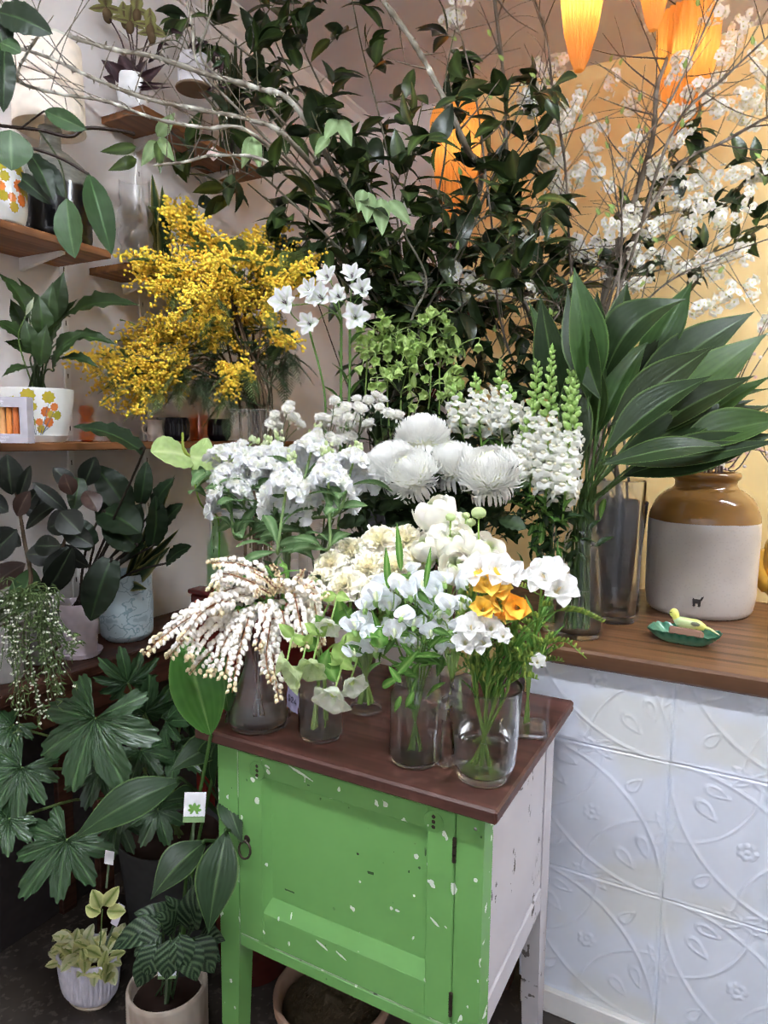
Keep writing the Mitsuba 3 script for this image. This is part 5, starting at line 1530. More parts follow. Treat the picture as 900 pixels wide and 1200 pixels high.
for n, (lab, (hx, hy), rac) in enumerate(pier):
    H_ = at_d(hx, hy, 1.33)
    k, sp = stem_thing('pieris_sprig', 'cream pieris, ' + lab, 'cream pieris sprigs', H_, (0, 0, 1), V_DEC, .19, .026, .0028, .002, lin('6a4636'))
    for q, pth in enumerate(rac):
        Dq = 1.30 + gs(.025)
        pts = [H_] + [at_d(x, y, Dq - .03 * i) for i, (x, y) in enumerate(pth)]
        young = n == 5
        put(k, 'raceme', racemeG(pts, 58 if not young else 46, n * 10 + q, .0068 if not young else .0036, .1 if not young else .8, .14 if not young else .8), 'bead')
    for j in range(10):
        s = unit(A([gs(1), gs(.8), .6 + gs(.4)]))
        at_leaf(LF['leafygreen' if j % 3 == 0 else 'mid' if j % 3 == 1 else 'lancedark'], k, H_ + A([gs(.02), gs(.02), gs(.02)]), H_ + s * R2.uniform(.04, .065), .016, (gs(.4), gs(.4), 1))

# ---- pale white hellebores in the jam jar
WH = mk(cat([petals_ring(leafG('heart', .1, 0, .03, lin('eef1e4'), lin('dbe6c4'), 9, 7, cup=.35), 5, .62, .1, 0, 1, 1.0), ball((.16, .16, .14), (0, 0, .25), 1, lin('dbe39c'))]), 'petal')
WG = mk(cat([petals_ring(leafG('heart', .1, 0, .03, lin('d5e3b4'), lin('bcd090'), 9, 7, cup=.35), 5, .62, .1, 0, 1, 1.0)]), 'petal')
for x, y, T, sz, d, lab in ((385, 735, WH, 17, (.1, -.5, -.3), 'single bell beside the pieris'), (345, 790, WG, 24, (-.3, -.6, -.2), 'greenish open flower at the far left'), (365, 782, WG, 22, (.2, -.6, -.4), 'greenish flower hanging over the price tag'), (390, 815, WH, 26, (.1, -.7, -.45), 'largest white flower drooping to the front'),
                            (414, 803, WH, 19, (.6, -.4, -.3), 'white flower at the right with folded petals'), (328, 777, WG, 15, (-.6, -.2, .1), 'small green closed flower on the left')):
    P = at_d(x, y, 1.2)
    d = unit(d)
    up = P - d * .012
    top = up + A([0, .02, .045])
    k = thing('lenten_rose', 'pale lenten rose, ' + lab, 'flower', 'pale lenten roses in the jam jar')
    M0 = V_JAM + A([gs(.015), gs(.015), .142])
    sp = spline([V_JAM + A([gs(.02), gs(.02), .02]), M0, (M0 + top) / 2 + A([0, -.015, .03]), top, up], 6)
    put(k, 'stem', tube(sp, .0022, .0018, 6, lin('b3cc82')), 'leaf_thin')
    put(k, 'flower', T, m=frz(up - d * .003, d, sz / 800 * 1.2 * 1.15, R2.uniform(0, 6)))
    for q in range(2):
        s = unit(A([gs(.8), -.3, .3 + gs(.3)]))
        at_leaf(LF['fresh'], k, top, top + s * .035, .02, tocam(P), 'bract')
k = thing('lenten_rose', 'round light green lenten rose leaf spray between the pieris and sweet peas', 'flower', 'pale lenten roses in the jam jar')
put(k, 'stem', tube(spline([V_JAM + A([0.01, 0, .02]), V_JAM + A([.01, .005, .15]), at_d(400, 780, 1.24), at_d(405, 745, 1.22)], 5), .002, .0015, 5, lin('8fb262')), 'leaf_thin')
for x, y, tx, ty, W in ((402, 745, 425, 765, .05), (402, 750, 405, 785, .045), (385, 745, 370, 720, .03), (395, 735, 412, 712, .035), (380, 770, 395, 800, .04), (370, 760, 352, 745, .03), (405, 730, 395, 700, .03), (375, 790, 385, 760, .03)):
    at_leaf(LF['fresh' if W > .042 else 'leafygreen'], k, at_d(x, y, 1.23), at_d(tx, ty, 1.22), W, tocam(at_d(x, y, 1.2)))

# ---- wattle (mimosa)
R3 = np.random.default_rng(9)
beadv, beadf = ico(0).v, ico(0).f
wat = [('lowest sprig pointing far left past the shelf', (230, 430), [(90, 415), (105, 420), (125, 430), (150, 430), (170, 445), (185, 455), (150, 455), (200, 440)]),
       ('lower sprig drooping toward the dark cups', (240, 420), [(150, 475), (165, 480), (180, 462), (195, 448), (205, 440), (120, 450), (135, 465), (160, 460)]),
       ('left sprig at half height beside the shelf end', (240, 390), [(150, 385), (165, 395), (180, 400), (145, 400), (160, 410), (185, 385), (200, 400)]),
       ('upper left sprig reaching to the bubble vase', (250, 340), [(155, 300), (170, 305), (185, 300), (165, 325), (180, 335), (200, 315), (195, 330), (170, 315)]),
       ('topmost sprig over the snake plant', (255, 320), [(200, 245), (205, 260), (215, 240), (215, 275), (225, 262), (235, 272), (195, 240)]),
       ('upper middle sprig in full flower', (265, 330), [(240, 285), (225, 300), (255, 290), (245, 310), (262, 305), (230, 320), (275, 300), (250, 330), (270, 285)]),
       ('central sprig in full flower', (265, 360), [(215, 335), (235, 345), (255, 345), (225, 360), (245, 365), (265, 350), (205, 350), (235, 330), (260, 330)]),
       ('right sprig under the camellia leaves', (290, 330), [(300, 275), (315, 285), (325, 270), (335, 300), (315, 310), (300, 305), (330, 320), (345, 310), (310, 325)]),
       ('far right sprig behind the alstroemeria', (310, 340), [(360, 310), (345, 325), (370, 305), (330, 335), (315, 370), (320, 375), (355, 320)]),
       ('inner sprig low in the bunch', (265, 400), [(230, 395), (245, 405), (260, 390), (215, 385), (275, 400), (295, 380), (240, 380)]),
       ('short sprig hanging right above the glass rim', (290, 420), [(265, 440), (275, 455), (285, 440), (265, 455), (330, 395), (340, 400)])]
wat += [('broad sprig filling the middle of the bunch', (270, 350), [(205, 320), (220, 345), (250, 350), (270, 330), (290, 300), (255, 375), (285, 345), (235, 375), (200, 375)]), ('sprig right of the middle, in front of the bare twigs', (285, 345), [(290, 285), (305, 295), (320, 330), (300, 345), (335, 330), (285, 365), (310, 355), (350, 330)]),
        ('low left sprig over the candle box end of the shelf', (235, 410), [(110, 435), (130, 455), (160, 425), (180, 430), (140, 415), (200, 425), (215, 410)])]
fern = None


def ferny(o, d, L, seed):
    """feathery leaf: a midrib with pairs of fine pinnae"""
    r = np.random.default_rng(seed)
    up = A([0, 0, 1.])
    side = unit(np.cross(d, up))
    pts = [o + d * L * t - A([0, 0, .35 * L * t * t]) for t in np.linspace(0, 1, 9)]
    g = [tube(pts, .0008, .0005, 4, lin('6a7a4a'))]
    for t in np.linspace(.15, 1, 15):
        p = o + d * L * t - A([0, 0, .35 * L * t * t])
        for s in (-1, 1):
            e = p + (side * s * .9 + d * .7 - A([0, 0, .25])) * L * .28 * math.sin(math.pi * min(.98, t * .85 + .12))
            w = d * .0024
            g.append(G([p - w, p + w, e + w * .5, e - w * .5], [(0, 1, 2, 3)], lin('6d7f4e') * r.uniform(.75, 1.15)))
    return cat(g)


for n, (lab, (hx, hy), cl) in enumerate(wat):
    D = 1.95 + R3.normal() * .06
    k = thing('wattle_sprig', 'yellow wattle, ' + lab, 'flower', 'yellow wattle sprigs')
    H_ = at_d(hx, hy, D + .05)
    M0 = V_MIM + A([R3.uniform(-.04, .04), R3.uniform(-.04, .04), .56])
    put(k, 'stem', tube(spline([V_MIM + A([R3.uniform(-.04, .04), R3.uniform(-.04, .04), .02]), M0, (M0 + H_) / 2 + A([0, 0, .02]), H_], 6), .005, .003, 6, lin('5d4a36')), 'bark')
    beads, tw, lv = [], [], []
    for j, (x, y) in enumerate(cl):
        P = at_d(x, y, D + R3.normal() * .05)
        mid = (H_ + P) / 2 + A([0, 0, .015])
        ln = spline([H_, mid, P], 8)
        tw.append(tube(ln, .0018, .0009, 5, lin('6b5a3c')))
        for q in range(14):
            a = ln[int(R3.uniform(.5, .999) * len(ln))] if q else P
            dd = unit(R3.normal(size=3) + unit(P - H_) * .9)
            L = R3.uniform(.025, .06)
            pan = spline([a, a + dd * L * .5, a + dd * L - A([0, 0, .006])], 4)
            tw.append(tube(pan, .0007, .0005, 3, lin('a39a3c'), cap=False))
            for t in range(9):
                o = pan[int(R3.uniform(.1, .999) * len(pan))] + R3.normal(size=3) * .0065
                beads.append((o, 0.0046 * R3.uniform(.7, 1.15), lin('ffe052') * R3.uniform(.8, 1.1) * A([1, R3.uniform(.88, 1.05), 1])))
        for q in range(2):
            a = ln[int(R3.uniform(.35, .9) * len(ln))]
            lv.append(ferny(a, unit(R3.normal(size=3) * A([1, 1, .5]) + unit(P - H_)), R3.uniform(.06, .11), n * 50 + j * 3 + q))
    put(k, 'twigs', cat(tw), 'bark', kind='stuff')
    nb = len(beads)
    V = (beadv[None] * A([b[1] for b in beads])[:, None, None] + A([b[0] for b in beads])[:, None]).reshape(-1, 3)
    F_ = (beadf[None] + (np.arange(nb) * len(beadv))[:, None, None]).reshape(-1, 3)
    put(k, 'blossom', G(V, F_, np.repeat(A([b[2] for b in beads]), len(beadv), 0)), 'bead', kind='stuff')
    put(k, 'feathery_leaves', cat(lv), 'leaf_thin', False, kind='stuff')
LAND = {'the green hellebores': (470, 420), 'the shorter snapdragons': (565, 470), 'the tall snapdragons': (650, 490), 'the yellow wattle': (250, 360), 'the white alstroemeria': (380, 350), 'the big chrysanthemums': (515, 540), 'the low pendant lamp': (534, 200), 'the aspidistra leaves': (760, 430),
        'the button chrysanthemums': (390, 495), 'the ranunculus': (540, 630), 'the left dark tumbler': (208, 500), 'the right dark tumbler': (257, 500), 'the square glass rim': (300, 478), 'the eye-level shelf': (130, 515), 'the level blossom twig': (540, 335), 'the cream carnations': (430, 660)}
_said = set()


def where(x, y):
    for nm, (a, b) in sorted(LAND.items(), key=lambda i: math.hypot(x - i[1][0], y - i[1][1])):
        dx, dy = x - a, y - b
        v = 'above' if dy < -12 else 'below' if dy > 12 else ''
        h = 'left of' if dx < -12 else 'right of' if dx > 12 else ''
        for w in ([v + (' and ' if v and h else '') + h] if v or h else ['behind']) + ([v] if v and h and abs(dy) > abs(dx) else [h] if v and h else []):
            if (w, nm) not in _said:
                _said.add((w, nm))
                return w + ' ' + nm
    return 'among the leaves'


# grey-green foliage hanging below the flowers
for n, (x, y) in enumerate(((215, 465), (240, 455), (255, 470), (225, 440), (270, 465), (285, 450), (245, 485), (200, 470), (300, 430), (265, 430), (315, 440), (135, 440), (285, 415), (250, 410))):
    H_ = at_d(x + 25, y - 25, 2.02)
    k = thing('wattle_leaf_spray', 'feathery grey-green wattle foliage ' + where(x, y), 'foliage', 'wattle foliage below the flowers')
    M0 = V_MIM + A([R3.uniform(-.05, .05), R3.uniform(-.05, .05), .56])
    put(k, 'stem', tube(spline([M0 - A([0, 0, .4]), M0, (M0 + H_) / 2 + A([0, 0, .03]), H_], 5), .0025, .0015, 5, lin('4f4a36')), 'bark')
    put(k, 'feathery_leaves', cat([ferny(H_ + R3.normal(size=3) * .012, unit(A([-.5 + R3.normal() * .8, R3.normal() * .6, -.3 + R3.normal() * .4])), R3.uniform(.07, .12), 900 + n * 9 + q).col(lin('56664a') * .9) for q in range(11)]), 'leaf_thin', False, kind='stuff')

# ---- aspidistra leaves fanning out of the tall vase
def bigleaf(P0_, P1_, W, up, arch=.08, fold=.05, seed=0, c=lin('2f5230'), mid=lin('4f7a45'), twist=0., tip=0., prof='lance', nx=16, vein=0.10):
    L = np.linalg.norm(A(P1_) - A(P0_))
    r = np.random.default_rng(seed)
    k0 = r.uniform(.85, 1.15)

    def fn(u, v):
        s = v * 2 - 1
        w = PROF[prof](u) * W
        y = .5 * s * w
        z = L * arch * np.sin(np.pi * u) + fold * np.abs(s) * w * 2 + .0012 * np.cos(s * 26) * np.sin(np.pi * u) - tip * L * u ** 3
        a = twist * u
        return L * u, y * np.cos(a), z + y * np.sin(a)

    def col(u, v):
        s = np.abs(v * 2 - 1)[..., None]
        st = .5 + .5 * np.cos((v * 2 - 1) * 40 + 3 * u)[..., None]
        b = A(c) * k0 * (1 + vein * (st - .5) * 2)
        b = np.where(s < .06, A(mid), b)
        return b + (lin('7ea05a') - b) * np.clip((s - .93) / .07, 0, 1) * .5
    return grid(fn, nx, 21, col).x(frame(P0_, A(P1_) - A(P0_), up))


asp = [((690, 470), (672, 312), .085, 1.62, .06, 'tall leaf at the top left of the bunch'), ((705, 470), (665, 335), .075, 1.58, .04, 'upright leaf left of centre with pale midrib'), ((660, 480), (633, 345), .075, 1.70, .05, 'leftmost leaf behind the snapdragons'), ((650, 470), (618, 350), .05, 1.74, .05, 'narrow bright leaf at the far left edge'),
       ((705, 450), (805, 350), .10, 1.72, .25, 'broad leaf arching over at the top with curled edge'), ((720, 460), (735, 330), .08, 1.78, .08, 'leaf standing behind at the top centre'), ((745, 440), (812, 328), .08, 1.8, .05, 'dark leaf at the back pointing to the blossom'), ((730, 480), (885, 365), .10, 1.72, .06, 'wide leaf pointing up right'),
       ((715, 500), (838, 405), .085, 1.62, .08, 'leaf crossing the bunch toward the right'), ((740, 510), (900, 390), .10, 1.64, .05, 'large leaf reaching the right edge'), ((710, 530), (835, 440), .075, 1.56, .08, 'front leaf rising over the dark centre'), ((780, 515), (905, 455), .07, 1.66, .08, 'dark leaf low at the right edge'),
       ((790, 525), (925, 490), .09, 1.6, .05, 'broad leaf sweeping past the right edge above the jar'), ((705, 545), (860, 525), .055, 1.5, .10, 'lowest front leaf with bright edge above the stoneware jar'), ((700, 540), (920, 515), .06, 1.56, -.06, 'long drooping leaf lying over the jar'), ((700, 510), (760, 400), .08, 1.7, .1, 'dark inner leaf at the bunch centre'),
       ((730, 558), (912, 508), .085, 1.6, .05, 'low broad leaf just above the jar shoulder'), ((715, 548), (885, 468), .085, 1.6, .06, 'low inner leaf over the jar'), ((750, 548), (905, 440), .085, 1.68, .05, 'shaded leaf behind the lowest ones'), ((680, 545), (665, 430), .07, 1.62, .05, 'dark leaf rising beside the tall snapdragons'), ((740, 520), (885, 440), .08, 1.66, .06, 'inner leaf reaching right under the largest leaf'), ((735, 500), (862, 378), .085, 1.74, .06, 'upper inner leaf pointing to the blossoms'), ((725, 480), (800, 372), .07, 1.82, .08, 'back leaf below the curled top leaf'), ((765, 525), (905, 475), .075, 1.62, .07, 'leaf low at the right above the jar neck'), ((690, 520), (690, 400), .085, 1.72, .04, 'dark upright leaf behind the snapdragons'), ((720, 520), (800, 430), .08, 1.75, .05, 'hidden inner leaf right of centre'), ((695, 440), (700, 340), .06, 1.8, .06, 'short leaf at the back left')]
for n, (b, t, W, D, arch, lab) in enumerate(asp):
    P0_, P1_ = at_d(*b, D), at_d(*t, D + (.05 if n % 2 else -.06))
    k = thing('aspidistra_leaf', 'long dark green aspidistra leaf, ' + lab, 'leaf', 'aspidistra leaves in the glass carafe')
    M0 = V_SNA + A([R2.uniform(-.02, .024), R2.uniform(-.022, .022), .287])
    Bs = V_SNA + A([R2.uniform(-.03, .03), R2.uniform(-.03, .03), .02])
    put(k, 'stalk', tube(spline([Bs, M0, M0 * .55 + P0_ * .45 + A([-.006, 0, .012]), P0_ + (P1_ - P0_) * .04], 6), .0032, .0028, 6, lin('4c6a38')), 'leaf_satin')
    up = unit(tocam(P0_) * .8 + A([gs(.25), 0, .6 + gs(.3)])) if n not in (4,) else A([.2, -.55, .8])
    put(k, 'blade', bigleaf(P0_, P1_, W * 1.12, up, arch, .09 + gs(.03), n, lin('26391e') if n % 3 else lin('38562a'), lin('456634'), twist=gs(.35)), 'leaf_satin')

# leafy fill deep between the vases on the table (dark camellia-like sprigs standing in the bucket and vases)
for i, (x, y, D) in enumerate(((560, 440, 2.1), (540, 470, 2.05), (600, 420, 2.05), (620, 380, 2.1), (470, 360, 2.1), (440, 300, 2.2), (520, 350, 2.15), (580, 370, 2.15), (600, 310, 2.2), (640, 300, 2.15), (430, 480, 1.98), (500, 470, 2.05), (560, 300, 2.2), (660, 360, 2.1), (400, 270, 2.25), (350, 290, 2.2), (480, 310, 2.1), (540, 400, 2.1), (600, 480, 2.0), (630, 500, 1.95), (590, 520, 1.9), (610, 560, 1.85), (560, 500, 1.95), (640, 470, 2.0), (620, 440, 2.05), (440, 530, 1.95), (470, 500, 1.95), (585, 600, 1.75), (555, 585, 1.7), (430, 585, 1.75), (640, 420, 2.0), (660, 440, 2.0), (500, 580, 1.75))):
    k = thing('dark_leaf_sprig', 'short dark-leaved camellia sprig ' + where(x, y), 'foliage', 'dark sprigs between the vases')
    H_ = at_d(x, y, D)
    M0 = V_CAM + A([R2.uniform(-.07, .07), R2.uniform(-.07, .07), .33])
    put(k, 'stem', tube(spline([M0 - A([0, 0, .3]), M0, (M0 + H_) / 2 + A([0, 0, -.02]), H_], 5), .003, .0015, 5, lin('3d3a2c')), 'bark')
    for j in range(15):
        s = unit(A([gs(1), gs(1), gs(.8)]))
        o = H_ + A([gs(.03), gs(.03), gs(.03)])
        L = R2.uniform(.06, .095)
        at_leaf(LF[R2.choice(('cam', 'camdark', 'camdark', 'lancedark'))], k, o, o + s * L, L * .48, unit(A([gs(.6), -.4 + gs(.5), 1])))
# ------------------------------------------------------------------ shelf ornaments and potted plants along the left wall
R4 = random.Random(21)


def g4(s):
    return R4.gauss(0, s)


DK, DK2, DM2 = lin('26361f'), lin('1d2a1a'), lin('33492f')
LX = {'rubber': mk(leafG('ellip', .06, .05, 0, lin('161d15'), lin('364534'), 14, 17, midw=.07), 'leaf_satin'), 'rubberred': mk(leafG('ellip', .06, .05, 0, lin('33241f'), lin('4d4038'), 14, 17, midw=.07), 'leaf_satin'),
      'lily': mk(leafG('lance', .12, .05, .03, lin('2a4222'), lin('38552a'), 14, 13, midw=.09), 'leaf_satin'), 'philo': mk(leafG('heart', .08, .05, .02, lin('34502c'), lin('5d7a50'), 14, 17, midw=.07), 'leaf_satin'),
      'philodark': mk(leafG('heart', .1, .05, .03, lin('213220'), lin('38552f'), 14, 17, midw=.07), 'leaf_satin'), 'tongue': mk(leafG('ellip', .05, .05, .02, lin('3a5636'), lin('5f7d55'), 14, 17, midw=.07), 'leaf_satin'),
      'purple': mk(leafG('lance', .15, .08, 0, lin('35262b'), lin('4a383c'), 12, 5), 'leaf_satin'), 'fatleaf': mk(leafG('ellip', .1, .06, .02, lin('2b4726'), lin('436538'), 14, 17, midw=.07), 'leaf_satin')}


def leafset(k, base, rows, T, D0, stemcol=lin('3a4a2c'), r=.0025, up=None, org=None):
    """leaves from pixel base to pixel tip, each with its own stalk back to the plant's origin"""
    for x, y, tx, ty, W, D in rows:
        p0, p1 = at_d(x, y, D), at_d(tx, ty, D - .02)
        if base is not None:
            b = base + A([g4(.012), g4(.012), 0])
            mid = (b + p0) / 2 + A([g4(.01), g4(.01), .03])
            put(k, 'stalk', tube(spline([b, mid, p0, p0 + (p1 - p0) * .08], 5), r, r * .7, 5, stemcol), 'leaf_satin')
        at_leaf(LX[T] if isinstance(T, str) else T, k, p0, p1, W, (tocam(p0) * .7 + A([g4(.25), g4(.2), .7])) if up is None else up)


# lamp: black pottery base, drum shade
def lampjar_fn(p, n, uv):
    h = p.z - 1.93
    g = mix(c3('8a8a82'), c3('5d5f58'), fbm(p.x * 60, p.y * 60, p.z * 160))
    return mix(c3('0d0d10'), g, smoothstep(.155, .165, h + .012 * noise(p.x * 40, p.y * 40, 2.0)))


pbr('lamp_pottery', lampjar_fn, 0.18, specular=0.6)
LO = A([-1.662, 1.235, 1.931])
k = thing('table_lamp', 'black pottery table lamp with cream drum shade on the upper left shelf', 'lamp')
put(k, 'base', lathe(rprof([(0, 0), (.082, 0), (.094, .02), (.094, .16), (.085, .20), (.045, .235), (.026, .245), (.024, .285), (.030, .292), (.028, .30), (0, .30)], .012), 48), 'lamp_pottery', True, tr(LO))
put(k, 'shade', lathe([(.088, .295), (.082, .50), (.08, .50), (.086, .297), (.088, .295)], 56, lin('efe6d6')), 'matte', True, tr(LO), label='cream fabric drum shade')
put(k, 'fitting', tube([LO + A([0, 0, .298]), LO + A([0, 0, .38])], .012, sides=12, col=lin('9a948c')), 'matte', True)


def flowerpot_fn(p, n, uv):
    a, h = uv.x, uv.y
    c = mi.Color3f(*c3('dcdcd8'))
    for (ca, ch, r, hx) in FPOT:
        d = dr.sqrt(dr.square((a - ca) * 1.0) + dr.square(h - ch))
        w = r * (1 + .1 * dr.cos(9 * dr.atan2(h - ch, a - ca)))
        c = mix(c, c3(hx), smoothstep(1.04, .96, d / w))
    return c


FPOT = [(-.052, .093, .0125, 'a99a2c'), (-.017, .108, .016, 'a5962a'), (.028, .105, .0145, 'a5962a'), (-.028, .080, .013, 'c9733a'), (-.008, .082, .010, 'a99a34'), (-.016, .062, .009, 'cf7b40'), (-.012, .045, .010, 'ab9b34'), (-.038, .045, .012, 'b39a34'),
        (.022, .070, .012, 'c26a34'), (.042, .082, .010, 'c8743c'), (.03, .045, .012, 'c26a34'), (.034, .064, .009, 'b09a36'), (.006, .045, .009, 'd07c44'), (.010, .028, .010, 'b39a34'), (.052, .062, .011, '9c9430'), (-.062, .06, .012, '9c9430'), (-.06, .03, .012, 'b5652f')]
scene['pot_flowered'] = {'type': 'twosided', 'bsdf': {'type': 'principled', 'base_color': proc(flowerpot_fn), 'roughness': 0.12, 'specular': 0.5}}
FO_ = at_d(50, 505, 1.72)
FO_ = A([FO_[0] - .0, FO_[1], 1.4205])
FO_[0] = max(min(FO_[0], -1.60), -1.66)
k = thing('peace_lily', 'peace lily in a white pot printed with orange and olive flowers on the eye-level shelf', 'plant')
lily = k
prof = rprof([(0, 0), (.066, 0), (.078, .05), (.087, .10), (.089, .128), (.083, .128), (.080, .10), (0, .10)], .005, 3)
g = lathe(prof, 72)
ang = np.arctan2(g.v[:, 1], g.v[:, 0])
face = math.atan2(-FO_[1], -FO_[0])
da_ = (ang - face + np.pi) % (2 * np.pi) - np.pi
d = mikit.ply((g.v, g.f), 'pot_flowered', smooth=True, uv=np.stack([da_ * .085, g.v[:, 2]], 1))
M = tr(FO_ + A([0, 0, .0045]))
put(k, 'saucer', lathe(rprof([(0, 0), (.062, 0), (.075, .018), (.071, .018), (.06, .004), (0, .004)], .003), 48, lin('dcdcd8')), 'ceramic', True, tr(FO_))
put(k, 'pot', d, m=M, label='white pot printed with orange and olive flowers')
put(k, 'soil', lathe([(.08, .104), (.05, .108), (0, .11)], 24, soil), 'matte', True, M)
# painted stalks of the printed flowers
st_ = []
for (ca, ch, r, hx) in FPOT[:13]:
    for t in np.linspace(0, 1, 6)[:-1]:
        a0, a1 = [face + (ca * .3 + (ca * .7) * q) / .085 for q in (t, t + .2)]
        h0, h1 = (.012 + (ch - r - .012) * q for q in (t, t + .2))
        r0_, r1_ = (np.interp(q, [0, .05, .10, .128], [.066, .078, .087, .089]) + .0004 for q in (h0, h1))
        st_.append(tube([(r0_ * math.cos(a0), r0_ * math.sin(a0), h0), (r1_ * math.cos(a1), r1_ * math.sin(a1), h1)], .0006, sides=4, col=lin('5d6674')))
put(k, 'printed_stalks', cat(st_), 'ceramic', True, M, kind='stuff')
bl = FO_ + A([0, 0, .12])
leafset(k, bl, [(35, 375, -5, 318, .05, 1.68), (60, 380, 75, 318, .055, 1.75), (75, 372, 165, 358, .07, 1.70), (70, 400, 140, 405, .045, 1.72), (45, 380, 20, 325, .04, 1.74), (30, 400, -10, 375, .05, 1.65), (55, 395, 62, 330, .05, 1.66), (40, 415, 5, 400, .04, 1.68), (65, 415, 100, 388, .045, 1.70), (50, 400, 45, 345, .05, 1.64),
                (70, 420, 118, 432, .035, 1.72), (35, 430, 2, 442, .035, 1.68), (60, 405, 92, 350, .045, 1.78), (42, 420, 28, 372, .04, 1.63), (55, 425, 72, 372, .04, 1.63), (48, 430, 55, 380, .045, 1.61), (30, 390, 12, 350, .04, 1.75), (62, 435, 85, 400, .03, 1.64)], 'lily', 1.7)
put(k, 'flower_bud', bigleaf(at_d(30, 370, 1.62), at_d(40, 348, 1.62), .012, tocam(at_d(35, 355, 1.6)), .1, .1, 3, lin('dfe6cf'), lin('c5d6a0')), 'petal')
put(k, 'flower_stalk', tube(spline([bl, at_d(22, 400, 1.64), at_d(30, 370, 1.62)], 5), .002, .0015, 5, lin('6f9150')), 'leaf_satin')

# boxed candles
CB = at_d(0, 516, 1.53)
CB[2] = 1.4205
fx = unit(A([math.cos(YAW), math.sin(YAW), 0]))
fy = A([-fx[1], fx[0], 0])
BM = np.eye(4)
BM[:3, 0], BM[:3, 1], BM[:3, 3] = fx, fy, CB
bh, bw = .103, .063
k = thing('candle_box', 'grey card box of orange taper candles with a window on the eye-level shelf', 'box')
grey = lin('a9a5ad')
put(k, 'card', cat([box((-bw, 0, 0), (bw, .002, .021), .0005, grey), box((-bw, 0, .080), (bw, .002, bh), .0005, grey), box((-bw, 0, .02), (-.046, .002, .081), .0005, grey), box((.046, 0, .02), (bw, .002, .081), .0005, grey),
                    box((-bw, .002, 0), (-bw + .001, .03, bh), .0003, grey), box((bw - .001, .002, 0), (bw, .03, bh), .0003, grey), box((-bw, .002, 0), (bw, .03, .001), .0003, grey), box((-bw, .002, bh - .001), (bw, .03, bh), .0003, grey), box((-bw, .029, 0), (bw, .03, bh), .0003, grey)]), 'matte', False, BM)
for tx_, hgt, o in (('fabonnae', .0085, (-.040, .089)), ('taper candles', .0042, (-.016, .0115)), ('hand dipped', .0034, (-.014, .0045))):
    t = meshkit.text_mesh(tx_, hgt, .0003)
    put(k, 'lettering', G(t.vertices, t.faces, lin('dcd9e0')).x(BM @ tr(o[0], -.0002, o[1]) @ rx(math.pi / 2)), 'matte', False, kind='stuff')
for j in range(7):
    c = thing('taper_candle', f'{("amber", "peach", "burnt orange", "tan", "apricot", "rust", "honey")[j]} taper candle inside the grey candle box', 'candle')
    scene[c] = mk(tube([CB + fx * (-.045 + .015 * j) + fy * .015 + A([0, 0, .002]), CB + fx * (-.045 + .015 * j) + fy * .015 + A([0, 0, .095])], .0068, .006, 12, lin(('c77a3c', 'd99a63', 'b8703c', 'd6a06c', 'd58a48', 'b9663a', 'dba45c')[j])), 'matte', True)

# small glass and crockery on the eye-level shelf
k = thing('bubble_vase', 'small amber glass vase of three stacked bubbles on the eye-level shelf', 'vase')
O_ = at_x(102, 515, -1.60)
put(k, 'bubbles', lathe([(.014, 0)] + [(.009 + .0125 * abs(math.sin(math.pi * t)) ** .8, .10 * t / 3 + .001) for t in np.linspace(0.12, 2.9, 40)], 28), 'glass_amber', True, tr(O_[0], O_[1], 1.4205))
put(k, 'foot', lathe(rprof([(0, 0), (.014, 0), (.014, .004), (0, .005)], .001), 24, lin('7a3414')), 'ceramic', True, tr(O_[0], O_[1], 1.4205))
for px, lab in ((208, 'dark ribbed round tumbler left of the amber cup on the eye-level shelf'), (257, 'dark ribbed tumbler right of the amber cup, below the wattle')):
    O_ = at_x(px, 515, -1.60)
    k = thing('ribbed_tumbler', lab, 'tumbler', None)
    put(k, 'body', lathe(rprof([(0, 0), (.026, 0), (.037, .018), (.038, .05), (.033, .074), (.030, .074), (.034, .05), (.03, .01), (0, .008)], .004), 96, lin('15151f'), rfn=lambda a, t: 1 + .035 * np.cos(22 * a) * (t < .55)), 'ceramic', True, tr(O_[0], O_[1], 1.4205))
O_ = at_x(234, 515, -1.62)
k = thing('amber_cup', 'orange amber glass cup between the two dark tumblers', 'cup')
put(k, 'glass_wall', lathe(cyl(.03, .085), 32), 'glass_amber', True, tr(O_[0], O_[1], 1.4205))
put(k, 'foot', lathe(rprof([(0, 0), (.028, 0), (.028, .005), (0, .006)], .001), 24, lin('b96a2c')), 'ceramic', True, tr(O_[0], O_[1], 1.4205))
O_ = at_x(182, 515, -1.60)
k = thing('cream_jug', 'little cream pottery jug with ring handle left of the dark tumblers', 'jug')
put(k, 'body', lathe(rprof([(0, 0), (.022, 0), (.024, .02), (.02, .05), (.023, .065), (.02, .065), (.018, .05), (0, .03)], .003), 32, lin('ddd3c8')), 'ceramic', True, tr(O_[0], O_[1], 1.4205))
put(k, 'handle', tube([(O_[0] - .02 - .014 * math.sin(t), O_[1] - .012 - .005 * math.sin(t), 1.4205 + .038 + .015 * math.cos(t)) for t in np.linspace(0, math.pi, 12)], .0035, sides=8, col=lin('ddd3c8')), 'ceramic', True)
O_ = at_x(194, 515, -1.66)
solo('grey_beaker', 'plain grey pottery beaker behind the cream jug', 'beaker', lathe(rprof([(0, 0), (.026, 0), (.028, .075), (.025, .075), (.023, .01), (0, .008)], .003), 32, lin('9a958a')), 'ceramic', True, tr(O_[0], O_[1], 1.4205))

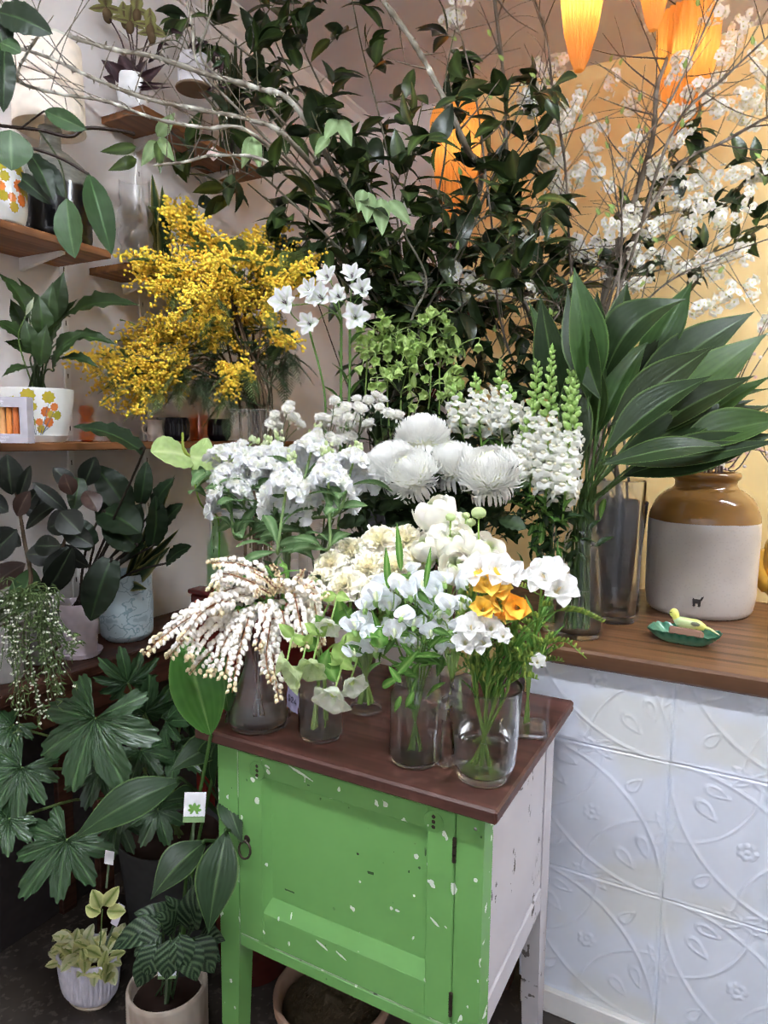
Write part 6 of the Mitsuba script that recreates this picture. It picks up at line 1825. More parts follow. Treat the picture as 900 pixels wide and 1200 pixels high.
# flowered pitcher on the upper left shelf
O_ = at_x(2, 280, -1.60)
O_[2] = 1.9305
k = thing('flowered_pitcher', 'white flowered pottery vase at the left edge of the upper shelf', 'vase')
g = lathe(rprof([(0, 0), (.05, 0), (.058, .03), (.06, .10), (.05, .16), (.044, .18), (.041, .18), (.045, .15), (.05, .02), (0, .01)], .006), 56)
ang = (np.arctan2(g.v[:, 1], g.v[:, 0]) - math.atan2(-O_[1], -O_[0]) - .35 + np.pi) % (2 * np.pi) - np.pi
put(k, 'body', mikit.ply((g.v, g.f), 'pot_flowered', smooth=True, uv=np.stack([ang * .055, g.v[:, 2] * .85], 1)), m=tr(O_))

# clear bubble vase and snake plant on the short dark shelf
O_ = at_x(160, 312, -1.675)
O_[2] = 1.9305
vessel('clear_bubble_vase', 'tall clear glass vase of stacked bulges on the short dark shelf', 'vase', O_, [(.03, .001)] + [(.040 + .014 * abs(math.sin(math.pi * t)), .004 + .062 * t) for t in np.linspace(.1, 3.0, 34)] + [(.044, .20), (.044, .262)], .008, None, thick=.003)
O_ = at_x(192, 312, -1.69)
O_[2] = 1.9305
k = thing('snake_plant', 'small snake plant with two yellow-edged leaves beside the clear bubble vase', 'plant')
pot(k, O_, .03, .036, .055, lin('3a3a38'), 'matte', seg=28)
SNK = leafG('strap', .03, .06, 0, lin('3d5a34'), None, 14, 7, edge=lin('c9c27a'))
for b, t, w, D in (((190, 300), (178, 203), .04, 2.08), ((196, 300), (190, 217), .042, 2.05), ((188, 298), (172, 235), .03, 2.09)):
    p0, p1 = O_ + A([0.0, (b[0] - 190) * .001, .03]), at_d(*t, D)
    p1[0] = max(p1[0], WX + .03)
    at_leaf(mk(SNK, 'leaf_satin'), k, p0, p1, w, tocam(p0))
for b, t in (((200, 300), (186, 268)), ((205, 300), (212, 272)), ((210, 300), (232, 240))):
    p0, p1 = O_ + A([0, .01, .03]), at_d(*t, 2.02)
    p1[0] = max(p1[0], WX + .03)
    put(k, 'round_leaf', leafG('ellip', .05, .03, 0, DK2, None, 8, 7).x(frame(p1, A([.2, .3, .2]), tocam(p1), (.045, .04, .045))), 'leaf_satin')
    put(k, 'stalk', tube([p0, (p0 + p1) / 2 + A([.02, 0, 0]), p1], .0015, .001, 5, DK), 'leaf_satin')

# slipper orchid with dark leaves, high shelf
O_ = at_x(156, 132, -1.665)
O_[2] = 2.3785
k = thing('slipper_orchid', 'slipper orchid with brownish flowers in a white pot on the high shelf', 'plant')
pot(k, O_, .036, .05, .095, lin('e6e4e6'), seg=40)
top = O_ + A([0, 0, .075])
for t, w in (((112, 72), .04), ((125, 70), .045), ((140, 64), .04), ((172, 70), .04), ((185, 80), .035), ((195, 74), .03), ((150, 72), .04), ((120, 90), .035), ((205, 102), .012), ((200, 98), .012)):
    p1 = at_d(*t, 1.98 + g4(.03))
    p1[0] = max(p1[0], WX + .02)
    at_leaf(LX['purple'], k, top + A([g4(.008), g4(.008), 0]), p1, w, tocam(top))
oc = lin('7a7550')
ORP = leafG('ovate', .1, .05, .02, lin('8a8658'), lin('5d4a3c'), 8, 5)
ORF = mk(cat([ORP.x(frame((0, 0, 0), (0, 0, 1), (0, -1, 0), (1, .8, 1))), ORP.x(frame((0, 0, 0), (.95, 0, -.15), (0, -1, .1), (1.05, .4, 1))), ORP.x(frame((0, 0, 0), (-.95, 0, -.15), (0, -1, .1), (1.05, .4, 1))), ORP.x(frame((0, .05, 0), (0, 0, -1), (0, -1, 0), (.7, .6, .7))),
              ball((.26, .3, .4), (0, -.25, -.35), 2, lin('6d5a44'))]), 'petal')
for (fx_, fy_), s_ in (((125, 8), .05), ((152, 25), .042), ((160, 12), .045), ((175, 30), .045), ((146, 20), .038), ((178, 38), .04)):
    P = at_d(fx_, fy_, 1.95)
    P[0] = max(P[0], WX + .05)
    put(k, 'flower_stalk', tube(spline([top, (top + P) / 2 + A([.01, 0, .01]), P - A([0, 0, .02]), P], 5), .0024, .0018, 5, lin('40302c')), 'leaf_satin')
    m = np.eye(4)
    yv = -unit(tocam(P) + A([g4(.3), g4(.2), g4(.2)]))
    zv = unit(A([0, 0, 1]) - yv * yv[2])
    m[:3, 0], m[:3, 1], m[:3, 2], m[:3, 3] = np.cross(yv, zv) * s_, yv * s_, zv * s_, P
    put(k, 'flower', ORF, m=m)

# hanging white pot on strings, with a second drooping orchid
HP_ = at_x(228, 106, -1.60)
k = thing('hanging_planter', 'white pot on a round brown tray hung on strings over the high shelf', 'plant')
put(k, 'tray', lathe(rprof([(0, 0), (.055, 0), (.058, .004), (.055, .008), (0, .008)], .002), 40, lin('8d7762')), 'matte', True, tr(HP_))
M = pot(k, HP_ + A([0, 0, .009]), .05, .05, .085, lin('e3e1e3'), seg=40)
for a in (0.4, 2.5, 4.6):
    put(k, 'string', tube([HP_ + A([.054 * math.cos(a), .054 * math.sin(a), .004]), A([HP_[0] + .005 * math.cos(a), HP_[1] + .005 * math.sin(a), CZ - .004])], .0009, sides=4, col=lin('d8d0c8')), 'matte', True)
put(k, 'hook', tube([A([HP_[0], HP_[1], CZ - .012]), A([HP_[0], HP_[1], CZ])], .004, sides=8, col=lin('6a6560')), 'matte', True)
top = HP_ + A([0, 0, .085])
for t in ((190, 50), (200, 35), (215, 28), (232, 45), (240, 50), (250, 62), (185, 62), (262, 70), (255, 100)):
    P = at_d(*t, 2.05 + g4(.05))
    P[0] = max(P[0], WX + .04)
    sp = spline([top, (top + P) / 2 + A([0, 0, .03]), P, P + A([.01, 0, -.03])], 5)
    put(k, 'stalk', tube(sp, .0016, .0011, 5, lin('4d5a38')), 'leaf_satin')
    for q in range(3):
        s = unit(A([g4(1), g4(.6), -.6]))
        at_leaf(LX['purple'] if q else LF['lancedark'], k, P, P + s * .045, .012, tocam(P))
# long trailing rhipsalis-like plant hanging at the right end of the high shelf
k = thing('trailing_plant', 'dark trailing plant with thin hanging stems at the far end of the high shelf', 'plant')
O_ = A([WX + .085, 1.985, 2.3785])
pot(k, O_, .04, .05, .08, lin('4a4540'), 'matte', seg=32)
for j in range(22):
    x0 = 252 + R4.uniform(0, 34)
    P0_, P1_ = at_d(x0, 75 + R4.uniform(-25, 15), 2.35), at_d(x0 + g4(6), 165 + R4.uniform(0, 45), 2.33)
    for P in (P0_, P1_):
        P[0] = max(P[0], WX + .03)
    t = O_ + A([g4(.015), g4(.015), .07])
    put(k, 'strand', tube(spline([t, (t + P0_) / 2 + A([.01, 0, .07]), P0_, P1_], 5), .003, .002, 5, lin('37492c' if j % 3 else '55553a')), 'leaf_satin')
# gift tag hanging from the high shelf
P = at_d(250, 180, 2.1)
k = thing('gift_tag', 'small pinkish diamond tag hanging on a thin cord before the high shelf', 'tag')
put(k, 'card', box((-.016, -.0006, -.016), (.016, .0006, .016), .0003, lin('d9c3bb')).x(tr(P) @ rz(YAW) @ ry(math.pi / 4)), 'matte', False)
put(k, 'cord', tube([P + A([0, 0, .021]), A([P[0] - .01, P[1], CZ])], .0008, sides=4, col=lin('cfc6bd')), 'matte', True)

# philodendron trailing in from the left end of the upper shelf
k = thing('trailing_philodendron', 'large-leaved trailing philodendron hanging before the pottery lamp on the upper left shelf', 'plant')
O_ = A([-1.655, .86, 1.9305])
pot(k, O_, .05, .065, .11, lin('b8a898'), 'matte')
t = O_ + A([0, 0, .1])
put(k, 'vine', tube(spline([t, at_d(-20, 140, 1.5), at_d(0, 147, 1.55), at_d(45, 152, 1.6), at_d(82, 160, 1.62), at_d(102, 150, 1.63), at_d(140, 153, 1.66), at_d(158, 157, 1.68)], 7), np.linspace(.0035, .0045, 50), None, 7, lin('2c2620')), 'leaf_satin')
put(k, 'vine', tube(spline([t, at_d(-20, 165, 1.5), at_d(30, 172, 1.53), at_d(70, 185, 1.56), at_d(105, 205, 1.58)], 7), .0035, .003, 6, lin('2c2620')), 'leaf_satin')
put(k, 'vine', tube(spline([t, at_d(-10, 60, 1.5), at_d(10, 40, 1.5), at_d(15, 10, 1.48)], 7), .0035, .003, 6, lin('2c2620')), 'leaf_satin')
for b, e, W, D, T in (((0, 15), (62, 40), .065, 1.45, 'philodark'), ((-8, 10), (8, 68), .06, 1.47, 'philodark'), ((5, 60), (4, 132), .045, 1.45, 'philodark'), ((12, 152), (14, 200), .085, 1.42, 'tongue'), ((18, 205), (60, 240), .04, 1.6, 'philodark'), ((35, 180), (62, 235), .05, 1.58, 'philodark'),
                      ((78, 232), (88, 303), .065, 1.52, 'tongue'), ((104, 204), (131, 299), .06, 1.54, 'fatleaf'), ((52, 130), (102, 152), .042, 1.55, 'tongue'), ((45, 190), (75, 232), .05, 1.6, 'philodark'), ((0, 50), (25, 62), .04, 1.46, 'tongue')):
    p0, p1 = at_d(*b, D), at_d(*e, D)
    at_leaf(LX[T], k, p0, p1, W, tocam(p0) + A([g4(.2), g4(.2), .25]))
put(k, 'stalk', tube(spline([at_d(45, 152, 1.6), at_d(70, 190, 1.58), at_d(78, 232, 1.52)], 5), .0022, .002, 5, lin('3c4a30')), 'leaf_satin')
put(k, 'stalk', tube(spline([at_d(25, 150, 1.58), at_d(38, 140, 1.56), at_d(52, 130, 1.55)], 5), .0022, .002, 5, lin('2c2620')), 'leaf_satin')

# ---- plants on the bench
O_ = A([-1.64, 1.02, BZ + .0005])
k = thing('rubber_plant', 'dark burgundy-green rubber plant in a grey pot at the left end of the bench', 'plant')
pot(k, O_, .045, .058, .15, lin('8f8b86'), 'matte')
s0 = O_ + A([0, 0, .13])
put(k, 'trunk', tube(spline([s0, at_d(35, 690, 1.62), at_d(28, 630, 1.6), at_d(18, 570, 1.58), at_d(15, 545, 1.58)], 6), .006, .003, 7, lin('4a3c30')), 'bark')
put(k, 'trunk', tube(spline([s0, at_d(55, 680, 1.62), at_d(80, 620, 1.64), at_d(95, 560, 1.65)], 6), .005, .003, 7, lin('4a3c30')), 'bark')
for x, y, tx, ty, W, T in ((14, 580, 8, 532, .06, 'rubber'), (22, 585, 36, 545, .028, 'rubber'), (20, 605, 35, 575, .04, 'rubberred'), (28, 600, 48, 570, .035, 'rubber'), (10, 600, -25, 580, .05, 'rubber'), (30, 620, 72, 588, .05, 'rubber'), (20, 620, -20, 660, .06, 'rubber'), (38, 665, 20, 720, .07, 'tongue'), (80, 640, 55, 685, .055, 'rubber'), (50, 700, 85, 640, .06, 'rubber'),
                           (98, 570, 112, 535, .05, 'rubber'), (88, 575, 62, 548, .045, 'rubber'), (92, 560, 86, 600, .045, 'philodark'), (100, 575, 115, 600, .045, 'rubberred'), (85, 580, 75, 555, .04, 'rubberred'), (80, 600, 38, 565, .035, 'rubber'), (75, 620, 110, 640, .05, 'rubber'), (60, 640, 105, 665, .05, 'rubber'), (40, 640, 72, 640, .05, 'rubber'), (25, 640, -10, 620, .05, 'rubber'), (70, 650, 30, 650, .06, 'rubber'),
                           (70, 600, 95, 625, .06, 'rubber'), (30, 660, -15, 690, .06, 'rubberred'), (55, 620, 90, 605, .06, 'rubber'), (60, 600, 25, 590, .06, 'rubber')):
    D = 1.6 + g4(.05)
    at_leaf(LX[T], k, at_d(x, y, D), at_d(tx, ty, D - .02), W, tocam(at_d(x, y, D)) + A([g4(.35), g4(.3), .3]))
O_ = A([-1.64, 1.245, BZ + .0005])
k = thing('philodendron', 'broad-leaved philodendron in a pinkish white pot with saucer on the bench', 'plant')
pot(k, O_, .045, .055, .15, lin('cfc3c8'), 'matte', saucer=.062)
s0 = O_ + A([0, 0, .13])
leafset(k, s0, [(130, 655, 106, 728, .09, 1.78), (120, 600, 165, 625, .11, 1.85), (150, 600, 110, 545, .09, 1.9), (165, 590, 172, 540, .05, 1.92), (168, 530, 85, 500, .075, 1.72), (160, 640, 120, 610, .1, 1.85), (110, 640, 70, 610, .08, 1.85), (180, 600, 205, 560, .06, 1.95), (140, 660, 170, 640, .08, 1.9), (130, 620, 130, 570, .08, 1.95), (178, 640, 182, 580, .07, 1.95), (145, 640, 165, 590, .08, 1.93),
                (190, 620, 215, 590, .06, 1.98), (195, 660, 225, 640, .06, 1.98)], 'philodark', 1.8, r=.004, stemcol=lin('2f2a24'))


def toile_fn(p, n, uv):
    v = fbm(p.x * 28, p.y * 28 + 7, p.z * 28, octaves=3)
    ln = smoothstep(.03, .012, dr.abs(v - .5)) * .8 + smoothstep(.62, .68, v) * .5
    return mix(c3('b4c3c8'), c3('7f98a0'), dr.clip(ln, 0, 1))


pbr('toile_glaze', toile_fn, 0.25, specular=0.5)
O_ = A([-1.655, 1.425, BZ + .0005])
k = thing('sansevieria', 'snake plant in a pale blue pot with botanical pattern on the bench', 'plant')
prof = rprof([(0, 0), (.058, 0), (.068, .01), (.076, .02), (.079, .10), (.075, .19), (.072, .205), (.066, .205), (.068, .17), (0, .17)], .005)
put(k, 'pot', lathe(prof, 56), 'toile_glaze', True, tr(O_), label='pale blue pot with botanical pattern')
put(k, 'soil', lathe([(.068, .172), (0, .178)], 24, soil), 'matte', True, tr(O_))
SN2 = mk(leafG('strap', .02, .06, .01, lin('34492f'), None, 16, 7, edge=lin('a9a86a')), 'leaf_satin')
for b, t, w in (((0, 0), (205, 556), .03), ((.01, .01), (196, 575), .032), ((.02, .0), (188, 650), .04), ((-.01, .01), (210, 620), .03), ((.02, -.02), (172, 690), .03), ((.03, .02), (200, 640), .035)):
    at_leaf(SN2, k, O_ + A([b[0], b[1], .17]), at_d(*t, 1.98), w, tocam(O_) + A([g4(.4), 0, 0]))
# green anthurium in the green bottle
k = thing('anthurium', 'pale green anthurium flower with spadix rising from the green bottle beside the stock', 'flower')
P = at_d(222, 535, 1.72)
put(k, 'stem', tube(spline([V_GRN + A([0, 0, .02]), V_GRN + A([0.004, 0, .21]), at_d(235, 590, 1.76), P], 6), .0028, .0024, 6, lin('9fbf5f')), 'leaf_thin')
SPG = leafG('heart', .06, .03, .02, lin('b2cc86'), lin('d0e0aa'), 14, 11, midw=.07)
put(k, 'spathe', SPG, 'leaf_thin', True, frame(P, at_d(180, 530, 1.66) - P, tocam(P) * .6 + A([0, 0, .8]), (.10, .135, .10)))
put(k, 'spathe', SPG, 'leaf_thin', True, frame(P, at_d(262, 545, 1.76) - P, tocam(P) * .7 + A([0, 0, .6]), (.08, .11, .08)))
put(k, 'spathe', SPG, 'leaf_thin', True, frame(at_d(235, 540, 1.74), at_d(245, 505, 1.78) - at_d(235, 540, 1.74), tocam(P), (.07, .045, .07)))
put(k, 'spadix', tube(spline([P, P + A([-.005, -.015, .02]), P + A([-.002, -.02, .06])], 4), .0045, .003, 8, lin('a9b95f')), 'leaf_thin')
# trailing string plant at the far left of the bench
O_ = A([-1.6, .86, BZ + .0005])
k = thing('flowering_trailer', 'trailing plant with tiny white flowers hanging over the bench edge at the left', 'plant')
pot(k, O_, .05, .06, .13, lin('5a544e'), 'matte')
t0 = O_ + A([0, 0, .12])
tiny = []
for j in range(34):
    ends = ((78, 815), (75, 800), (45, 845), (68, 790), (15, 770), (35, 830), (85, 770), (60, 760), (20, 830), (90, 745))
    e = ends[j % 10]
    P1_ = at_d(e[0] + g4(9), e[1] + g4(14), 1.42 + g4(.03))
    P0_ = at_d(20 + (e[0] - 40) * .5 + g4(8), 712 + g4(8), 1.42)
    sp = spline([t0 + A([g4(.02), g4(.02), 0]), P0_ + A([0, 0, .03]), (P0_ * .6 + P1_ * .4), P1_], 6)
    put(k, 'strand', tube(sp, .0016, .0009, 4, lin('4d5f3a')), 'leaf_satin')
    lvs = []
    for q in range(26):
        o = sp[R4.randrange(5, len(sp))] + A([g4(.004), g4(.004), g4(.006)])
        lvs.append(leafG('lance', .1, 0, 0, lin('55683f'), None, 4, 3).x(frame(o, A([g4(1), g4(1), -.8]), A([0, -1, .5]), (.017, .004, .017))))
        if j % 2 == 0:
            tiny.append(ball(.0024, sp[R4.randrange(8, len(sp))] + A([g4(.004), g4(.004), 0]), 0, lin('e6e6da')))
    put(k, 'strand_leaves', cat(lvs), 'leaf_thin', kind='stuff')
put(k, 'tiny_flowers', cat(tiny), 'petal', kind='stuff')
O_ = A([-1.67, 1.145, BZ + .0005])
solo('tall_grey_vase', 'slim grey pottery vase between the rubber plant pot and the white pot on the bench', 'vase', lathe(rprof([(0, 0), (.026, 0), (.034, .10), (.028, .16), (.025, .16), (.03, .1), (0, .02)], .006), 32, lin('7d7873')), 'matte', True, tr(O_))

# ---- floor plants
def fatsiaG(seed, lobes=8):
    r = np.random.default_rng(seed)
    nt, nr = 161, 10
    th = np.linspace(-2.55, 2.55, nt)
    cs = np.linspace(-2.3, 2.3, lobes)
    ln = (1 - .30 * (np.abs(cs) / 2.3) ** 1.5) * r.uniform(.9, 1.08, lobes)
    wd = 2.3 / (lobes - 1) * 1.02
    R = np.zeros(nt)
    for c, l in zip(cs, ln):
        d = np.abs(th - c) / wd
        R = np.maximum(R, l * (.50 + .50 * np.clip(1 - d ** 1.7, 0, 1) ** .8))
    R *= 1 + .03 * np.sign(np.sin(th * 46)) * (R > .5)
    near = np.min(np.abs(th[:, None] - cs[None]), axis=1) / wd
    q = np.linspace(0.02, 1, nr)
    X = q[:, None] * (R * np.cos(th))[None]
    Y = q[:, None] * (R * np.sin(th))[None]
    Zz = .10 * (np.minimum(near, 1)[None] * q[:, None] * R[None]) - .22 * (q[:, None] * R[None]) ** 2.2 + .012 * r.normal(size=X.shape)
    base = lin('30502f')
    mid = np.clip(1 - near[None] * 14 * (q[:, None] + .1), 0, 1)[..., None]
    C = base * (1 + .15 * (r.random(X.shape)[..., None] - .5)) * (1 - mid) + lin('567a4a') * mid
    v = np.stack([X, Y, Zz], -1).reshape(-1, 3)
    i, j = np.meshgrid(np.arange(nr - 1), np.arange(nt - 1), indexing='ij')
    i, j = i.ravel(), j.ravel()
    return G(v, np.stack([i * nt + j, (i + 1) * nt + j, (i + 1) * nt + j + 1, i * nt + j + 1], 1), C.reshape(-1, 3))


FT = [mk(fatsiaG(s, 7 + s % 3), 'leaf_glossy') for s in range(4)]


def fats(name, label, O_, rp, pr, ph, pc, leaves):
    k = thing(name, label, 'plant')
    pot(k, O_, pr * .8, pr, ph, pc, 'matte')
    s0 = O_ + A([0, 0, ph - .02])
    for n, (x, y, R, D, dx, dy) in enumerate(leaves):
        P = at_d(x, y, D)
        d = at_d(x + dx, y + dy, D - .05) - P
        s = R / 800 * D
        put(k, 'stalk', tube(spline([s0 + A([g4(.02), g4(.02), 0]), (s0 + P) / 2 + A([0, 0, .08]), P], 6), .004, .003, 6, lin('7d9a5c')), 'leaf_satin')
        put(k, 'leaf', FT[n % 4], m=frame(P, d, tocam(P) * .75 + A([g4(.2), g4(.2), .6]), (s, s, s)))
    return k


fats('fatsia', 'glossy fatsia with big lobed leaves in a dark grey floor pot beside the bench', A([-1.42, 1.36, .0005]), 0, .15, .30, lin('3f3d3b'),
     [(112, 842, 88, 1.48, -30, 70), (78, 985, 66, 1.45, -25, 50), (25, 900, 60, 1.5, -30, 40), (170, 835, 50, 1.62, 10, -40), (155, 935, 45, 1.6, 20, 40), (195, 845, 42, 1.66, 30, -20), (150, 800, 45, 1.62, -10, -50), (185, 950, 40, 1.58, 15, 45), (165, 880, 48, 1.6, 25, 30), (215, 830, 42, 1.68, 20, -30), (15, 850, 40, 1.6, -30, 20), (120, 900, 45, 1.62, -20, 40), (205, 880, 48, 1.64, 30, 20), (10, 960, 45, 1.45, -40, 30), (140, 960, 42, 1.66, -10, 40)])
# broad strap leaves beside the cabinet, in a dark red pot
O_ = A([-1.12, 1.36, .0005])
k = thing('aspidistra_plant', 'aspidistra with long broad dark leaves in a dark red pot against the cabinet side', 'plant')
pot(k, O_, .09, .11, .24, lin('4a1d18'), 'ceramic')
s0 = O_ + A([0, 0, .22])
for x, y, tx, ty, W, D in ((215, 914, 84, 985, .085, 1.45), (242, 985, 176, 1055, .075, 1.36), (266, 972, 244, 1095, .08, 1.34), (268, 870, 198, 905, .075, 1.5), (262, 900, 205, 880, .06, 1.55), (250, 920, 262, 850, .07, 1.5), (240, 940, 190, 940, .06, 1.55), (255, 900, 240, 840, .07, 1.6), (230, 900, 215, 840, .07, 1.66), (262, 925, 285, 990, .05, 1.45)):
    p0, p1 = at_d(x, y, D), at_d(tx, ty, D - .08)
    put(k, 'stalk', tube(spline([s0 + A([g4(.03), g4(.03), 0]), (s0 + p0) / 2 + A([0, 0, .05]), p0, p0 + (p1 - p0) * .06], 5), .004, .003, 6, lin('3f5a34')), 'leaf_satin')
    put(k, 'leaf', bigleaf(p0, p1, W, tocam(p0) * .6 + A([g4(.2), g4(.2), .8]), .12, .06, int(x), lin('263c24'), lin('3f5f3c')), 'leaf_satin')
# bright broad leaves behind the decanter
k = thing('cast_leaf_plant', 'two broad bright green ribbed leaves standing behind the cut-glass decanter', 'plant')
O_ = A([-1.19, 1.16, .0005])
pot(k, O_, .06, .07, .16, lin('2f2d2c'), 'matte')
for x, y, tx, ty, W, D in ((247, 862, 212, 742, .105, 1.36), (268, 835, 255, 760, .05, 1.40)):
    p0, p1 = at_d(x, y, D), at_d(tx, ty, D)
    put(k, 'stalk', tube(spline([O_ + A([0, 0, .14]), (O_ + p0) / 2 + A([-.02, 0, .05]), p0], 6), .0045, .0035, 6, lin('4f7a3c')), 'leaf_satin')
    put(k, 'leaf', bigleaf(p0, p1, W, tocam(p0) + A([.2, 0, .1]), .05, .05, 9, lin('3f7230'), lin('6fa05a'), prof='ellip'), 'leaf_satin')

# plant labels
for (x, y, w, h, D, hx, lab) in ((228, 946, .044, .062, 1.42, 'e8e8ee', 'plant label card with a green leaf picture stuck in beside the cabinet'), (128, 1005, .021, .028, 1.42, 'e9e9ee', 'small blank white plant tag hanging below the fatsia leaves'), (196, 1138, .035, .03, 1.36, 'dfe6ea', 'white plant label with green picture in the calathea pot'), (138, 1072, .017, .05, 1.5, 'd9d6e2', 'tilted pale plant tag in the variegated plant')):
    P = at_d(x, y, D)
    k = thing('plant_label', lab, 'label')
    LM = tr(P) @ rz(YAW + (.15 if x > 150 else -.2)) @ rx(-.15) @ ry(.06 if x != 138 else .35)
    put(k, 'card', box((-w / 2, -.0005, -h / 2), (w / 2, .0005, h / 2), .0002, lin(hx)), 'matte', False, LM)
    if x in (228, 196):
        f = FT and fatsiaG(2, 7)
        s = w * .38
        gsh = G(np.stack([f.v[:, 1] * s, f.v[:, 0] * 0 - .0009, f.v[:, 0] * s], 1), f.f, lin('6d9a4a'))
        put(k, 'printed_leaf', gsh.t(0, 0, -.006), 'matte', False, LM)
        put(k, 'printed_band', box((-w / 2, -.0008, -h / 2), (w / 2, -.0004, -h / 2 + h * .2), .0001, lin('7d9a6a')), 'matte', False, LM)
    put(k, 'stake', box((-.0025, .0006, -h / 2 - .05), (.0025, .0016, -h / 2 + .02), .0002, lin('4a5a44')), 'matte', False, LM)

# variegated plant in the ribbed oval pot
O_ = at_z(98, 1178, 0) + A([0, .02, .012])
k = thing('variegated_peperomia', 'cream and green variegated plant in a ribbed white oval pot on the floor', 'plant')
oval = rz(.2) @ np.diag([1.12, .78, 1, 1])
put(k, 'pot', lathe([(0, 0), (.048, 0), (.058, .008), (.064, .02), (.068, .035), (.0705, .055), (.0725, .08), (.074, .105), (.075, .118), (.0752, .122), (.0735, .125), (.0705, .125), (.068, .12), (.067, .10), (0, .10)], 320, lin('dcdbe4'), rfn=lambda a, t: 1 + .03 * np.maximum(np.cos(40 * a), -.6) * (.17 < t < .6)), 'ceramic', True, tr(O_) @ oval)
put(k, 'saucer', lathe(rprof([(0, -.012), (.045, -.012), (.053, -.002), (.05, .0), (0, .0)], .002), 48, lin('c9bdae')), 'matte', True, tr(O_) @ oval)
put(k, 'soil', lathe([(.068, .102), (0, .108)], 24, soil), 'matte', True, tr(O_) @ oval)
VG = [mk(leafG('ellip', .1, .06, .03, lin(a), lin(b), 9, 7, seed=s, edge=lin(e), midw=.3), 'leaf_thin') for s, (a, b, e) in enumerate((('ebe9a8', '9fb36a', 'f6f4cc'), ('f4f2c6', 'b4c480', 'faf8dc'), ('b9c07a', '6d8448', 'ecebae')))]
for j in range(80):
    c = O_ + A([g4(.042), g4(.028), .10 + abs(g4(.02))])
    s = unit(A([g4(1), -.4 + g4(.8), .35 + g4(.4)]))
    L = R4.uniform(.035, .058)
    at_leaf(VG[j % 3 if j % 5 else 0], k, c, c + s * L, L * .55, tocam(c) + A([g4(.3), 0, .6]))
for x, y, tx, ty in ((118, 1065, 108, 1042), (122, 1062, 140, 1038), (125, 1068, 148, 1068), (118, 1070, 100, 1062)):
    p0, p1 = at_d(x, y, 1.44), at_d(tx, ty, 1.43)
    at_leaf(VG[2], k, p0, p1, .03, tocam(p0))
put(k, 'stem', tube(spline([O_ + A([0.01, 0, .10]), O_ + A([.03, .01, .14]), at_d(120, 1066, 1.44)], 4), .002, .0015, 5, lin('8fa868')), 'leaf_thin')


# calathea in the stone-look pot
def stonepot_fn(p, n, uv):
    a = fbm(p.x * 26 + p.z * 3, p.y * 26, p.z * 4, octaves=3)
    return mix(c3('c4b8ab'), c3('a08d7e'), smoothstep(.35, .68, a))


pbr('stone_pot', stonepot_fn, 0.7, specular=0.25)
O_ = at_z(198, 1228, 0) + A([0, .0, .0005])
k = thing('calathea', 'calathea with dark herringbone leaves in a striped stone-coloured pot beside the cabinet leg', 'plant')
put(k, 'pot', lathe(rprof([(0, 0), (.075, 0), (.086, .01), (.092, .05), (.092, .165), (.085, .172), (.080, .165), (.079, .13), (0, .13)], .006), 56), 'stone_pot', True, tr(O_))
put(k, 'soil', lathe([(.078, .132), (0, .138)], 24, soil), 'matte', True, tr(O_))


def calG(seed):
    r = np.random.default_rng(seed)

    def fn(u, v):
        s = v * 2 - 1
        w = PROF['ovate'](u)
        return u, .5 * s * w, .10 * np.sin(np.pi * u) + .05 * np.abs(s) * w - .12 * u ** 3 + .008 * np.cos(30 * (u - .25 * np.abs(s)))

    def col(u, v):
        s = np.abs(v * 2 - 1)
        st = np.clip(.3 + 1.0 * np.cos(2 * np.pi * (6 * (u - .26 * s))), 0, 1)[..., None]
        return lin('1c2e20') * (1 - st) + lin('4a6248') * st
    return grid(fn, 64, 15, col)


CL = [mk(calG(s), 'leaf_satin') for s in (1, 2)]
s0 = O_ + A([0, 0, .135])
for n, (x, y, tx, ty, W, D) in enumerate(((190, 1085, 128, 1110, .055, 1.38), (200, 1080, 158, 1068, .05, 1.42), (205, 1078, 172, 1062, .045, 1.46), (212, 1082, 196, 1050, .04, 1.46), (222, 1090, 232, 1032, .055, 1.42), (228, 1085, 245, 1038, .06, 1.4), (215, 1075, 225, 1025, .04, 1.5), (225, 1100, 252, 1140, .06, 1.36), (215, 1105, 232, 1150, .055, 1.33), (200, 1100, 195, 1150, .055, 1.31), (185, 1105, 170, 1145, .055, 1.34), (190, 1095, 155, 1120, .05, 1.36), (232, 1100, 262, 1100, .05, 1.4), (210, 1095, 215, 1140, .05, 1.32), (205, 1090, 185, 1070, .045, 1.42), (230, 1110, 258, 1125, .05, 1.38), (180, 1110, 160, 1160, .05, 1.36))):
    p0, p1 = at_d(x, y, D), at_d(tx, ty, D - .02)
    put(k, 'stalk', tube(spline([s0 + A([g4(.015), g4(.015), 0]), (s0 + p0) / 2 + A([0, 0, .02]), p0, p0 + (p1 - p0) * .1], 4), .0018, .0014, 5, lin('4a6a48')), 'leaf_satin')
    at_leaf(CL[n % 2], k, p0, p1, W, tocam(p0) * .7 + A([g4(.2), g4(.2), .7]))

# terracotta bowl of dried moss under the cabinet, white pot behind
O_ = at_z(390, 1162, .19)
O_[2] = .0005
BS = tr(O_) @ np.diag([1.04, 1.04, 1.25, 1])


def terr_fn(p, n, uv):
    return mix(c3('a08676'), c3('8a6a58'), fbm(p.x * 25, p.y * 25, p.z * 25))


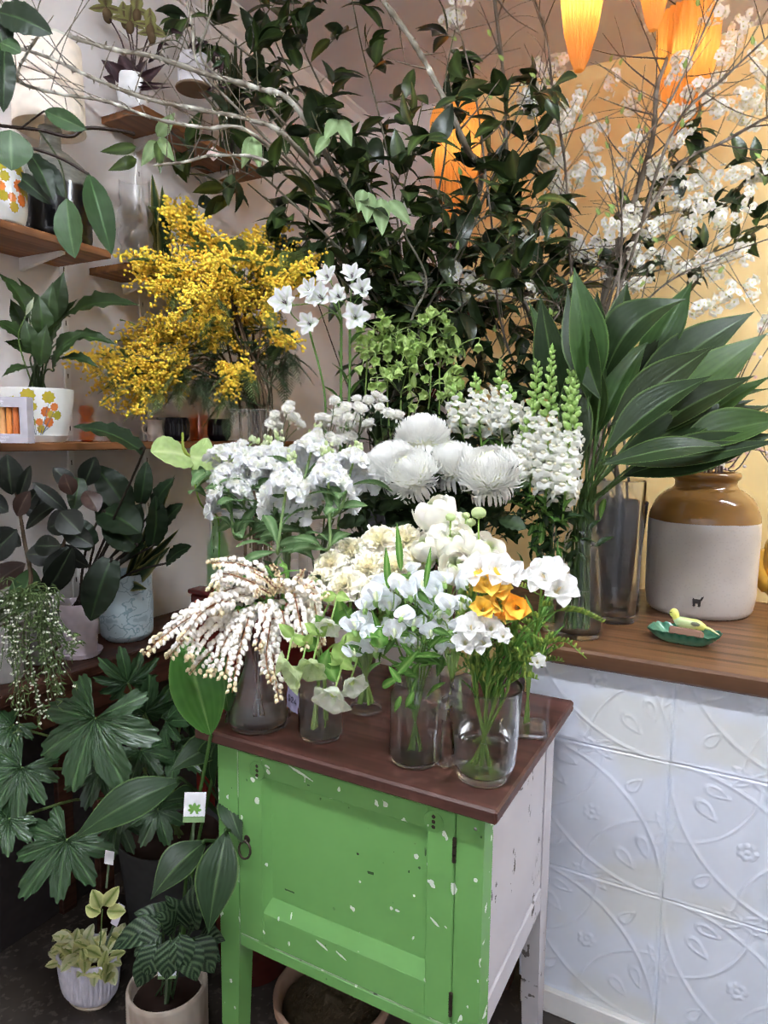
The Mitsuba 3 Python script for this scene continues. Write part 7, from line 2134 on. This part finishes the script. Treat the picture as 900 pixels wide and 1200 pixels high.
pbr('terracotta', terr_fn, 0.75, specular=0.2)
k = thing('terracotta_bowl', 'wide terracotta bowl of brown dried moss on the floor under the cabinet', 'bowl')
put(k, 'bowl', lathe(rprof([(0, 0), (.09, 0), (.105, .05), (.120, .13), (.128, .135), (.130, .155), (.118, .155), (.112, .13), (.095, .06), (0, .055)], .006), 56), 'terracotta', True, BS)
ms = grid(lambda u, v: (.114 * v * np.cos(2 * np.pi * u), .114 * v * np.sin(2 * np.pi * u), .12 + .035 * (1 - v ** 2)), 60, 24)
ms.v[:, 2] += .03 * (meshkit.fbm(ms.v * 45, 4) - .5) * (np.hypot(ms.v[:, 0], ms.v[:, 1]) < .112)
hairs = []
for j in range(1500):
    a, r = R4.uniform(0, 6.28), .11 * math.sqrt(R4.random())
    o = A([r * math.cos(a), r * math.sin(a), .12 + .035 * (1 - (r / .114) ** 2)])
    d = unit(A([g4(.8), g4(.8), 1])) * R4.uniform(.01, .022)
    s = unit(np.cross(d, [0.3, .4, .1])) * .0006
    hairs.append(G([o - s, o + s, o + d], [(0, 1, 2)], lin('6b5844') * R4.uniform(.5, 1.3)))
put(k, 'dried_moss', cat([ms.col(lin('43372b'))] + hairs), 'matte', False, BS, kind='stuff')
O_ = A([-.98, 1.42, .0005])
k = thing('white_pot', 'plain white pot on the floor behind the cabinet leg', 'pot')
put(k, 'body', lathe(rprof([(0, 0), (.05, 0), (.065, .12), (.070, .125), (.07, .145), (.064, .145), (.06, .12), (0, .1)], .004), 40, lin('d5d2d8')), 'ceramic', True, tr(O_))
put(k, 'soil', lathe([(.06, .12), (0, .125)], 24, soil), 'matte', True, tr(O_))
# second dark pot in the shade behind the fatsia
O_ = A([-1.22, 1.62, .0005])
k = thing('dark_planter', 'empty dark grey planter on the floor in the shade behind the fatsia', 'planter')
put(k, 'body', lathe(rprof([(0, 0), (.10, 0), (.135, .26), (.14, .27), (.14, .29), (.128, .29), (.10, .05), (0, .045)], .005), 48, lin('4d4a48')), 'matte', True, tr(O_))
put(k, 'soil', lathe([(.122, .25), (0, .255)], 24, soil), 'matte', True, tr(O_))

pal_finish()
